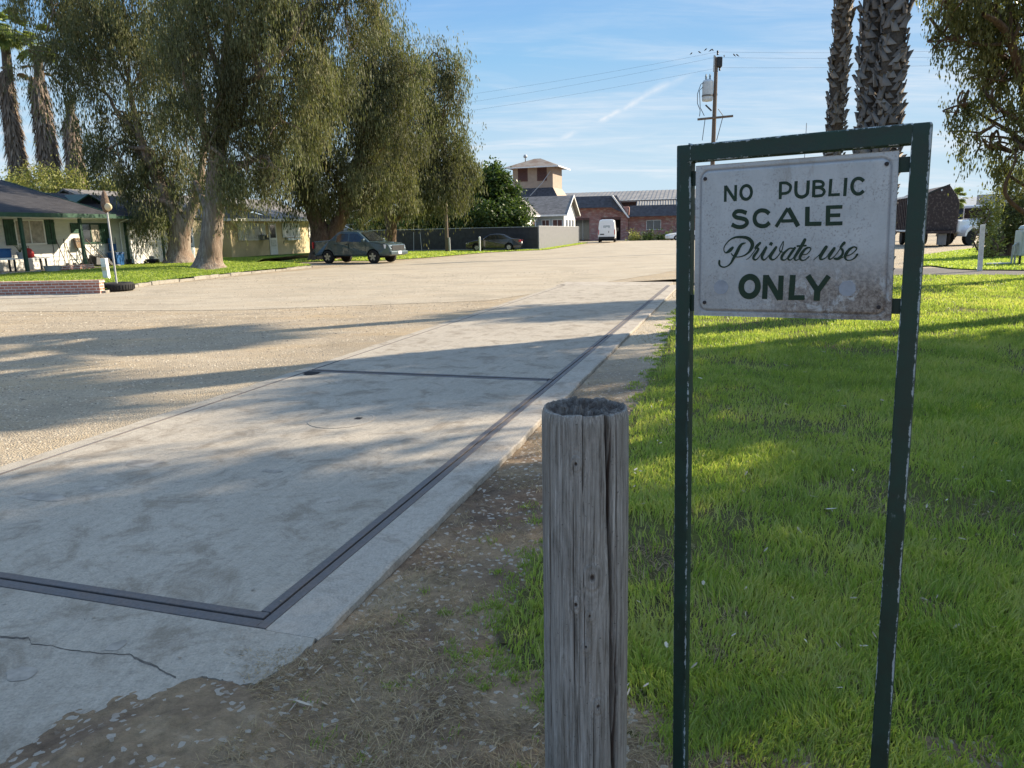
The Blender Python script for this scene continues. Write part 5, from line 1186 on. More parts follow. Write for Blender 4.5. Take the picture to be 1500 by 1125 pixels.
for x in (1.55, -1.55): MB().box(x-.4, x+.4, .16, 1.56, .3, .75).build('wheel_well', M['black'], p)

# ---- sedans
def sedan(name, label, loc, rz, mat, plate=True):
    p = thing(name, label, 'car', loc, rz)
    bp = {'up': [(2.30, .42), (2.33, .62), (2.15, .76), (1.6, .88), (1.0, .95), (0.35, 1.33), (0.0, 1.41), (-0.55, 1.42), (-0.95, 1.36), (-1.6, 1.03), (-2.2, .98), (-2.34, .88), (-2.34, .5)], 'sill': .24, 'axle': .31}
    mb, hw = carbody(bp, 1.76, .93, 0.42, [(1.36, .37), (-1.36, .37)]); mb.build('body', mat, p, bevel=0.025)
    def sp(name, mt, P):
        for s in (1, -1):
            m_ = MB(); n = len(P); m_.add([(x, s*(hw(x, z)+.006), z) for x, z in P]+[(x, s*(hw(x, z)-.02), z) for x, z in P], [tuple(range(n))]+[(i, (i+1) % n, n+(i+1) % n, n+i) for i in range(n)]); m_.build(name, mt, p)
    sp('window', M['carglass'], [(.78, .98), (.30, 1.26), (0.0, 1.33), (-.22, 1.33), (-.22, .98)])
    sp('window', M['carglass'], [(-.28, .98), (-.28, 1.33), (-.70, 1.31), (-1.18, 1.08), (-1.18, .98)])
    m_ = MB(); m_.add([(.97, -.66, .985), (.97, .66, .985), (.38, .55, 1.335), (.38, -.55, 1.335)], [(0, 1, 2, 3)]); m_.v = [(x+.02, y, z+.012) for x, y, z in m_.v]; m_.build('windscreen', M['carglass'], p)
    m_ = MB(); m_.add([(-1.58, -.66, 1.05), (-1.58, .66, 1.05), (-.99, .55, 1.355), (-.99, -.55, 1.355)], [(3, 2, 1, 0)]); m_.v = [(x-.015, y, z+.015) for x, y, z in m_.v]; m_.build('rear_window', M['carglass'], p)
    for s in (1, -1):
        MB().extr([(2.10, s*.80, .60), (2.33, s*.60, .60), (2.30, s*.60, .72), (2.06, s*.81, .74)], (0.012, s*.012, 0)).build('headlight', M['lamp'], p)
        MB().box(-2.36, -2.18, s*.70-.17, s*.70+.12, .74, .92).build('tail_light', M['taillamp'], p, bevel=0.02)
        MB().box(.66, .80, s*.93-.07, s*.93+.07, .96, 1.07).build('wing_mirror', mat, p, bevel=0.02)
        MB().box(-.25-.006, -.25+.006, s*.872-.01, s*.872+.01, .3, .92).build('door_gap', M['black'], p)
    MB().box(-2.375, -2.355, -.26, .26, .62, .76).build('number_plate', M['plate'], p)
    MB().box(-2.42, -2.30, -.78, .78, .42, .60).build('rear_bumper', mat, p, bevel=0.03)
    for x in (1.36, -1.36):
        for y in (-.76, .76): wheel(p, x, y, .31, .2, 7)
        MB().box(x-.33, x+.33, -.64, .64, .25, .62).build('wheel_well', M['black'], p)
    return p
x, y, z = at(724, 367, 62.2)
sedan('sedan', 'black four-door sedan parked nose-left against the dark slatted fence', (x, 63.0, 0), R(180-8), M['blackcar'])
x, y, z = at(992, 347, 98)
sedan('sedan', 'white car by the brick building, mostly hidden behind the left sign post', (x+1.3, 100, 0), R(190), M['whitecar'])

# ---- white delivery van, rear towards the camera
x, y, z = at(890, 352, 95)
v = thing('delivery_van', 'white high-roof delivery van seen from behind outside the brick building', 'van', (x, 95, 0.02), R(80))
def loft(sections):
    mb = MB(); m = len(sections[0][1])
    for X, ring in sections: mb.v += [(X, yy, zz) for yy, zz in ring]
    for i in range(len(sections)-1):
        for k in range(m): mb.f.append((i*m+k, i*m+(k+1) % m, (i+1)*m+(k+1) % m, (i+1)*m+k))
    mb.f.append(tuple(range(m))[::-1]); mb.f.append(tuple((len(sections)-1)*m+k for k in range(m))); return mb
def vr(W, h, top, low=.45): return [(-W/2+.03, low), (-W/2, .75), (-W/2, 1.3), (-top/2-.03, h-.22), (-top/2+.08, h-.06), (-top/2+.3, h), (top/2-.3, h), (top/2-.08, h-.06), (top/2+.03, h-.22), (W/2, 1.3), (W/2, .75), (W/2-.03, low)]
loft([(-2.9, vr(2.06, 2.72, 1.68)), (-2.84, vr(2.12, 2.78, 1.74)), (1.0, vr(2.12, 2.8, 1.76)), (1.7, vr(2.1, 2.5, 1.6)), (2.5, vr(2.0, 1.5, 1.7)), (3.0, vr(1.8, 1.15, 1.5))]).build('body', M['whitecar'], v, bevel=0.03)
for s in (1, -1):
    d = MB(); d.extr([(-2.905, s*.015, .72), (-2.905, s*.95, .72), (-2.905, s*.95, 1.4), (-2.905, s*.80, 2.52), (-2.905, s*.015, 2.52)], (-0.02, 0, 0)); d = d.build('rear_door', M['whitecar'], v)
    dd = MB(); dd.extr([(-2.926, s*.12, 1.62), (-2.926, s*.80, 1.62), (-2.926, s*.70, 2.36), (-2.926, s*.12, 2.36)], (-0.006, 0, 0)); dd.build('door_panel', M['plate'], d)
    MB().box(-2.96, -2.88, s*.98-.05, s*.98+.05, .95, 1.55).build('tail_light', M['taillamp'], v, bevel=0.01)
    MB().box(1.55, 1.7, s*1.22-.10, s*1.22+.10, 1.35, 1.75).build('wing_mirror', M['darkmetal'], v, bevel=0.02)
MB().box(-2.97, -2.925, -.30, -.22, 1.18, 1.38).build('door_handle', M['darkmetal'], v)
MB().box(-3.02, -2.86, -1.0, 1.0, .42, .68).build('rear_bumper', M['darkmetal'], v, bevel=0.03)
MB().box(-2.94, -2.926, .30, .80, .92, 1.06).build('number_plate', M['darkmetal'], v)
# block letters on the rear doors
def block_text(txt, w, h, st):
    S = {'G': [((1, 1), (0, 1)), ((0, 1), (0, 0)), ((0, 0), (1, 0)), ((1, 0), (1, .5)), ((1, .5), (.5, .5))], 'P': [((0, 0), (0, 1)), ((0, 1), (1, 1)), ((1, 1), (1, .5)), ((1, .5), (0, .5))],
         'S': [((1, 1), (0, 1)), ((0, 1), (0, .5)), ((0, .5), (1, .5)), ((1, .5), (1, 0)), ((1, 0), (0, 0))]}
    R_ = []
    for i, c in enumerate(txt):
        for (a, b_) in S[c]:
            R_.append((i*w*1.45+min(a[0], b_[0])*w-st/2, i*w*1.45+max(a[0], b_[0])*w+st/2, min(a[1], b_[1])*h-st/2, max(a[1], b_[1])*h+st/2))
    return R_
m_ = MB()
for k, (a, b_, c, d_) in enumerate(block_text('GPS', .19, .20, .06)): m_.box(-2.936-.0005*k, -2.925, .37-b_, .37-a, 1.82+c, 1.82+d_)
o = m_.build('lettering', M['cabinet'], v); o['label'] = 'grey letters GPS across the rear doors'
for x_ in (-1.9, 1.9):
    for y_ in (-.93, .93): wheel(v, x_, y_, .34, .22, 5)

# ---- brown hopper trailer on the right
x, y, z = at(1348, 361, 50.0)
hp = thing('hopper_trailer', 'rusty brown ribbed hopper trailer parked right of the sign, end on', 'trailer', (x, y, 0), R(-17.2))
hp.scale = (.84, 1, 1.10)
ring = [(0, .98), (0, 3.1), (.9, 3.42), (1.7, 3.64), (2.3, 2.98), (2.5, 2.6), (2.5, 1.4), (2.38, .98)]
mb = MB(); mb.extr([(a, 0, b_) for a, b_ in ring], (0, 9.5, 0)); mb.build('hopper_body', M['brownmetal'], hp, bevel=0.03)
mb = MB()
for k in range(16): mb.box(-0.07, -0.004, 0.1+k*.61, 0.2+k*.61, 1.0, 3.1)
mb.build('side_rib', M['brownmetal'], hp)
mb = MB(); mb.box(-0.09, -0.005, -0.02, 9.5, 3.1, 3.22); mb.box(-0.09, -0.005, -0.02, 9.5, .9, 1.0); mb.build('side_rail', M['whitepost'], hp)
mb = MB(); mb.extr([(-.03, -.03, 3.0), (-.03, -.03, 3.14), (.9, -.03, 3.47), (1.7, -.03, 3.70), (1.7, -.03, 3.58), (.9, -.03, 3.36)], (0, .02, 0)); mb.build('end_rim', M['darkmetal'], hp)
MB().box(0.2, 2.3, -0.35, 9.0, 0.80, 0.97).build('chassis', M['brownmetal'], hp)
m_ = MB(); m_.box(1.15, 1.75, -.2, .1, .12, .78); m_.build('mud_flap', M['fencelight'], hp)
for yy in (1.2, 2.5, 7.6):
    for xx in (.35, 2.15):
        t_ = MB().lathe([(.25, -.15), (.5, -.15), (.52, -.1), (.52, .1), (.5, .15), (.25, .15)], (xx, yy, .52), 'x', 26).build('wheel', M['tyre'], hp)
        MB().lathe([(.02, -.14), (.26, -.14), (.26, .14), (.02, .14)], (xx, yy, .52), 'x', 18).build('hub', M['fencelight'], t_)
MB().lathe([(.05, 0), (.06, .02)], (1.15, -.055, 3.35), 'y', 12).build('marker_lamp', M['lamp'], hp)

# ---- white semi truck with ribbed trailer
x, y, z = at(1417, 359, 52)
s_ = thing('semi_truck', 'white semi truck pulling a pale ribbed trailer, half hidden by the bush', 'truck', (x-2.0*.31, y+2.0*.95, 0), R(-72))
mb = MB()
prof = [(0.75*math.cos(a), .62+.75*math.sin(a)) for a in np.linspace(0.0, PI, 12)]
mb.extr([(0, px_, pz_) for px_, pz_ in prof]+[(0, -.62, .62), (0, -.5, .9), (0, 0, 1.25), (0, .5, .9), (0, .62, .62)], (.62, 0, 0)); mb.build('fender', M['whitecar'], s_)
mb.v = [(a+1.75, b_, c) for a, b_, c in mb.v]; mb.build('fender', M['whitecar'], s_)
mb = MB(); mb.box(.63, 1.9, -.9, 1.2, .85, 1.75); mb.build('bonnet', M['whitecar'], s_, bevel=0.12)
MB().box(.75, 1.8, -.95, -.91, .9, 1.6).build('radiator_grille', M['darkmetal'], s_)
mb = MB(); mb.box(.35, 2.3, 1.2, 2.6, .8, 2.75); mb.build('cab', M['whitecar'], s_, bevel=0.08)
MB().box(.5, 2.15, 1.17, 1.19, 1.85, 2.55).build('windscreen', M['carglass'], s_); MB().box(2.305, 2.32, 1.45, 2.3, 1.75, 2.5).build('window', M['carglass'], s_)
MB().box(2.305, 2.32, 1.4, 2.35, .95, 1.6).build('door_panel', M['greyplastic'], s_)
MB().tube([(2.55, 1.3, 2.5), (2.55, 1.3, 1.2)], .02, 6).build('mirror_arm', M['post'], s_); MB().box(2.47, 2.64, 1.27, 1.33, 1.6, 2.2).build('wing_mirror', M['whitecar'], s_)
for xx in (.32, 2.06):
    for yy in (0.0, 4.2): 
        t_ = MB().lathe([(.25, -.15), (.48, -.15), (.5, -.1), (.5, .1), (.48, .15), (.25, .15)], (xx, yy, .5), 'x', 26).build('wheel', M['tyre'], s_); MB().lathe([(.02, -.14), (.26, -.14), (.26, .14), (.02, .14)], (xx, yy, .5), 'x', 18).build('hub', M['fencelight'], t_)
mb = MB(); mb.box(0, 2.4, 2.8, 12.8, 1.25, 3.5)
for k in range(26): mb.box(2.403, 2.48, 2.85+k*.4, 3.0+k*.4, 1.3, 3.3)
mb.build('trailer_body', M['silver'], s_); MB().box(-.05, 2.5, 2.7, 12.9, 1.10, 1.245).build('trailer_rail', M['cabinet'], s_)
# odds and ends far right
x, y, z = at(1394, 345, 75)
t = thing('red_pump', 'small red machine standing in the far yard beyond the hopper trailer', 'machine', (x, y, 0)); MB().box(-.3, .5, -.3, .3, .25, 1.3).build('housing', M['redplastic'], t, bevel=.08); MB().lathe([(.05, -.1), (.3, -.1), (.3, .1), (.05, .1)], (0, -.3, .3), 'y', 16).build('wheel', M['tyre'], t)
for k, (px, ln) in enumerate([(1400, 7), (1416, 6)]):
    x, y, z = at(px, 340, 92+k*3); t = thing('pallet_stack', ['brown heap of stacked pallets in the yard just right of the hopper trailer', 'brown heap of stacked pallets in the yard behind the white truck cab'][k], 'pallets', (x, y, 0), R(-10))
    for j in range(7):
        m_ = MB()
        for q in range(7): m_.box(-ln/4, ln/4, -1+q*.32, -1+q*.32+.2, j*.28+.2, j*.28+.25)
        m_.box(-ln/4, ln/4, -1.02, -.9, j*.28+.02, j*.28+.19); m_.box(-ln/4, ln/4, .9, 1.02, j*.28+.02, j*.28+.19)
        m_.build('pallet', M['brownmetal'], t)

# ================================================================== STREET FURNITURE
x, y = G(165, 427)
t = thing('tyre_planter', 'old truck tyre lying flat at the lawn corner with a pole standing in it', 'tyre', (x, y+.3, 0))
m_ = MB(); m_.lathe([(.27, .02), (.44, 0), (.50, .05), (.50, .21), (.44, .26), (.27, .24), (.25, .2), (.25, .05), (.27, .02)], (0, 0, 0), 'z', 48, cap=False)
ty = m_.build('tyre', M['tyre'], t, smooth=True)
m_ = MB()
for k in range(36):
    a = 2*PI*k/36; c, s2 = math.cos(a), math.sin(a)
    m_.extr([(.497*c-.022*s2, .497*s2+.022*c, .05), (.512*c-.022*s2, .512*s2+.022*c, .05), (.512*c+.022*s2, .512*s2-.022*c, .05), (.497*c+.022*s2, .497*s2-.022*c, .05)], (0, 0, .15))
m_.build('tread', M['tyre'], ty); MB().lathe([(.26, .02), (.26, .14)], (0, 0, 0), 'z', 24).build('soil_fill', M['soil'], t)
t = thing('pole_with_bundle', 'thin pale pole standing in the flat tyre with a brown bundle tied to its top', 'pole', (x, y+.3, .14))
MB().tube([(0, 0, 0), (.0, 0, 1.4), (-.01, 0, 2.55)], [.032, .03, .026], 8).build('pole', M['post'], t)
m_ = MB(); m_.lathe([(.02, 2.28), (.09, 2.34), (.13, 2.55), (.10, 2.75), (.05, 2.92), (.01, 2.98)], (-.03, 0, 0), 'z', 12); m_.build('burlap_bundle', m_bark('burlap', (0.08,0.055,0.04), (0.16,0.115,0.085), (0.24,0.18,0.13), 20, 20), t)
MB().lathe([(.02, -.05), (.10, -.04), (.12, 0), (.10, .04), (.02, .05)], (.10, -.1, 2.46), 'y', 18).build('round_lamp', M['stucco'], t, smooth=True)
x, y = G(150, 420)
t = thing('white_post', 'squat square white post leaning beside the flat tyre', 'post', (x+.05, y+.3, -.05), 0); t.rotation_euler = (0, R(-2), 0)
MB().box(-.09, .09, -.09, .09, 0, 1.02).build('shaft', M['whitepost'], t, bevel=.012)
MB().box(-.075, .075, -.095, -.088, .6, .72).build('faded_mark', M['stucco'], t)
x, y, z = at(703, 366, 61.2)
t = thing('marker_post', 'pale grey marker post standing in front of the black sedan', 'post', (x, y, 0)); MB().tube([(0, 0, 0), (0, 0, 1.2)], .075, 10).build('shaft', M['whitepost'], t); MB().lathe([(.076, 1.15), (.08, 1.2), (.04, 1.24)], (0, 0, 0), 'z', 12).build('cap', M['whitepost'], t)
x, y = G(1435, 397)
t = thing('bollard', 'tall square white post at the near corner of the far lawn', 'post', (x, y, 0)); t.rotation_euler = (0, R(-2), R(-17))
MB().box(-.065, .065, -.05, .05, -.05, 1.5).build('shaft', M['whitepost'], t, bevel=.008)
# utility cabinets
x, y, z = at(1474, 368, 34)
t = thing('utility_cabinet', 'grey-green utility cabinet on the far lawn behind the white post', 'cabinet', (x, y, 0), R(-25))
MB().box(-.40, .40, -.3, .3, .05, 1.05).build('case', M['cabinet'], t, bevel=.02); MB().box(-.43, .43, -.33, .33, 1.05, 1.10).build('lid', M['cabinet'], t, bevel=.01); MB().box(-.36, .0, -.312, -.302, .12, .98).build('door', M['cabinet'], t); MB().box(.02, .36, -.312, -.302, .12, .98).build('door', M['cabinet'], t)
x, y, z = at(1500, 390, 27)
t = thing('control_cabinet', 'pale meter cabinet on dark legs at the right edge with pipes at its foot', 'cabinet', (x+.15, y, 0), R(-10))
MB().box(-.45, .45, -.25, .25, .35, 1.25).build('case', M['cabinet2'], t, bevel=.02); MB().box(-.40, .02, -.265, -.252, .42, 1.2).build('door', M['cabinet2'], t)
MB().lathe([(.03, -.28), (.04, -.262)], (.08, 0, .95), 'y', 12).build('dial', M['darkmetal'], t)
for x_ in (-.38, -.1, .38): MB().box(x_-.03, x_+.03, -.2, -.14, 0, .35).build('leg', M['darkmetal'], t)
for k, x_ in enumerate((-.62, -.52)): MB().tube([(x_, -.1, 0), (x_, -.1, .7), (x_+.1, -.1, .8), (-.45, -.1, .8)], .035, 8).build('pipe', M['post'], t)
MB().tube([(-.62, -.1, .08), (-1.5, -.2, .07)], .04, 8).build('pipe', M['post'], t)
MB().lathe([(.12, 1.25), (.16, 1.32), (.10, 1.42), (.02, 1.44)], (-.3, 0, .0), 'z', 12).build('cap', M['cabinet2'], t); MB().box(-.12, .4, -.2, .2, 1.25, 1.36).build('control_box', M['darkmetal'], t)

# ---- utility pole with transformer
PY = 48.0
def pp(px, py, Y=PY): return at(px, py, Y)
bx, by, bz = pp(1040.5, 330); tx_, ty_, tz_ = pp(1049.5, 84)
up = thing('utility_pole', 'tall brown wooden utility pole with a transformer and one crossarm, behind the sign', 'utility pole', (bx, by, 0))
rel = lambda q: (q[0]-bx, q[1]-by, q[2])
MB().tube([(0, 0, 0), ((tx_-bx)*.5, 0, tz_*.5), (tx_-bx, 0, tz_)], [.15, .135, .11], 14).build('pole', M['polewood'], up)
a = rel(pp(1021, 175.5)); c = rel(pp(1072.5, 170.5)); MB().tube([(a[0], -.16, a[2]), (c[0], -.16, c[2])], .075, 6).build('crossarm', M['polewood'], up)
q = rel(pp(1036, 148)); q0 = rel(pp(1035, 118))
m_ = MB(); m_.lathe([(.02, -.05), (.30, 0), (.33, .1), (.33, q0[2]-q[2]-.1), (.28, q0[2]-q[2]), (.02, q0[2]-q[2]+.1)], (q[0], 0, q[2]), 'z', 20); tr = m_.build('transformer', M['transformer'], up)
for dx in (-.12, .12): MB().lathe([(.05, 0), (.07, .08), (.04, .1), (.07, .18), (.03, .34)], (q[0]+dx, 0, q0[2]+.04), 'z', 10).build('bushing', M['cabinet'], tr)
MB().box(q[0]+.2, q[0]+.6, -.06, .06, q[2]+.3, q[2]+.42).build('bracket', M['darkmetal'], tr)
MB().lathe([(.34, .25), (.345, .3), (.34, .35)], (q[0], 0, q[2]), 'z', 20, cap=False).build('band', M['tin'], tr)
for (px0, py0) in [(1051, 78), (1054, 101), (1047, 86)]:
    q2 = rel(pp(px0, py0)); MB().lathe([(.03, -.12), (.07, -.06), (.04, 0), (.07, .06), (.05, .14)], (q2[0], -.05, q2[2]), 'z', 10).build('insulator', M['darkmetal'], up)
k1 = rel(pp(1054.5, 90)); MB().box(k1[0]-.22, k1[0]+.12, -.2, .1, k1[2]-.35, k1[2]+.25).build('fuse_cluster', M['darkmetal'], up, bevel=.06)
k1 = rel(pp(1045.5, 93)); MB().tube([(k1[0], -.1, k1[2]-.5), (k1[0], -.1, k1[2]+.45)], .05, 8).build('fuse_holder', M['post'], up)
q3 = rel(pp(1042, 160)); MB().tube([(q3[0], -.05, q3[2]-.1), (q3[0]-.38, -.05, q3[2]+.25)], .05, 8).build('bracket', M['darkmetal'], up)
for pth in ([(1034, 119), (1026, 124), (1021, 138), (1021, 152), (1025, 162), (1024, 171)], [(1029, 128), (1024, 133), (1025, 158), (1031, 170)], [(1032, 176), (1028, 206)], [(1058, 172), (1049, 206)], [(1051, 160), (1060, 172)]):
    pts = [rel(pp(*w_)) for w_ in pth]; MB().tube([(w_[0], -.12, w_[2]) for w_ in pts], .022, 5).build('cable', M['wire'], up)
# second, plain pole among the trees
x, y, z = at(655, 366, 63)
t = thing('utility_pole', 'plain thin grey utility pole rising into the hanging foliage by the dark fence', 'utility pole', (x, y, 0))
MB().tube([(0, 0, 0), (.02, 0, 5), (0, 0, 9.5)], [.16, .14, .12], 10).build('pole', M['polewood'], t); MB().tube([(.22, -.1, 0), (.2, -.1, 1.2)], .09, 8).build('guard_pipe', M['post'], t)
x, y, z = at(1181, 190, 120)
t = thing('mast', 'very thin distant mast above the sign, left of the palm trunks', 'mast', (x, y, 0)); MB().tube([(0, 0, 0), (0, 0, z+1)], .06, 5).build('mast_tube', M['post'], t)
# power lines
def wire_pts(A, B, sag, n=28): return [(A[0]+(B[0]-A[0])*i/n, A[1]+(B[1]-A[1])*i/n, A[2]+(B[2]-A[2])*i/n-sag*4*(i/n)*(1-i/n)) for i in range(n+1)]
def polyz(A, B): return None
lines = [((1051, 76), (652, 139), (1370, 68), 'top'), ((1048, 84), (652, 151), (1370, 76.5), 'middle'), ((1054, 99), (652, 163), (1406, 88), 'lowest')]
for (p0, pl, pr, nm) in lines:
    A = pp(*p0); L_ = at(pl[0], pl[1], 56); Rr = at(pr[0], pr[1], 43)
    L2 = tuple(A[i]+(L_[i]-A[i])*1.35 for i in range(3)); R2 = tuple(A[i]+(Rr[i]-A[i])*2.0 for i in range(3))
    for (E_, sd) in ((L2, 'the trees'), (R2, 'the palms')):
        o = MB().tube(wire_pts(A, E_, .25), .0045, 4).build('power_line', M['wire']); tag(o, '%s of the thin power lines running from the pole towards %s' % (nm, sd), 'cable', 'power lines')
# birds on the wires
birds = [(1012.5, 79.3), (1024.8, 77.4), (1033.6, 73.5), (1040.8, 74.6), (1043.9, 74.0), (1060.8, 83), (1075.7, 81.6), (1080.3, 81.8)]
wh = ['farthest left of the row on the power line', 'second from the left of the row on the power line', 'third from the left, nearer the pole top', 'left one of the close pair by the pole top', 'right one of the close pair by the pole top', 'just right of the pole top', 'left one of the pair on the wire right of the pole', 'right one of the pair on the wire right of the pole']
for i, (px, py) in enumerate(birds):
    A = pp(1051, 76)if px < 1052 else pp(1048, 84)
    x, y, z = at(px, py, 48.3-(px-1051)*0.012)
    o = thing('bird', 'small dark bird, '+wh[i], 'bird', (x, y, z), random.uniform(0, 6), 'birds on the power lines')
    m_ = MB(); m_.tube([(-.16, 0, -.06), (-.08, 0, 0.0), (0, 0, .05), (.06, 0, .10), (.09, 0, .13), (.12, 0, .13), (.16, 0, .12)], [.012, .03, .055, .045, .035, .022, .003], 8); m_.v = [(a*.7, b_*.7, c*.7) for a, b_, c in m_.v]; m_.build('bird_body', M['bird'], o, smooth=True)

# ================================================================== TREES
def leaves(name, mat, origins, parent, k, L, W, hang, spread, seed, drift=0.15, down=0.9, smallcl=0.0):
    """from each origin a strand of k narrow leaves hangs; hang = strand length"""
    rs = RS(seed); n = len(origins); O = np.repeat(origins, k, 0); N = n*k
    h = np.repeat(hang*(0.3+2.2*rs.rand(n)**2.2), k); s = np.tile(np.arange(k)/max(1, k-1), n)
    dr = np.repeat(rs.randn(n, 2)*drift, k, 0)
    P = O.copy(); P[:, 2] -= h*s; P[:, :2] += dr*s[:, None]*h[:, None]; P += rs.randn(N, 3)*spread
    d = rs.randn(N, 3)*(1-down)*1.6; d[:, 2] -= down; d /= np.linalg.norm(d, axis=1)[:, None]
    w = rs.randn(N, 3); w -= (w*d).sum(1)[:, None]*d; w /= np.linalg.norm(w, axis=1)[:, None]
    l = L*(0.5+1.1*rs.rand(N)**1.5)[:, None]; ww = W*(0.6+0.8*rs.rand(N))[:, None]
    V = np.stack([P, P+d*l*.45+w*ww/2, P+d*l, P+d*l*.45-w*ww/2], 1).reshape(-1, 3)
    tone = np.repeat(vnoise(origins[:, 0]*.9+origins[:, 2]*.5, origins[:, 1]*.9+origins[:, 2]*.6, seed), k)
    r = np.clip(0.5*rs.rand(N)+1.1*(tone-0.32), 0, 1)
    return np_mesh(name, V, quads=np.arange(N*4).reshape(-1, 4), mat=mat, parent=parent, attrs={'rnd': np.repeat(r, 4)})
def blob_origins(blobs, n, seed, clump=0.55, per=26, shell=0.35):
    """clumped points inside a set of ellipsoids (cx,cy,cz,rx,ry,rz)"""
    rs = RS(seed); vol = np.array([b[3]*b[4]*b[5] for b in blobs])**0.75; vol /= vol.sum(); out = []
    for b, f in zip(blobs, vol):
        m = max(3, int(n*f/per)); d = rs.randn(m, 3); d /= np.linalg.norm(d, axis=1)[:, None]
        r = (shell+(1-shell)*rs.rand(m))[:, None]**0.5
        c = np.array(b[:3])+d*r*np.array(b[3:6])
        cs = clump*(0.5+rs.rand(m))
        q = np.repeat(c, per, 0)+rs.randn(m*per, 3)*np.repeat(cs, per)[:, None]*np.array([.8, .8, 1.05]); out.append(q)
    return np.concatenate(out)
def trunk(name, paths, mat, parent, n=16, rough=0.08, seed=0):
    V = []; Q = []; b = 0; rs = RS(seed)
    for pts in paths:
        P = np.array([p[:3] for p in pts], float); rad = np.array([p[3] for p in pts], float)
        # resample
        t = np.linspace(0, len(P)-1, (len(P)-1)*7+1); i0 = np.minimum(t.astype(int), len(P)-2); f = t-i0
        def cr(A):
            a0 = A[np.maximum(i0-1, 0)]; a1 = A[i0]; a2 = A[i0+1]; a3 = A[np.minimum(i0+2, len(P)-1)]; ff = f if A.ndim == 1 else f[:, None]
            return 0.5*(2*a1+(a2-a0)*ff+(2*a0-5*a1+4*a2-a3)*ff**2+(3*a1-a0-3*a2+a3)*ff**3)
        PP = cr(P); RR = np.maximum(cr(rad), 0.005)
        T = np.gradient(PP, axis=0); T /= np.linalg.norm(T, axis=1)[:, None]; u = np.cross(T, [0.3, 1, 0.1]); u /= np.linalg.norm(u, axis=1)[:, None]; w = np.cross(T, u)
        A = np.arange(n)/n*2*PI; S = np.cumsum(np.r_[0, np.linalg.norm(np.diff(PP, axis=0), axis=1)])
        lob = 1+rough*2*(vnoise(np.tile(np.arange(n)*6/n, (len(PP), 1)), np.tile(S[:, None]*0.7, (1, n)), seed+3, 6)-0.5)+rough*(vnoise(np.tile(np.arange(n)*1.0, (len(PP), 1)), np.tile(S[:, None]*3, (1, n)), seed+9, n)-0.5)
        ring = PP[:, None]+(u[:, None]*np.cos(A)[None, :, None]+w[:, None]*np.sin(A)[None, :, None])*(RR[:, None]*lob)[..., None]
        V.append(ring.reshape(-1, 3)); m = len(PP); i = np.arange(m*n).reshape(m, n)+b; j = np.roll(i, -1, 1); Q.append(np.stack([i[:-1], j[:-1], j[1:], i[1:]], -1).reshape(-1, 4)); b += m*n
    return np_mesh(name, np.concatenate(V), quads=np.concatenate(Q), mat=mat, parent=parent, smooth=True)
def limb(a, b, r0, r1, seed, sag=0.6):
    rs = RS(seed); a = np.array(a, float); b = np.array(b, float); out = []
    for t in (0, .33, .66, 1):
        p = a*(1-t)+b*t+(rs.randn(3)*.25 if 0 < t < 1 else 0); p[2] += sag*math.sin(PI*t); out.append((*p, r0*(1-t)+r1*t))
    return out
def eucalyptus(name, label, base, tk, blobs, n, seed, mat='euc', bark='bark', L=.22, W=.042, hang=1.1, k=9, clump=.5, group=None, limbs=True, spread=.07, per=26, twigs=1, lr=1.0):
    t = thing(name, label, 'tree', base, 0, group); bx_, by_, bz_ = base
    paths = [[(p[0]-bx_, p[1]-by_, p[2]-bz_, p[3]) for p in path] for path in tk]
    bl = [(b[0]-bx_, b[1]-by_, b[2]-bz_, b[3], b[4], b[5]) for b in blobs]
    if limbs:
        for i, b_ in enumerate(bl):
            pool = [q for path in paths[:len(tk)] for q in path[1:]]
            st = min(pool, key=lambda q: (q[0]-b_[0])**2+(q[1]-b_[1])**2+(q[2]-b_[2]+1.5)**2+(9 if q[2] > b_[2] else 0))
            r0 = max(.05*lr, min(.22*lr, st[3]*.6)); tip = (b_[0], b_[1], b_[2]+b_[5]*.2)
            paths.append(limb(st[:3], tip, r0, .04*lr, seed+i, .6 if lr == 1 else .15))
            rs = RS(seed+100+i)
            for j in range(3*twigs):
                d = rs.randn(3); d /= np.linalg.norm(d); e = np.array(b_[:3])+d*np.array(b_[3:6])*.8
                paths.append(limb(tip, e, .04, .012, seed*3+i*7+j, .2))
    trunk('trunk', paths, M[bark], t, 14, .10, seed)
    o = blob_origins(bl, n, seed, clump, per)
    leaves('crown', M[mat], o, t, k, L, W, hang, spread, seed+1)
    return t
def bl(px, py, Y, rx, rz, ry=None):
    """ellipsoid at a photo position and depth, radii in metres"""
    x, y, z = at(px, py, Y); return (x, y, z, rx, ry or rx, rz)
def g3(px, py, z, r, Y=None):
    if Y is None: x, y = G(px, py, z); return (x, y, z, r)
    x, y, zz = at(px, py, Y); return (x, y, zz, r)

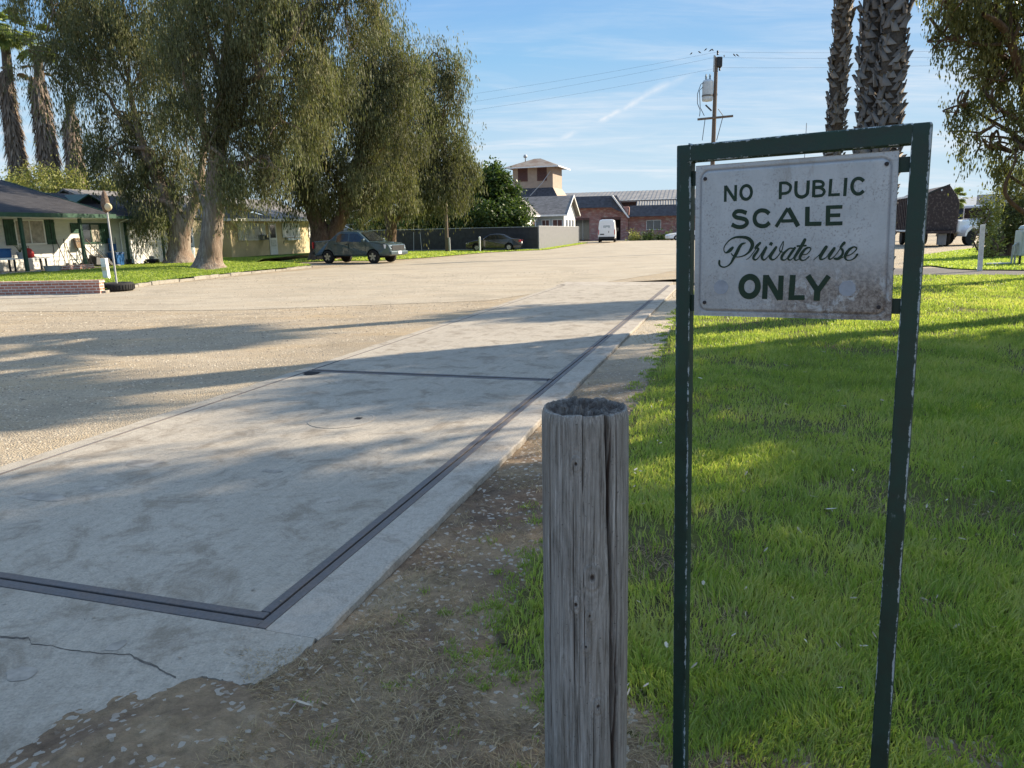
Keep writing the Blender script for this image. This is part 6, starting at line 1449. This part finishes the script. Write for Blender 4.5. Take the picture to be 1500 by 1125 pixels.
# tree A: forked pale trunk (behind), tree B: straight thick trunk (front)
YA, YB = 39.5, 35.0
xa, ya, za = at(266, 382, YA)
tkA = [[(*at(264, 388, YA)[:2], .1, 1.0), (*at(263, 370, YA), .62), (*at(262, 345, YA), .55), (*at(258, 322, YA), .48), (*at(246, 295, YA), .36), (*at(228, 255, YA), .28), (*at(205, 200, YA), .2), (*at(190, 130, YA), .1)],
       [(*at(266, 345, YA), .42), (*at(274, 320, YA), .34), (*at(284, 298, YA), .26), (*at(292, 270, YA), .2), (*at(300, 200, YA+.8), .14), (*at(290, 100, YA+1.5), .08)]]
eucalyptus('eucalyptus_tree', 'weeping eucalyptus with a pale forked trunk by the white garage', (xa, ya, .25), tkA,
    [bl(80, 30, YA, 2.2, 2.0), bl(70, 95, YA, 1.3, 1.4), bl(150, 60, YA, 2.6, 2.2), bl(120, 130, YA, 1.6, 1.5), bl(165, 175, YA+1, 1.5, 1.5), bl(185, 225, YA, 1.7, 1.6), bl(225, 110, YA, 2.6, 2.4), bl(225, 185, YA+1, 2.0, 1.6), bl(160, 225, YA, 1.0, 1.2), bl(205, 285, YA, 1.2, .9), bl(240, 250, YA+.5, 1.5, 1.5), bl(170, -40, YA, 3.2, 3), bl(240, 20, YA, 2.8, 2.4), bl(60, -40, YA, 2.2, 2.4), bl(228, 300, YA-.6, .8, .9), bl(212, 305, YA-.5, .7, .7), bl(195, 265, YA, 1.1, .9), bl(262, 250, YA+.5, 1.6, 1.4), bl(290, 262, YA+1, 1.4, 1.2)],
    11500, 101, hang=.8, clump=.40, spread=.09, per=50)
xb, yb, zb = at(308, 389, YB)
tkB = [[(*at(307, 393, YB)[:2], .1, .92), (*at(307, 382, YB), .60), (*at(309, 360, YB), .50), (*at(312, 320, YB), .47), (*at(316, 270, YB), .42), (*at(320, 200, YB), .34), (*at(328, 120, YB), .25), (*at(335, 20, YB), .16)],
       [(*at(321, 190, YB), .24), (*at(345, 130, YB), .2), (*at(380, 110, YB-1), .15), (*at(430, 60, YB-1.5), .08)],
       [(*at(318, 240, YB), .2), (*at(295, 180, YB-.5), .16), (*at(270, 120, YB-1), .1)]]
eucalyptus('eucalyptus_tree', 'tall weeping eucalyptus with one thick straight brown trunk on the front lawn', (xb, yb, .27), tkB,
    [bl(300, 20, YB, 2.6, 2.2), bl(290, 90, YB-1, 2.2, 1.9), bl(280, 160, YB-1, 1.6, 1.5), bl(360, 30, YB, 2.6, 2.2), bl(420, 10, YB, 2.4, 2.2), bl(390, 90, YB-1, 2.4, 1.9), bl(350, 150, YB-1, 2.0, 1.7), bl(340, 215, YB-.6, 1.6, 1.5), bl(362, 250, YB-.8, 1.1, .8), bl(300, 230, YB+.8, 1.2, 1.2), bl(440, 130, YB, 2.0, 2.0), bl(420, 190, YB, 1.9, 1.6), bl(480, 70, YB+1, 2.1, 1.9), bl(500, 20, YB+1, 1.9, 1.8), bl(530, 0, YB+1, 1.2, 1.4), bl(300, -60, YB, 3, 3), bl(420, -60, YB, 3, 2.6), bl(395, 240, YB-.5, 1.3, 1.1), bl(285, 285, YB+1, .8, .7), bl(350, 268, YB-.5, .8, .7), bl(335, 245, YB-1, 1.1, 1.0)],
    13000, 103, hang=.8, clump=.40, spread=.09, per=50)
# tree C: thick dark multi-stem trunk behind the pickup
YC = 49.0
xc, yc, zc = at(478, 375, YC)
tkC = [[(*at(478, 378, YC)[:2], 0, 1.3), (*at(476, 365, YC), 1.0), (*at(473, 350, YC), .85), (*at(466, 328, YC), .55), (*at(455, 300, YC), .42), (*at(440, 240, YC), .3), (*at(430, 150, YC), .15)],
       [(*at(484, 356, YC), .7), (*at(492, 335, YC), .52), (*at(503, 312, YC), .42), (*at(515, 270, YC), .34), (*at(530, 200, YC), .24), (*at(540, 100, YC), .12)]]
eucalyptus('eucalyptus_tree', 'weeping eucalyptus with a thick dark forked trunk right behind the pickup', (xc, yc, .05), tkC,
    [bl(430, 215, YC-1, 2.6, 2.2), bl(410, 262, YC-2, 1.6, 1.1), bl(440, 276, YC-1.5, 1.6, 1.2), bl(480, 250, YC-1, 2.4, 2.2), bl(530, 260, YC-1, 2.2, 1.9), bl(500, 180, YC, 3.0, 2.6), bl(550, 150, YC, 2.9, 2.6), bl(560, 90, YC, 2.3, 2.0), bl(520, 110, YC, 2.8, 2.4), bl(470, 130, YC, 2.8, 2.4), bl(600, 120, YC, 1.9, 1.8), bl(585, 210, YC, 2.6, 2.4), bl(560, 45, YC+1, 1.6, 1.4), bl(575, 275, YC, 1.8, 1.2), bl(465, 288, YC, 1.6, .9), bl(535, 280, YC+1, 2.2, .9)],
    12000, 107, bark='darkbark', per=50, clump=.5, L=.25, W=.056, hang=.65, spread=.13)
# tree D: slim leaning dark trunk, crown out to the right
YD = 57.0
xd, yd, zd = at(572, 368, YD)
tkD = [[(*at(571, 370, YD)[:2], 0, .62), (*at(571, 355, YD), .45), (*at(573, 330, YD), .40), (*at(568, 305, YD), .36), (*at(575, 260, YD), .3), (*at(590, 190, YD), .2), (*at(610, 100, YD), .1)],
       [(*at(574, 260, YD), .22), (*at(610, 220, YD), .18), (*at(640, 200, YD), .1)]]
eucalyptus('eucalyptus_tree', 'weeping eucalyptus with a slim dark leaning trunk, its crown reaching farthest right', (xd, yd, 0.02), tkD,
    [bl(645, 95, YD, 1.5, 1.4), bl(620, 130, YD, 2.2, 2.2), bl(655, 160, YD+1, .9, 1.6), bl(600, 190, YD, 2.8, 2.6), bl(640, 200, YD, 2.4, 2.4), bl(660, 245, YD, 2.0, 2.2), bl(630, 262, YD, 2.4, 1.9), bl(680, 255, YD, 1.0, 1.5), bl(595, 255, YD, 2.5, 2.0), bl(575, 215, YD+1, 2.4, 2.2), bl(610, 272, YD-1, 2.0, .9), bl(655, 272, YD-1, 1.6, .8), bl(560, 270, YD+1, 1.8, 1.3), bl(668, 110, YD, .45, 1.2)],
    10000, 109, bark='darkbark', per=50, clump=.52, L=.27, W=.06, hang=.8, spread=.14)
# ---- dark trees / hedge behind the fence
def bushy(name, label, cat, base, blobs, n, seed, mat='bush', L=.22, W=.13, clump=.35, k=5, hang=.25, trunkr=.2, bark='darkbark', group=None, down=.2, spread=.12, per=22):
    t = thing(name, label, cat, base, 0, group); b0 = base
    rel_ = [(b[0]-b0[0], b[1]-b0[1], b[2]-b0[2], b[3], b[4], b[5]) for b in blobs]
    paths = []
    for i, b_ in enumerate(rel_): paths.append(limb((0, 0, -.05), (b_[0], b_[1], b_[2]), trunkr, .03, seed+i, .1))
    trunk('trunk', paths, M[bark], t, 8, .1, seed)
    leaves('crown', M[mat], blob_origins(rel_, n, seed, clump, per, .5), t, k, L, W, hang, spread, seed+1, .3, down)
    return t
YH = 74
x, y, z = at(725, 345, YH)
bushy('evergreen_tree', 'broad dense dark green evergreen beside the tan tower', 'tree', (x, y, 0), [bl(722, 270, YH, 1.5, 1.6), bl(724, 254, YH, .8, .9), bl(700, 290, YH, 1.7, 1.6), bl(742, 295, YH, 1.6, 1.5), bl(752, 315, YH-1, 1.4, 1.3), bl(690, 318, YH, 2.0, 1.6), bl(722, 318, YH-1.5, 2.2, 1.8), bl(762, 328, YH-1, .9, .9), bl(712, 265, YH, 1.0, 1.0), bl(735, 270, YH, .9, 1.0)], 7000, 121, L=.30, W=.16, clump=.38)
for i, (px, py, rx, lab) in enumerate([(590, 322, 2.0, 'dark shrub crowding the fence immediately right of the pale shed'), (622, 320, 2.2, 'dark shrub behind the fence between the slim trunk and the grey pole'), (655, 318, 2.0, 'dark shrub behind the fence around the grey utility pole'), (540, 326, 1.6, 'dark shrub behind the fence above the pickup roof')]):
    x, y, z = at(px, 345, 76)
    bushy('dark_shrub', lab, 'shrub', (x, y, 0), [bl(px-8, py+4, 76, rx*.8, 1.5), bl(px+8, py, 76, rx*.8, 1.8), bl(px, py+12, 75, rx, 1.2)], 1500, 130+i, L=.3, W=.17)
# yellow-green trees behind house 1
for i, (px, py, rx, rz, Y, lab) in enumerate([(75, 268, 2.6, 1.7, 56, 'sparse yellow-green tree rising behind the roof, around the middle shaggy palm'), (130, 270, 2.2, 1.5, 57, 'yellow-green tree behind the roof, above the small gable vent'), (165, 278, 1.7, 1.0, 58, 'low yellow-green tree behind the roof where the eucalyptus leaves hang'), (40, 262, 1.2, 1.2, 57, 'sparse brownish tree behind the roof near the left edge')]):
    x, y, z = at(px, 345, Y)
    bushy('yellow_green_tree', lab, 'tree', (x, y, 0.2), [bl(px-12, py+4, Y, rx*.6, rz*.8), bl(px+10, py, Y, rx*.6, rz*.8), bl(px, py+14, Y, rx, rz*.8)], 900 if i < 3 else 500, 140+i, mat='yellowleaf', L=.22, W=.10, clump=.4, k=4)
# ---- palms with shaggy skirts at the far left
def shag(parent, z0, z1, r0, r1, n, seed, cx=0, mat='deadfrond'):
    rs = RS(seed); z = z0+(z1-z0)*rs.rand(n); f = (z-z0)/(z1-z0); r = (r0+(r1-r0)*f)*(0.75+.35*rs.rand(n)); a = rs.rand(n)*2*PI
    L = 0.5+0.9*rs.rand(n); w = 0.04+.08*rs.rand(n)
    c, s = np.cos(a), np.sin(a); o = np.stack([cx+c*r*.7, s*r*.7, z], -1)
    d = np.stack([c*.30+rs.randn(n)*.12, s*.30+rs.randn(n)*.12, -np.ones(n)], -1); d /= np.linalg.norm(d, axis=1)[:, None]; t = np.stack([-s, c, rs.randn(n)*.2], -1)
    V = np.stack([o-t*w[:, None]*.5, o+t*w[:, None]*.5, o+d*L[:, None]*.6+t*w[:, None]*.7, o+d*L[:, None]+rs.randn(n, 3)*.05, o+d*L[:, None]*.6-t*w[:, None]*.7], 1).reshape(-1, 3)
    i = np.arange(n)*5; Q = np.stack([i, i+1, i+2, i+4], -1); T = np.stack([i+4, i+2, i+3], -1)
    return np_mesh('skirt', V, quads=Q, tris=T, mat=M[mat], parent=parent, attrs={'rnd': np.repeat(rs.rand(n), 5)})
def fan_crown(parent, z, n, R_, seed, mat='frond', up=0.6):
    rs = RS(seed); V = []; Tn = []; b = 0
    for k in range(n):
        a = rs.rand()*2*PI; el = rs.uniform(-.9, up*1.6); c, s = math.cos(a), math.sin(a); st = R_*rs.uniform(.45, .6)
        d = np.array([c*math.cos(el), s*math.cos(el), math.sin(el)]); tip = np.array([0, 0, z])+d*st
        side = np.array([-s, c, 0]); upv = np.cross(d, side)
        V += [np.array([0, 0, z])+side*.03, np.array([0, 0, z])-side*.03, tip]; Tn.append((b, b+1, b+2)); b += 3
        for q in range(22):
            f = (q-10.5)/10.5*1.25; dir_ = d*math.cos(f)+side*math.sin(f); dir_ = dir_-upv*0.0; L = R_*.55*(1-.25*abs(f)); e = tip+dir_*L; e[2] -= .25*L*(.4+rs.rand()); m_ = tip+dir_*L*.5; m2 = np.cross(dir_, upv); m2 = m2/np.linalg.norm(m2)*.045
            V += [tip, m_+m2, e, m_-m2]; Tn += [(b, b+1, b+2), (b, b+2, b+3)]; b += 4
    return np_mesh('fronds', np.array(V), tris=np.array(Tn), mat=M[mat], parent=parent, attrs={'rnd': rs.rand(len(V))})
YP = 60
for i, (px, pyt, wr, ptop, lab) in enumerate([(22, 112, .95, 60, 'shaggy skirted palm with a green crown at the left edge'), (67, 118, 1.15, 78, 'thickest shaggy skirted palm, second from the left, its top lost in the eucalyptus leaves'), (112, 182, .95, 158, 'shortest shaggy skirted palm, below the eucalyptus branches')]):
    x, y, _ = at(px+4*(i == 1), 300, YP); zt = at(px, pyt, YP)[2]; zc_ = at(px, ptop, YP)[2]; xt = at(px-6, pyt, YP)[0]-x
    t = thing('fan_palm', lab, 'palm tree', (x, y, .2), 0, 'shaggy palms behind the white house')
    MB().tube([(0, 0, 0), (xt*.6, 0, zt*.7), (xt, 0, zc_+.3)], [.5, .4, .3], 12).build('trunk', M['palmbark'], t)
    shag(t, 1.5, zt+.2, wr*1.05, wr*.55, 2600, 150+i, cx=xt*.6)
    if i == 0:
        c_ = fan_crown(t, 0, 34, 2.0, 160); c_.location = (xt, 0, zc_+.6); s2 = shag(t, zt+3.4, zc_+.4, .5, 1.0, 500, 171, xt, 'frond')
        for q, pz in enumerate((zt+.2, zt+.3)): pass
    if i == 1: c_ = fan_crown(t, 0, 26, 1.8, 161); c_.location = (xt, 0, zc_+.6)
    if i == 2: shag(t, zt-.3, zt+.6, .3, .5, 80, 175, xt)
    if i < 2:
        c_ = fan_crown(t, 0, 4, 1.7, 165+i, 'deadfrond', .1); c_.location = (xt, 0, zt+.4+.2)

# ---- criss-cross booted palm trunks behind the sign
def boot_palm(label, px0, py0, px1, py1, Y, r, seed, top=13.5, grp='palm trunks rising behind the sign'):
    A = np.array(at(px0, py0, Y)); B = np.array(at(px1, py1, Y)); d = (B-A)/(B[2]-A[2]); base = A-d*A[2]
    t = thing('palm_tree', label, 'palm tree', (base[0], base[1], -.05), 0, grp)
    P0 = np.zeros(3); P1 = d*top
    MB().tube([tuple(P0), tuple(P1*.5), tuple(P1)], [r*.93, r*.9, r*.85], 18).build('trunk', M['palmbark'], t)
    rs = RS(seed); n = int(top*2*PI*r/.0115*.62); z = np.linspace(0.05, top, n); a = np.arange(n)*2.39996+rs.randn(n)*.12
    k = rs.rand(n) > .14; z, a = z[k], a[k]; n = len(z)
    c, s = np.cos(a), np.sin(a); ctr = z[:, None]*d[None]
    out = np.stack([c, s, 0*c], -1); sd = np.stack([-s, c, 0*c], -1); upv = np.array([0, 0, 1.0])
    w = .068*(.7+.6*rs.rand(n)); h = .15*(.45+1.1*rs.rand(n)); th = .022; ln = .004+.03*rs.rand(n); sk = np.where(np.arange(n) % 2, 1, -1)*(.35+.5*rs.rand(n))
    o = ctr+out*(r*.90)
    def pt(u, v, e): return o+sd*(u*w)[:, None]+(upv[None]*h[:, None]+sd*(sk*h)[:, None])*v+out*(e)[:, None]
    z_ = np.zeros(n)
    V = np.stack([pt(-1, 0, z_), pt(1, 0, z_), pt(.75, 1, ln+.02), pt(-.75, 1, ln+.02), pt(-1, 0, z_+th), pt(1, 0, z_+th), pt(.6, 1.05, ln+th+.02), pt(0, .72, ln*.8+th), pt(-.6, 1.05, ln+th+.02)], 1).reshape(-1, 3)
    i = np.arange(n)*9
    Q = np.concatenate([np.stack([i+a_, i+b_, i+c_, i+d_], -1) for a_, b_, c_, d_ in ((4, 5, 6, 7), (0, 4, 8, 3), (1, 2, 6, 5), (2, 3, 8, 6), (0, 3, 2, 1))]); T = np.stack([i+4, i+7, i+8], -1)
    np_mesh('leaf_boots', V, quads=Q, tris=T, mat=M['boot'], parent=t, attrs={'rnd': np.repeat(rs.rand(n), 9)})
    c_ = fan_crown(t, 0, 60, 2.3, seed+5); c_.location = tuple(P1)
    return t
boot_palm('slim criss-cross palm trunk standing apart, left of the thick pair', 1222, 215, 1236, 0, 18.4, .19, 201, 9.8)
boot_palm('left of the two thick criss-cross palm trunks standing together', 1272, 215, 1281, 0, 13.3, .195, 203, 9.0)
boot_palm('right of the two thick criss-cross palm trunks, its dark edge against the sky', 1297, 215, 1314, 0, 12.9, .195, 205, 9.3)

# ---- big tree at the right, over the far lawn
YR = 20.5
tkR = [[(*at(1528, 400, YR)[:2], 0, .30), (*at(1526, 330, YR), .22), (*at(1520, 230, YR), .19), (*at(1516, 130, YR), .15), (*at(1510, 30, YR), .10), (*at(1500, -60, YR), .06)],
       [(*at(1518, 210, YR), .10), (*at(1480, 60, YR-.5), .1), (*at(1440, 20, YR-1), .05)]]
x, y, z = at(1508, 400, YR)
eucalyptus('broadleaf_tree', 'drooping dark-leaved tree reaching in from the right edge', (x, y, 0), tkR,
    [bl(1390, 20, YR, .55, .5), bl(1380, 55, YR, .4, .35), bl(1405, 70, YR, .4, .45), bl(1430, 15, YR, .9, .6), bl(1480, 20, YR, .8, .8), bl(1430, 70, YR, .55, .55), bl(1460, 90, YR, .6, .6), bl(1490, 120, YR, .6, .7), bl(1440, 135, YR, .5, .5), bl(1465, 165, YR, .6, .5), bl(1410, 160, YR, .35, .35), bl(1495, 180, YR, .5, .6), bl(1425, 205, YR, .35, .4), bl(1450, 215, YR, .4, .5), bl(1480, 230, YR, .55, .6), bl(1500, 60, YR, .9, .9), bl(1440, -40, YR, 1.4, 1.0), bl(1520, -30, YR, 1.6, 1.4), bl(1560, 90, YR, 1.2, 1.3), bl(1565, 200, YR, .8, .9)],
    5600, 211, mat='oak', bark='darkbark', L=.115, W=.042, hang=.35, k=7, clump=.15, spread=.045, per=20, lr=.3)
# low shrub mass by the utility cabinets
x, y, z = at(1475, 372, 33)
bushy('leafy_shrub', 'large dark leafy shrub with yellowish sprigs beside the grey-green utility cabinet', 'shrub', (x, y, 0), [bl(1492, 285, 33, .8, .9), bl(1505, 320, 33, .9, 1.0), bl(1478, 320, 33, .5, .5), bl(1458, 348, 33, .45, .45), bl(1482, 345, 35, .6, .6), bl(1446, 355, 33, .25, .3)], 2600, 221, mat='oak', L=.13, W=.065, clump=.2, spread=.06, k=5)
x, y, z = at(1450, 360, 32)
bushy('sprig_shrub', 'sparse yellow-green sprigs sticking up in front of the ribbed trailer', 'shrub', (x, y, 0), [bl(1446, 330, 32, .35, .8), bl(1440, 300, 32, .25, .5), bl(1452, 312, 32, .3, .5), bl(1452, 362, 32, .4, .25)], 500, 223, mat='yellowleaf', L=.13, W=.06, clump=.16, k=4, trunkr=.04, spread=.05)
x, y, z = at(1398, 330, 70)
t = thing('small_palm', 'small distant palm peeking over the hopper trailer', 'palm tree', (x, y, 0)); zz = at(1398, 291, 70)[2]
MB().tube([(0, 0, 0), (0, 0, zz)], .16, 8).build('trunk', M['palmbark'], t); c_ = fan_crown(t, 0, 30, 1.1, 231, 'frond', 1.0); c_.location = (0, 0, zz)
x, y, z = at(1425, 326, 88)
bushy('small_shrub', 'small bright green shrub in the far yard above the pallets', 'shrub', (x-.6, y, 0), [bl(1420, 322, 88, 1.0, .8)], 300, 233, mat='yellowleaf', L=.25, W=.13)
for i, (px, wd) in enumerate([(948, .8), (974, 1.1), (930, .5)]):
    x, y, z = at(px, 350, 103); p_ = (x, 103.5, .5)
    bushy('low_shrub', ['low dark shrub under the window of the brick building', 'low dark shrub by the nose of the white car', 'pale low plant left of the brick building window'][i], 'shrub', (x, 103.5, 0), [(x, 103.5, .35, wd, .6, .4)], 260, 240+i, mat='bush' if i < 2 else 'yellowleaf', L=.25, W=.14, trunkr=.03)
# ---- trees standing outside the frame on the right, which shade the scale and the lawn
SHADE = [(11.2, 10.0, 9.3, 2.0, 1.2), (14.2, 13.0, 7.2, 1.7, 1.3), (16.8, 13.6, 7.6, 1.7, 1.3), (11.4, 7.8, 9.8, 2.2, 1.5), (14.0, 14.8, 9.2, 1.6, 1.2), (15.9, 10.8, 8.0, 1.7, 1.2), (16.8, 10.1, 9.6, 1.5, 1.0)]
first = None
for i, (x, y, z, rx, rz) in enumerate(SHADE):
    rs = RS(300+i); B_ = [(x+rs.uniform(-1, 1)*rx*.7, y+rs.uniform(-1, 1)*rx*.7, z+rs.uniform(-1, 1)*rz*.7, rx*.5, rx*.5, rz*.45) for k in range(8)]
    eucalyptus('shade_tree', ['tall shade tree beyond the right edge, middle of the row', 'shade tree beyond the right edge, nearest the scale end of the lawn', 'shade tree beyond the right edge, farthest along the drive', 'smallest shade tree beyond the right edge, level with the sign', 'slender shade tree beyond the right edge, beside the palm trunks', 'shade tree beyond the right edge, between the two tallest', 'thin-crowned shade tree beyond the right edge, outermost of the row'][i], (x, y, 0), [[(x, y, 0, .35), (x+.1, y, z*.4, .28), (x, y+.2, z*.8, .2), (x+.2, y, z+rz*.6, .08)]], B_, int(2500*(rx/2.4)**2*(.28 if i == 6 else 1)), 310+i, mat='euc', L=.24, W=.06, hang=.8, k=8, clump=.4, group='shade trees along the right side')

# ================================================================== LIGHT, SKY, CAMERA
AZ, EL = R(64), R(30)
w = bpy.data.worlds.new('World'); scene.world = w; w.use_nodes = True; nt = w.node_tree; nt.nodes.clear()
T = NT.__new__(NT); T.t = nt
out = T.n('ShaderNodeOutputWorld')
sky = T.n('ShaderNodeTexSky', sky_type='NISHITA', sun_disc=False, sun_elevation=EL, sun_rotation=AZ, altitude=50, air_density=1.0, dust_density=0.7, ozone_density=1.6)
dirv = T.n('ShaderNodeTexCoord').outputs['Generated']
sp_ = T.n('ShaderNodeSeparateXYZ', {'Vector': dirv}); zc_ = T.math('MAXIMUM', sp_.outputs[2], 0.0); den = T.math('ADD', zc_, 0.12)
cp = T.n('ShaderNodeCombineXYZ', {'X': T.math('DIVIDE', sp_.outputs[0], den), 'Y': T.math('DIVIDE', sp_.outputs[1], den), 'Z': 0.0}).outputs[0]
n1_ = T.noise(T.map(cp, (0.55, 1.7, 1), rot=(0, 0, R(-14)), loc=(0.4, 0.9, 0)), 1.0, 8, 0.6, 0.7)
n2_ = T.noise(T.map(cp, (1.2, 5.5, 1), rot=(0, 0, R(-20)), loc=(3.1, 1.7, 0)), 1.0, 8, 0.65, 0.9)
cl = T.math('MULTIPLY', T.ramp(n1_, [(0.42, 0.0), (0.62, 1.0)]), T.ramp(n2_, [(0.36, 0.10), (0.62, 1.0)]))
cl = T.math('MULTIPLY', cl, T.ramp(zc_, [(0.0, 0.95), (0.16, 0.95), (0.27, 0.35), (0.5, 0.15)]))
# contrail: a streak along a great circle
a_ = ray(806, 212); b_ = ray(1040, 92); a_ /= np.linalg.norm(a_); b_ /= np.linalg.norm(b_); nn = np.cross(a_, b_); nn /= np.linalg.norm(nn); tt = b_-a_; tt /= np.linalg.norm(tt); lo, hi = float(a_@tt), float(b_@tt)
dn = T.n('ShaderNodeVectorMath', {0: dirv, 1: tuple(nn)}, operation='DOT_PRODUCT').outputs['Value']; dt = T.n('ShaderNodeVectorMath', {0: dirv, 1: tuple(tt)}, operation='DOT_PRODUCT').outputs['Value']
wob = T.math('MULTIPLY', T.math('SUBTRACT', T.noise(dirv, 14, 4, 0.6), 0.5), 0.012)
ds = T.math('ABSOLUTE', T.math('ADD', dn, wob)); tpos = T.math('DIVIDE', T.math('SUBTRACT', dt, lo), hi-lo)
cont = T.math('MULTIPLY', T.ramp(ds, [(0.001, 1.0), (0.006, 0.0)]), T.ramp(tpos, [(0.02, 0.0), (0.10, 0.8), (0.25, 0.25), (0.35, 0.95), (0.65, 0.7), (1.0, 0.0)]))
cont = T.math('MULTIPLY', cont, T.ramp(T.noise(dirv, 55, 3), [(0.3, 0.35), (0.6, 1.0)]))
cl = T.math('MAXIMUM', T.math('MULTIPLY', cl, 0.72), T.math('MULTIPLY', cont, 1.0))
hz = T.ramp(zc_, [(0.0, 0.15), (0.10, 0.03), (0.3, 0.0)])
CLC = (2.1, 2.22, 2.36)
grad = T.n('ShaderNodeVectorMath', {0: T.ramp(zc_, [(0.0, (0.71, 0.89, 1.0)), (0.10, (0.56, 0.80, 1.0)), (0.21, (0.31, 0.61, 0.975)), (0.34, (0.17, 0.42, 0.91)), (0.5, (0.13, 0.32, 0.80))]), 1: (2.1, 2.1, 2.1)}, operation='MULTIPLY').outputs[0]
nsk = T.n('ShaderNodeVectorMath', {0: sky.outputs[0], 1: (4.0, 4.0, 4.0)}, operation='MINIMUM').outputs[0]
nsk = T.mix(1.0, nsk, T.ramp(zc_, [(0.42, (0.45, 0.48, 0.5)), (0.6, (1.0, 0.95, 0.84))]), 'MULTIPLY')  # high sky above the view brightened and warmed, added fill for the shade
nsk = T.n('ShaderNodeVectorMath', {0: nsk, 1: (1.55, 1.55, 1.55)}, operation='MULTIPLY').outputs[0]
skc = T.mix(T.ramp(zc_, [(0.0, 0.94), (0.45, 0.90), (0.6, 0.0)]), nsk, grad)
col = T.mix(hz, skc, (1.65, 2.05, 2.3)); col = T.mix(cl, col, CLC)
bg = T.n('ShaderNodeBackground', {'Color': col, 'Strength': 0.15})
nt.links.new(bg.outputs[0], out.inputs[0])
sun = bpy.data.lights.new('sun', 'SUN'); sun.energy = 4.5; sun.angle = R(0.55); sun.color = (1.0, 0.87, 0.68)
so = link(bpy.data.objects.new('sun', sun)); sd_ = Vector((math.sin(AZ)*math.cos(EL), math.cos(AZ)*math.cos(EL), math.sin(EL))); so.rotation_euler = sd_.to_track_quat('Z', 'Y').to_euler(); so.location = sd_*60
cam = bpy.data.cameras.new('camera'); co = link(bpy.data.objects.new('camera', cam)); scene.camera = co
cam.sensor_width = 36; cam.lens = 36*F/1500; cam.clip_start = 0.05; cam.clip_end = 3000
from mathutils import Matrix
xr = math.cos(ROLL)*RT-math.sin(ROLL)*UP; yr = math.sin(ROLL)*RT+math.cos(ROLL)*UP
mm = Matrix(((xr[0], yr[0], -FW[0], 0), (xr[1], yr[1], -FW[1], 0), (xr[2], yr[2], -FW[2], H), (0, 0, 0, 1))); co.matrix_world = mm
vs_ = scene.view_settings; vs_.view_transform = 'Standard'; vs_.look = 'None'; vs_.exposure = 1.48; vs_.gamma = 1.0; vs_.use_curve_mapping = False
scene.cycles.use_denoising = True
scene.cycles.max_bounces = 8; scene.cycles.transparent_max_bounces = 8
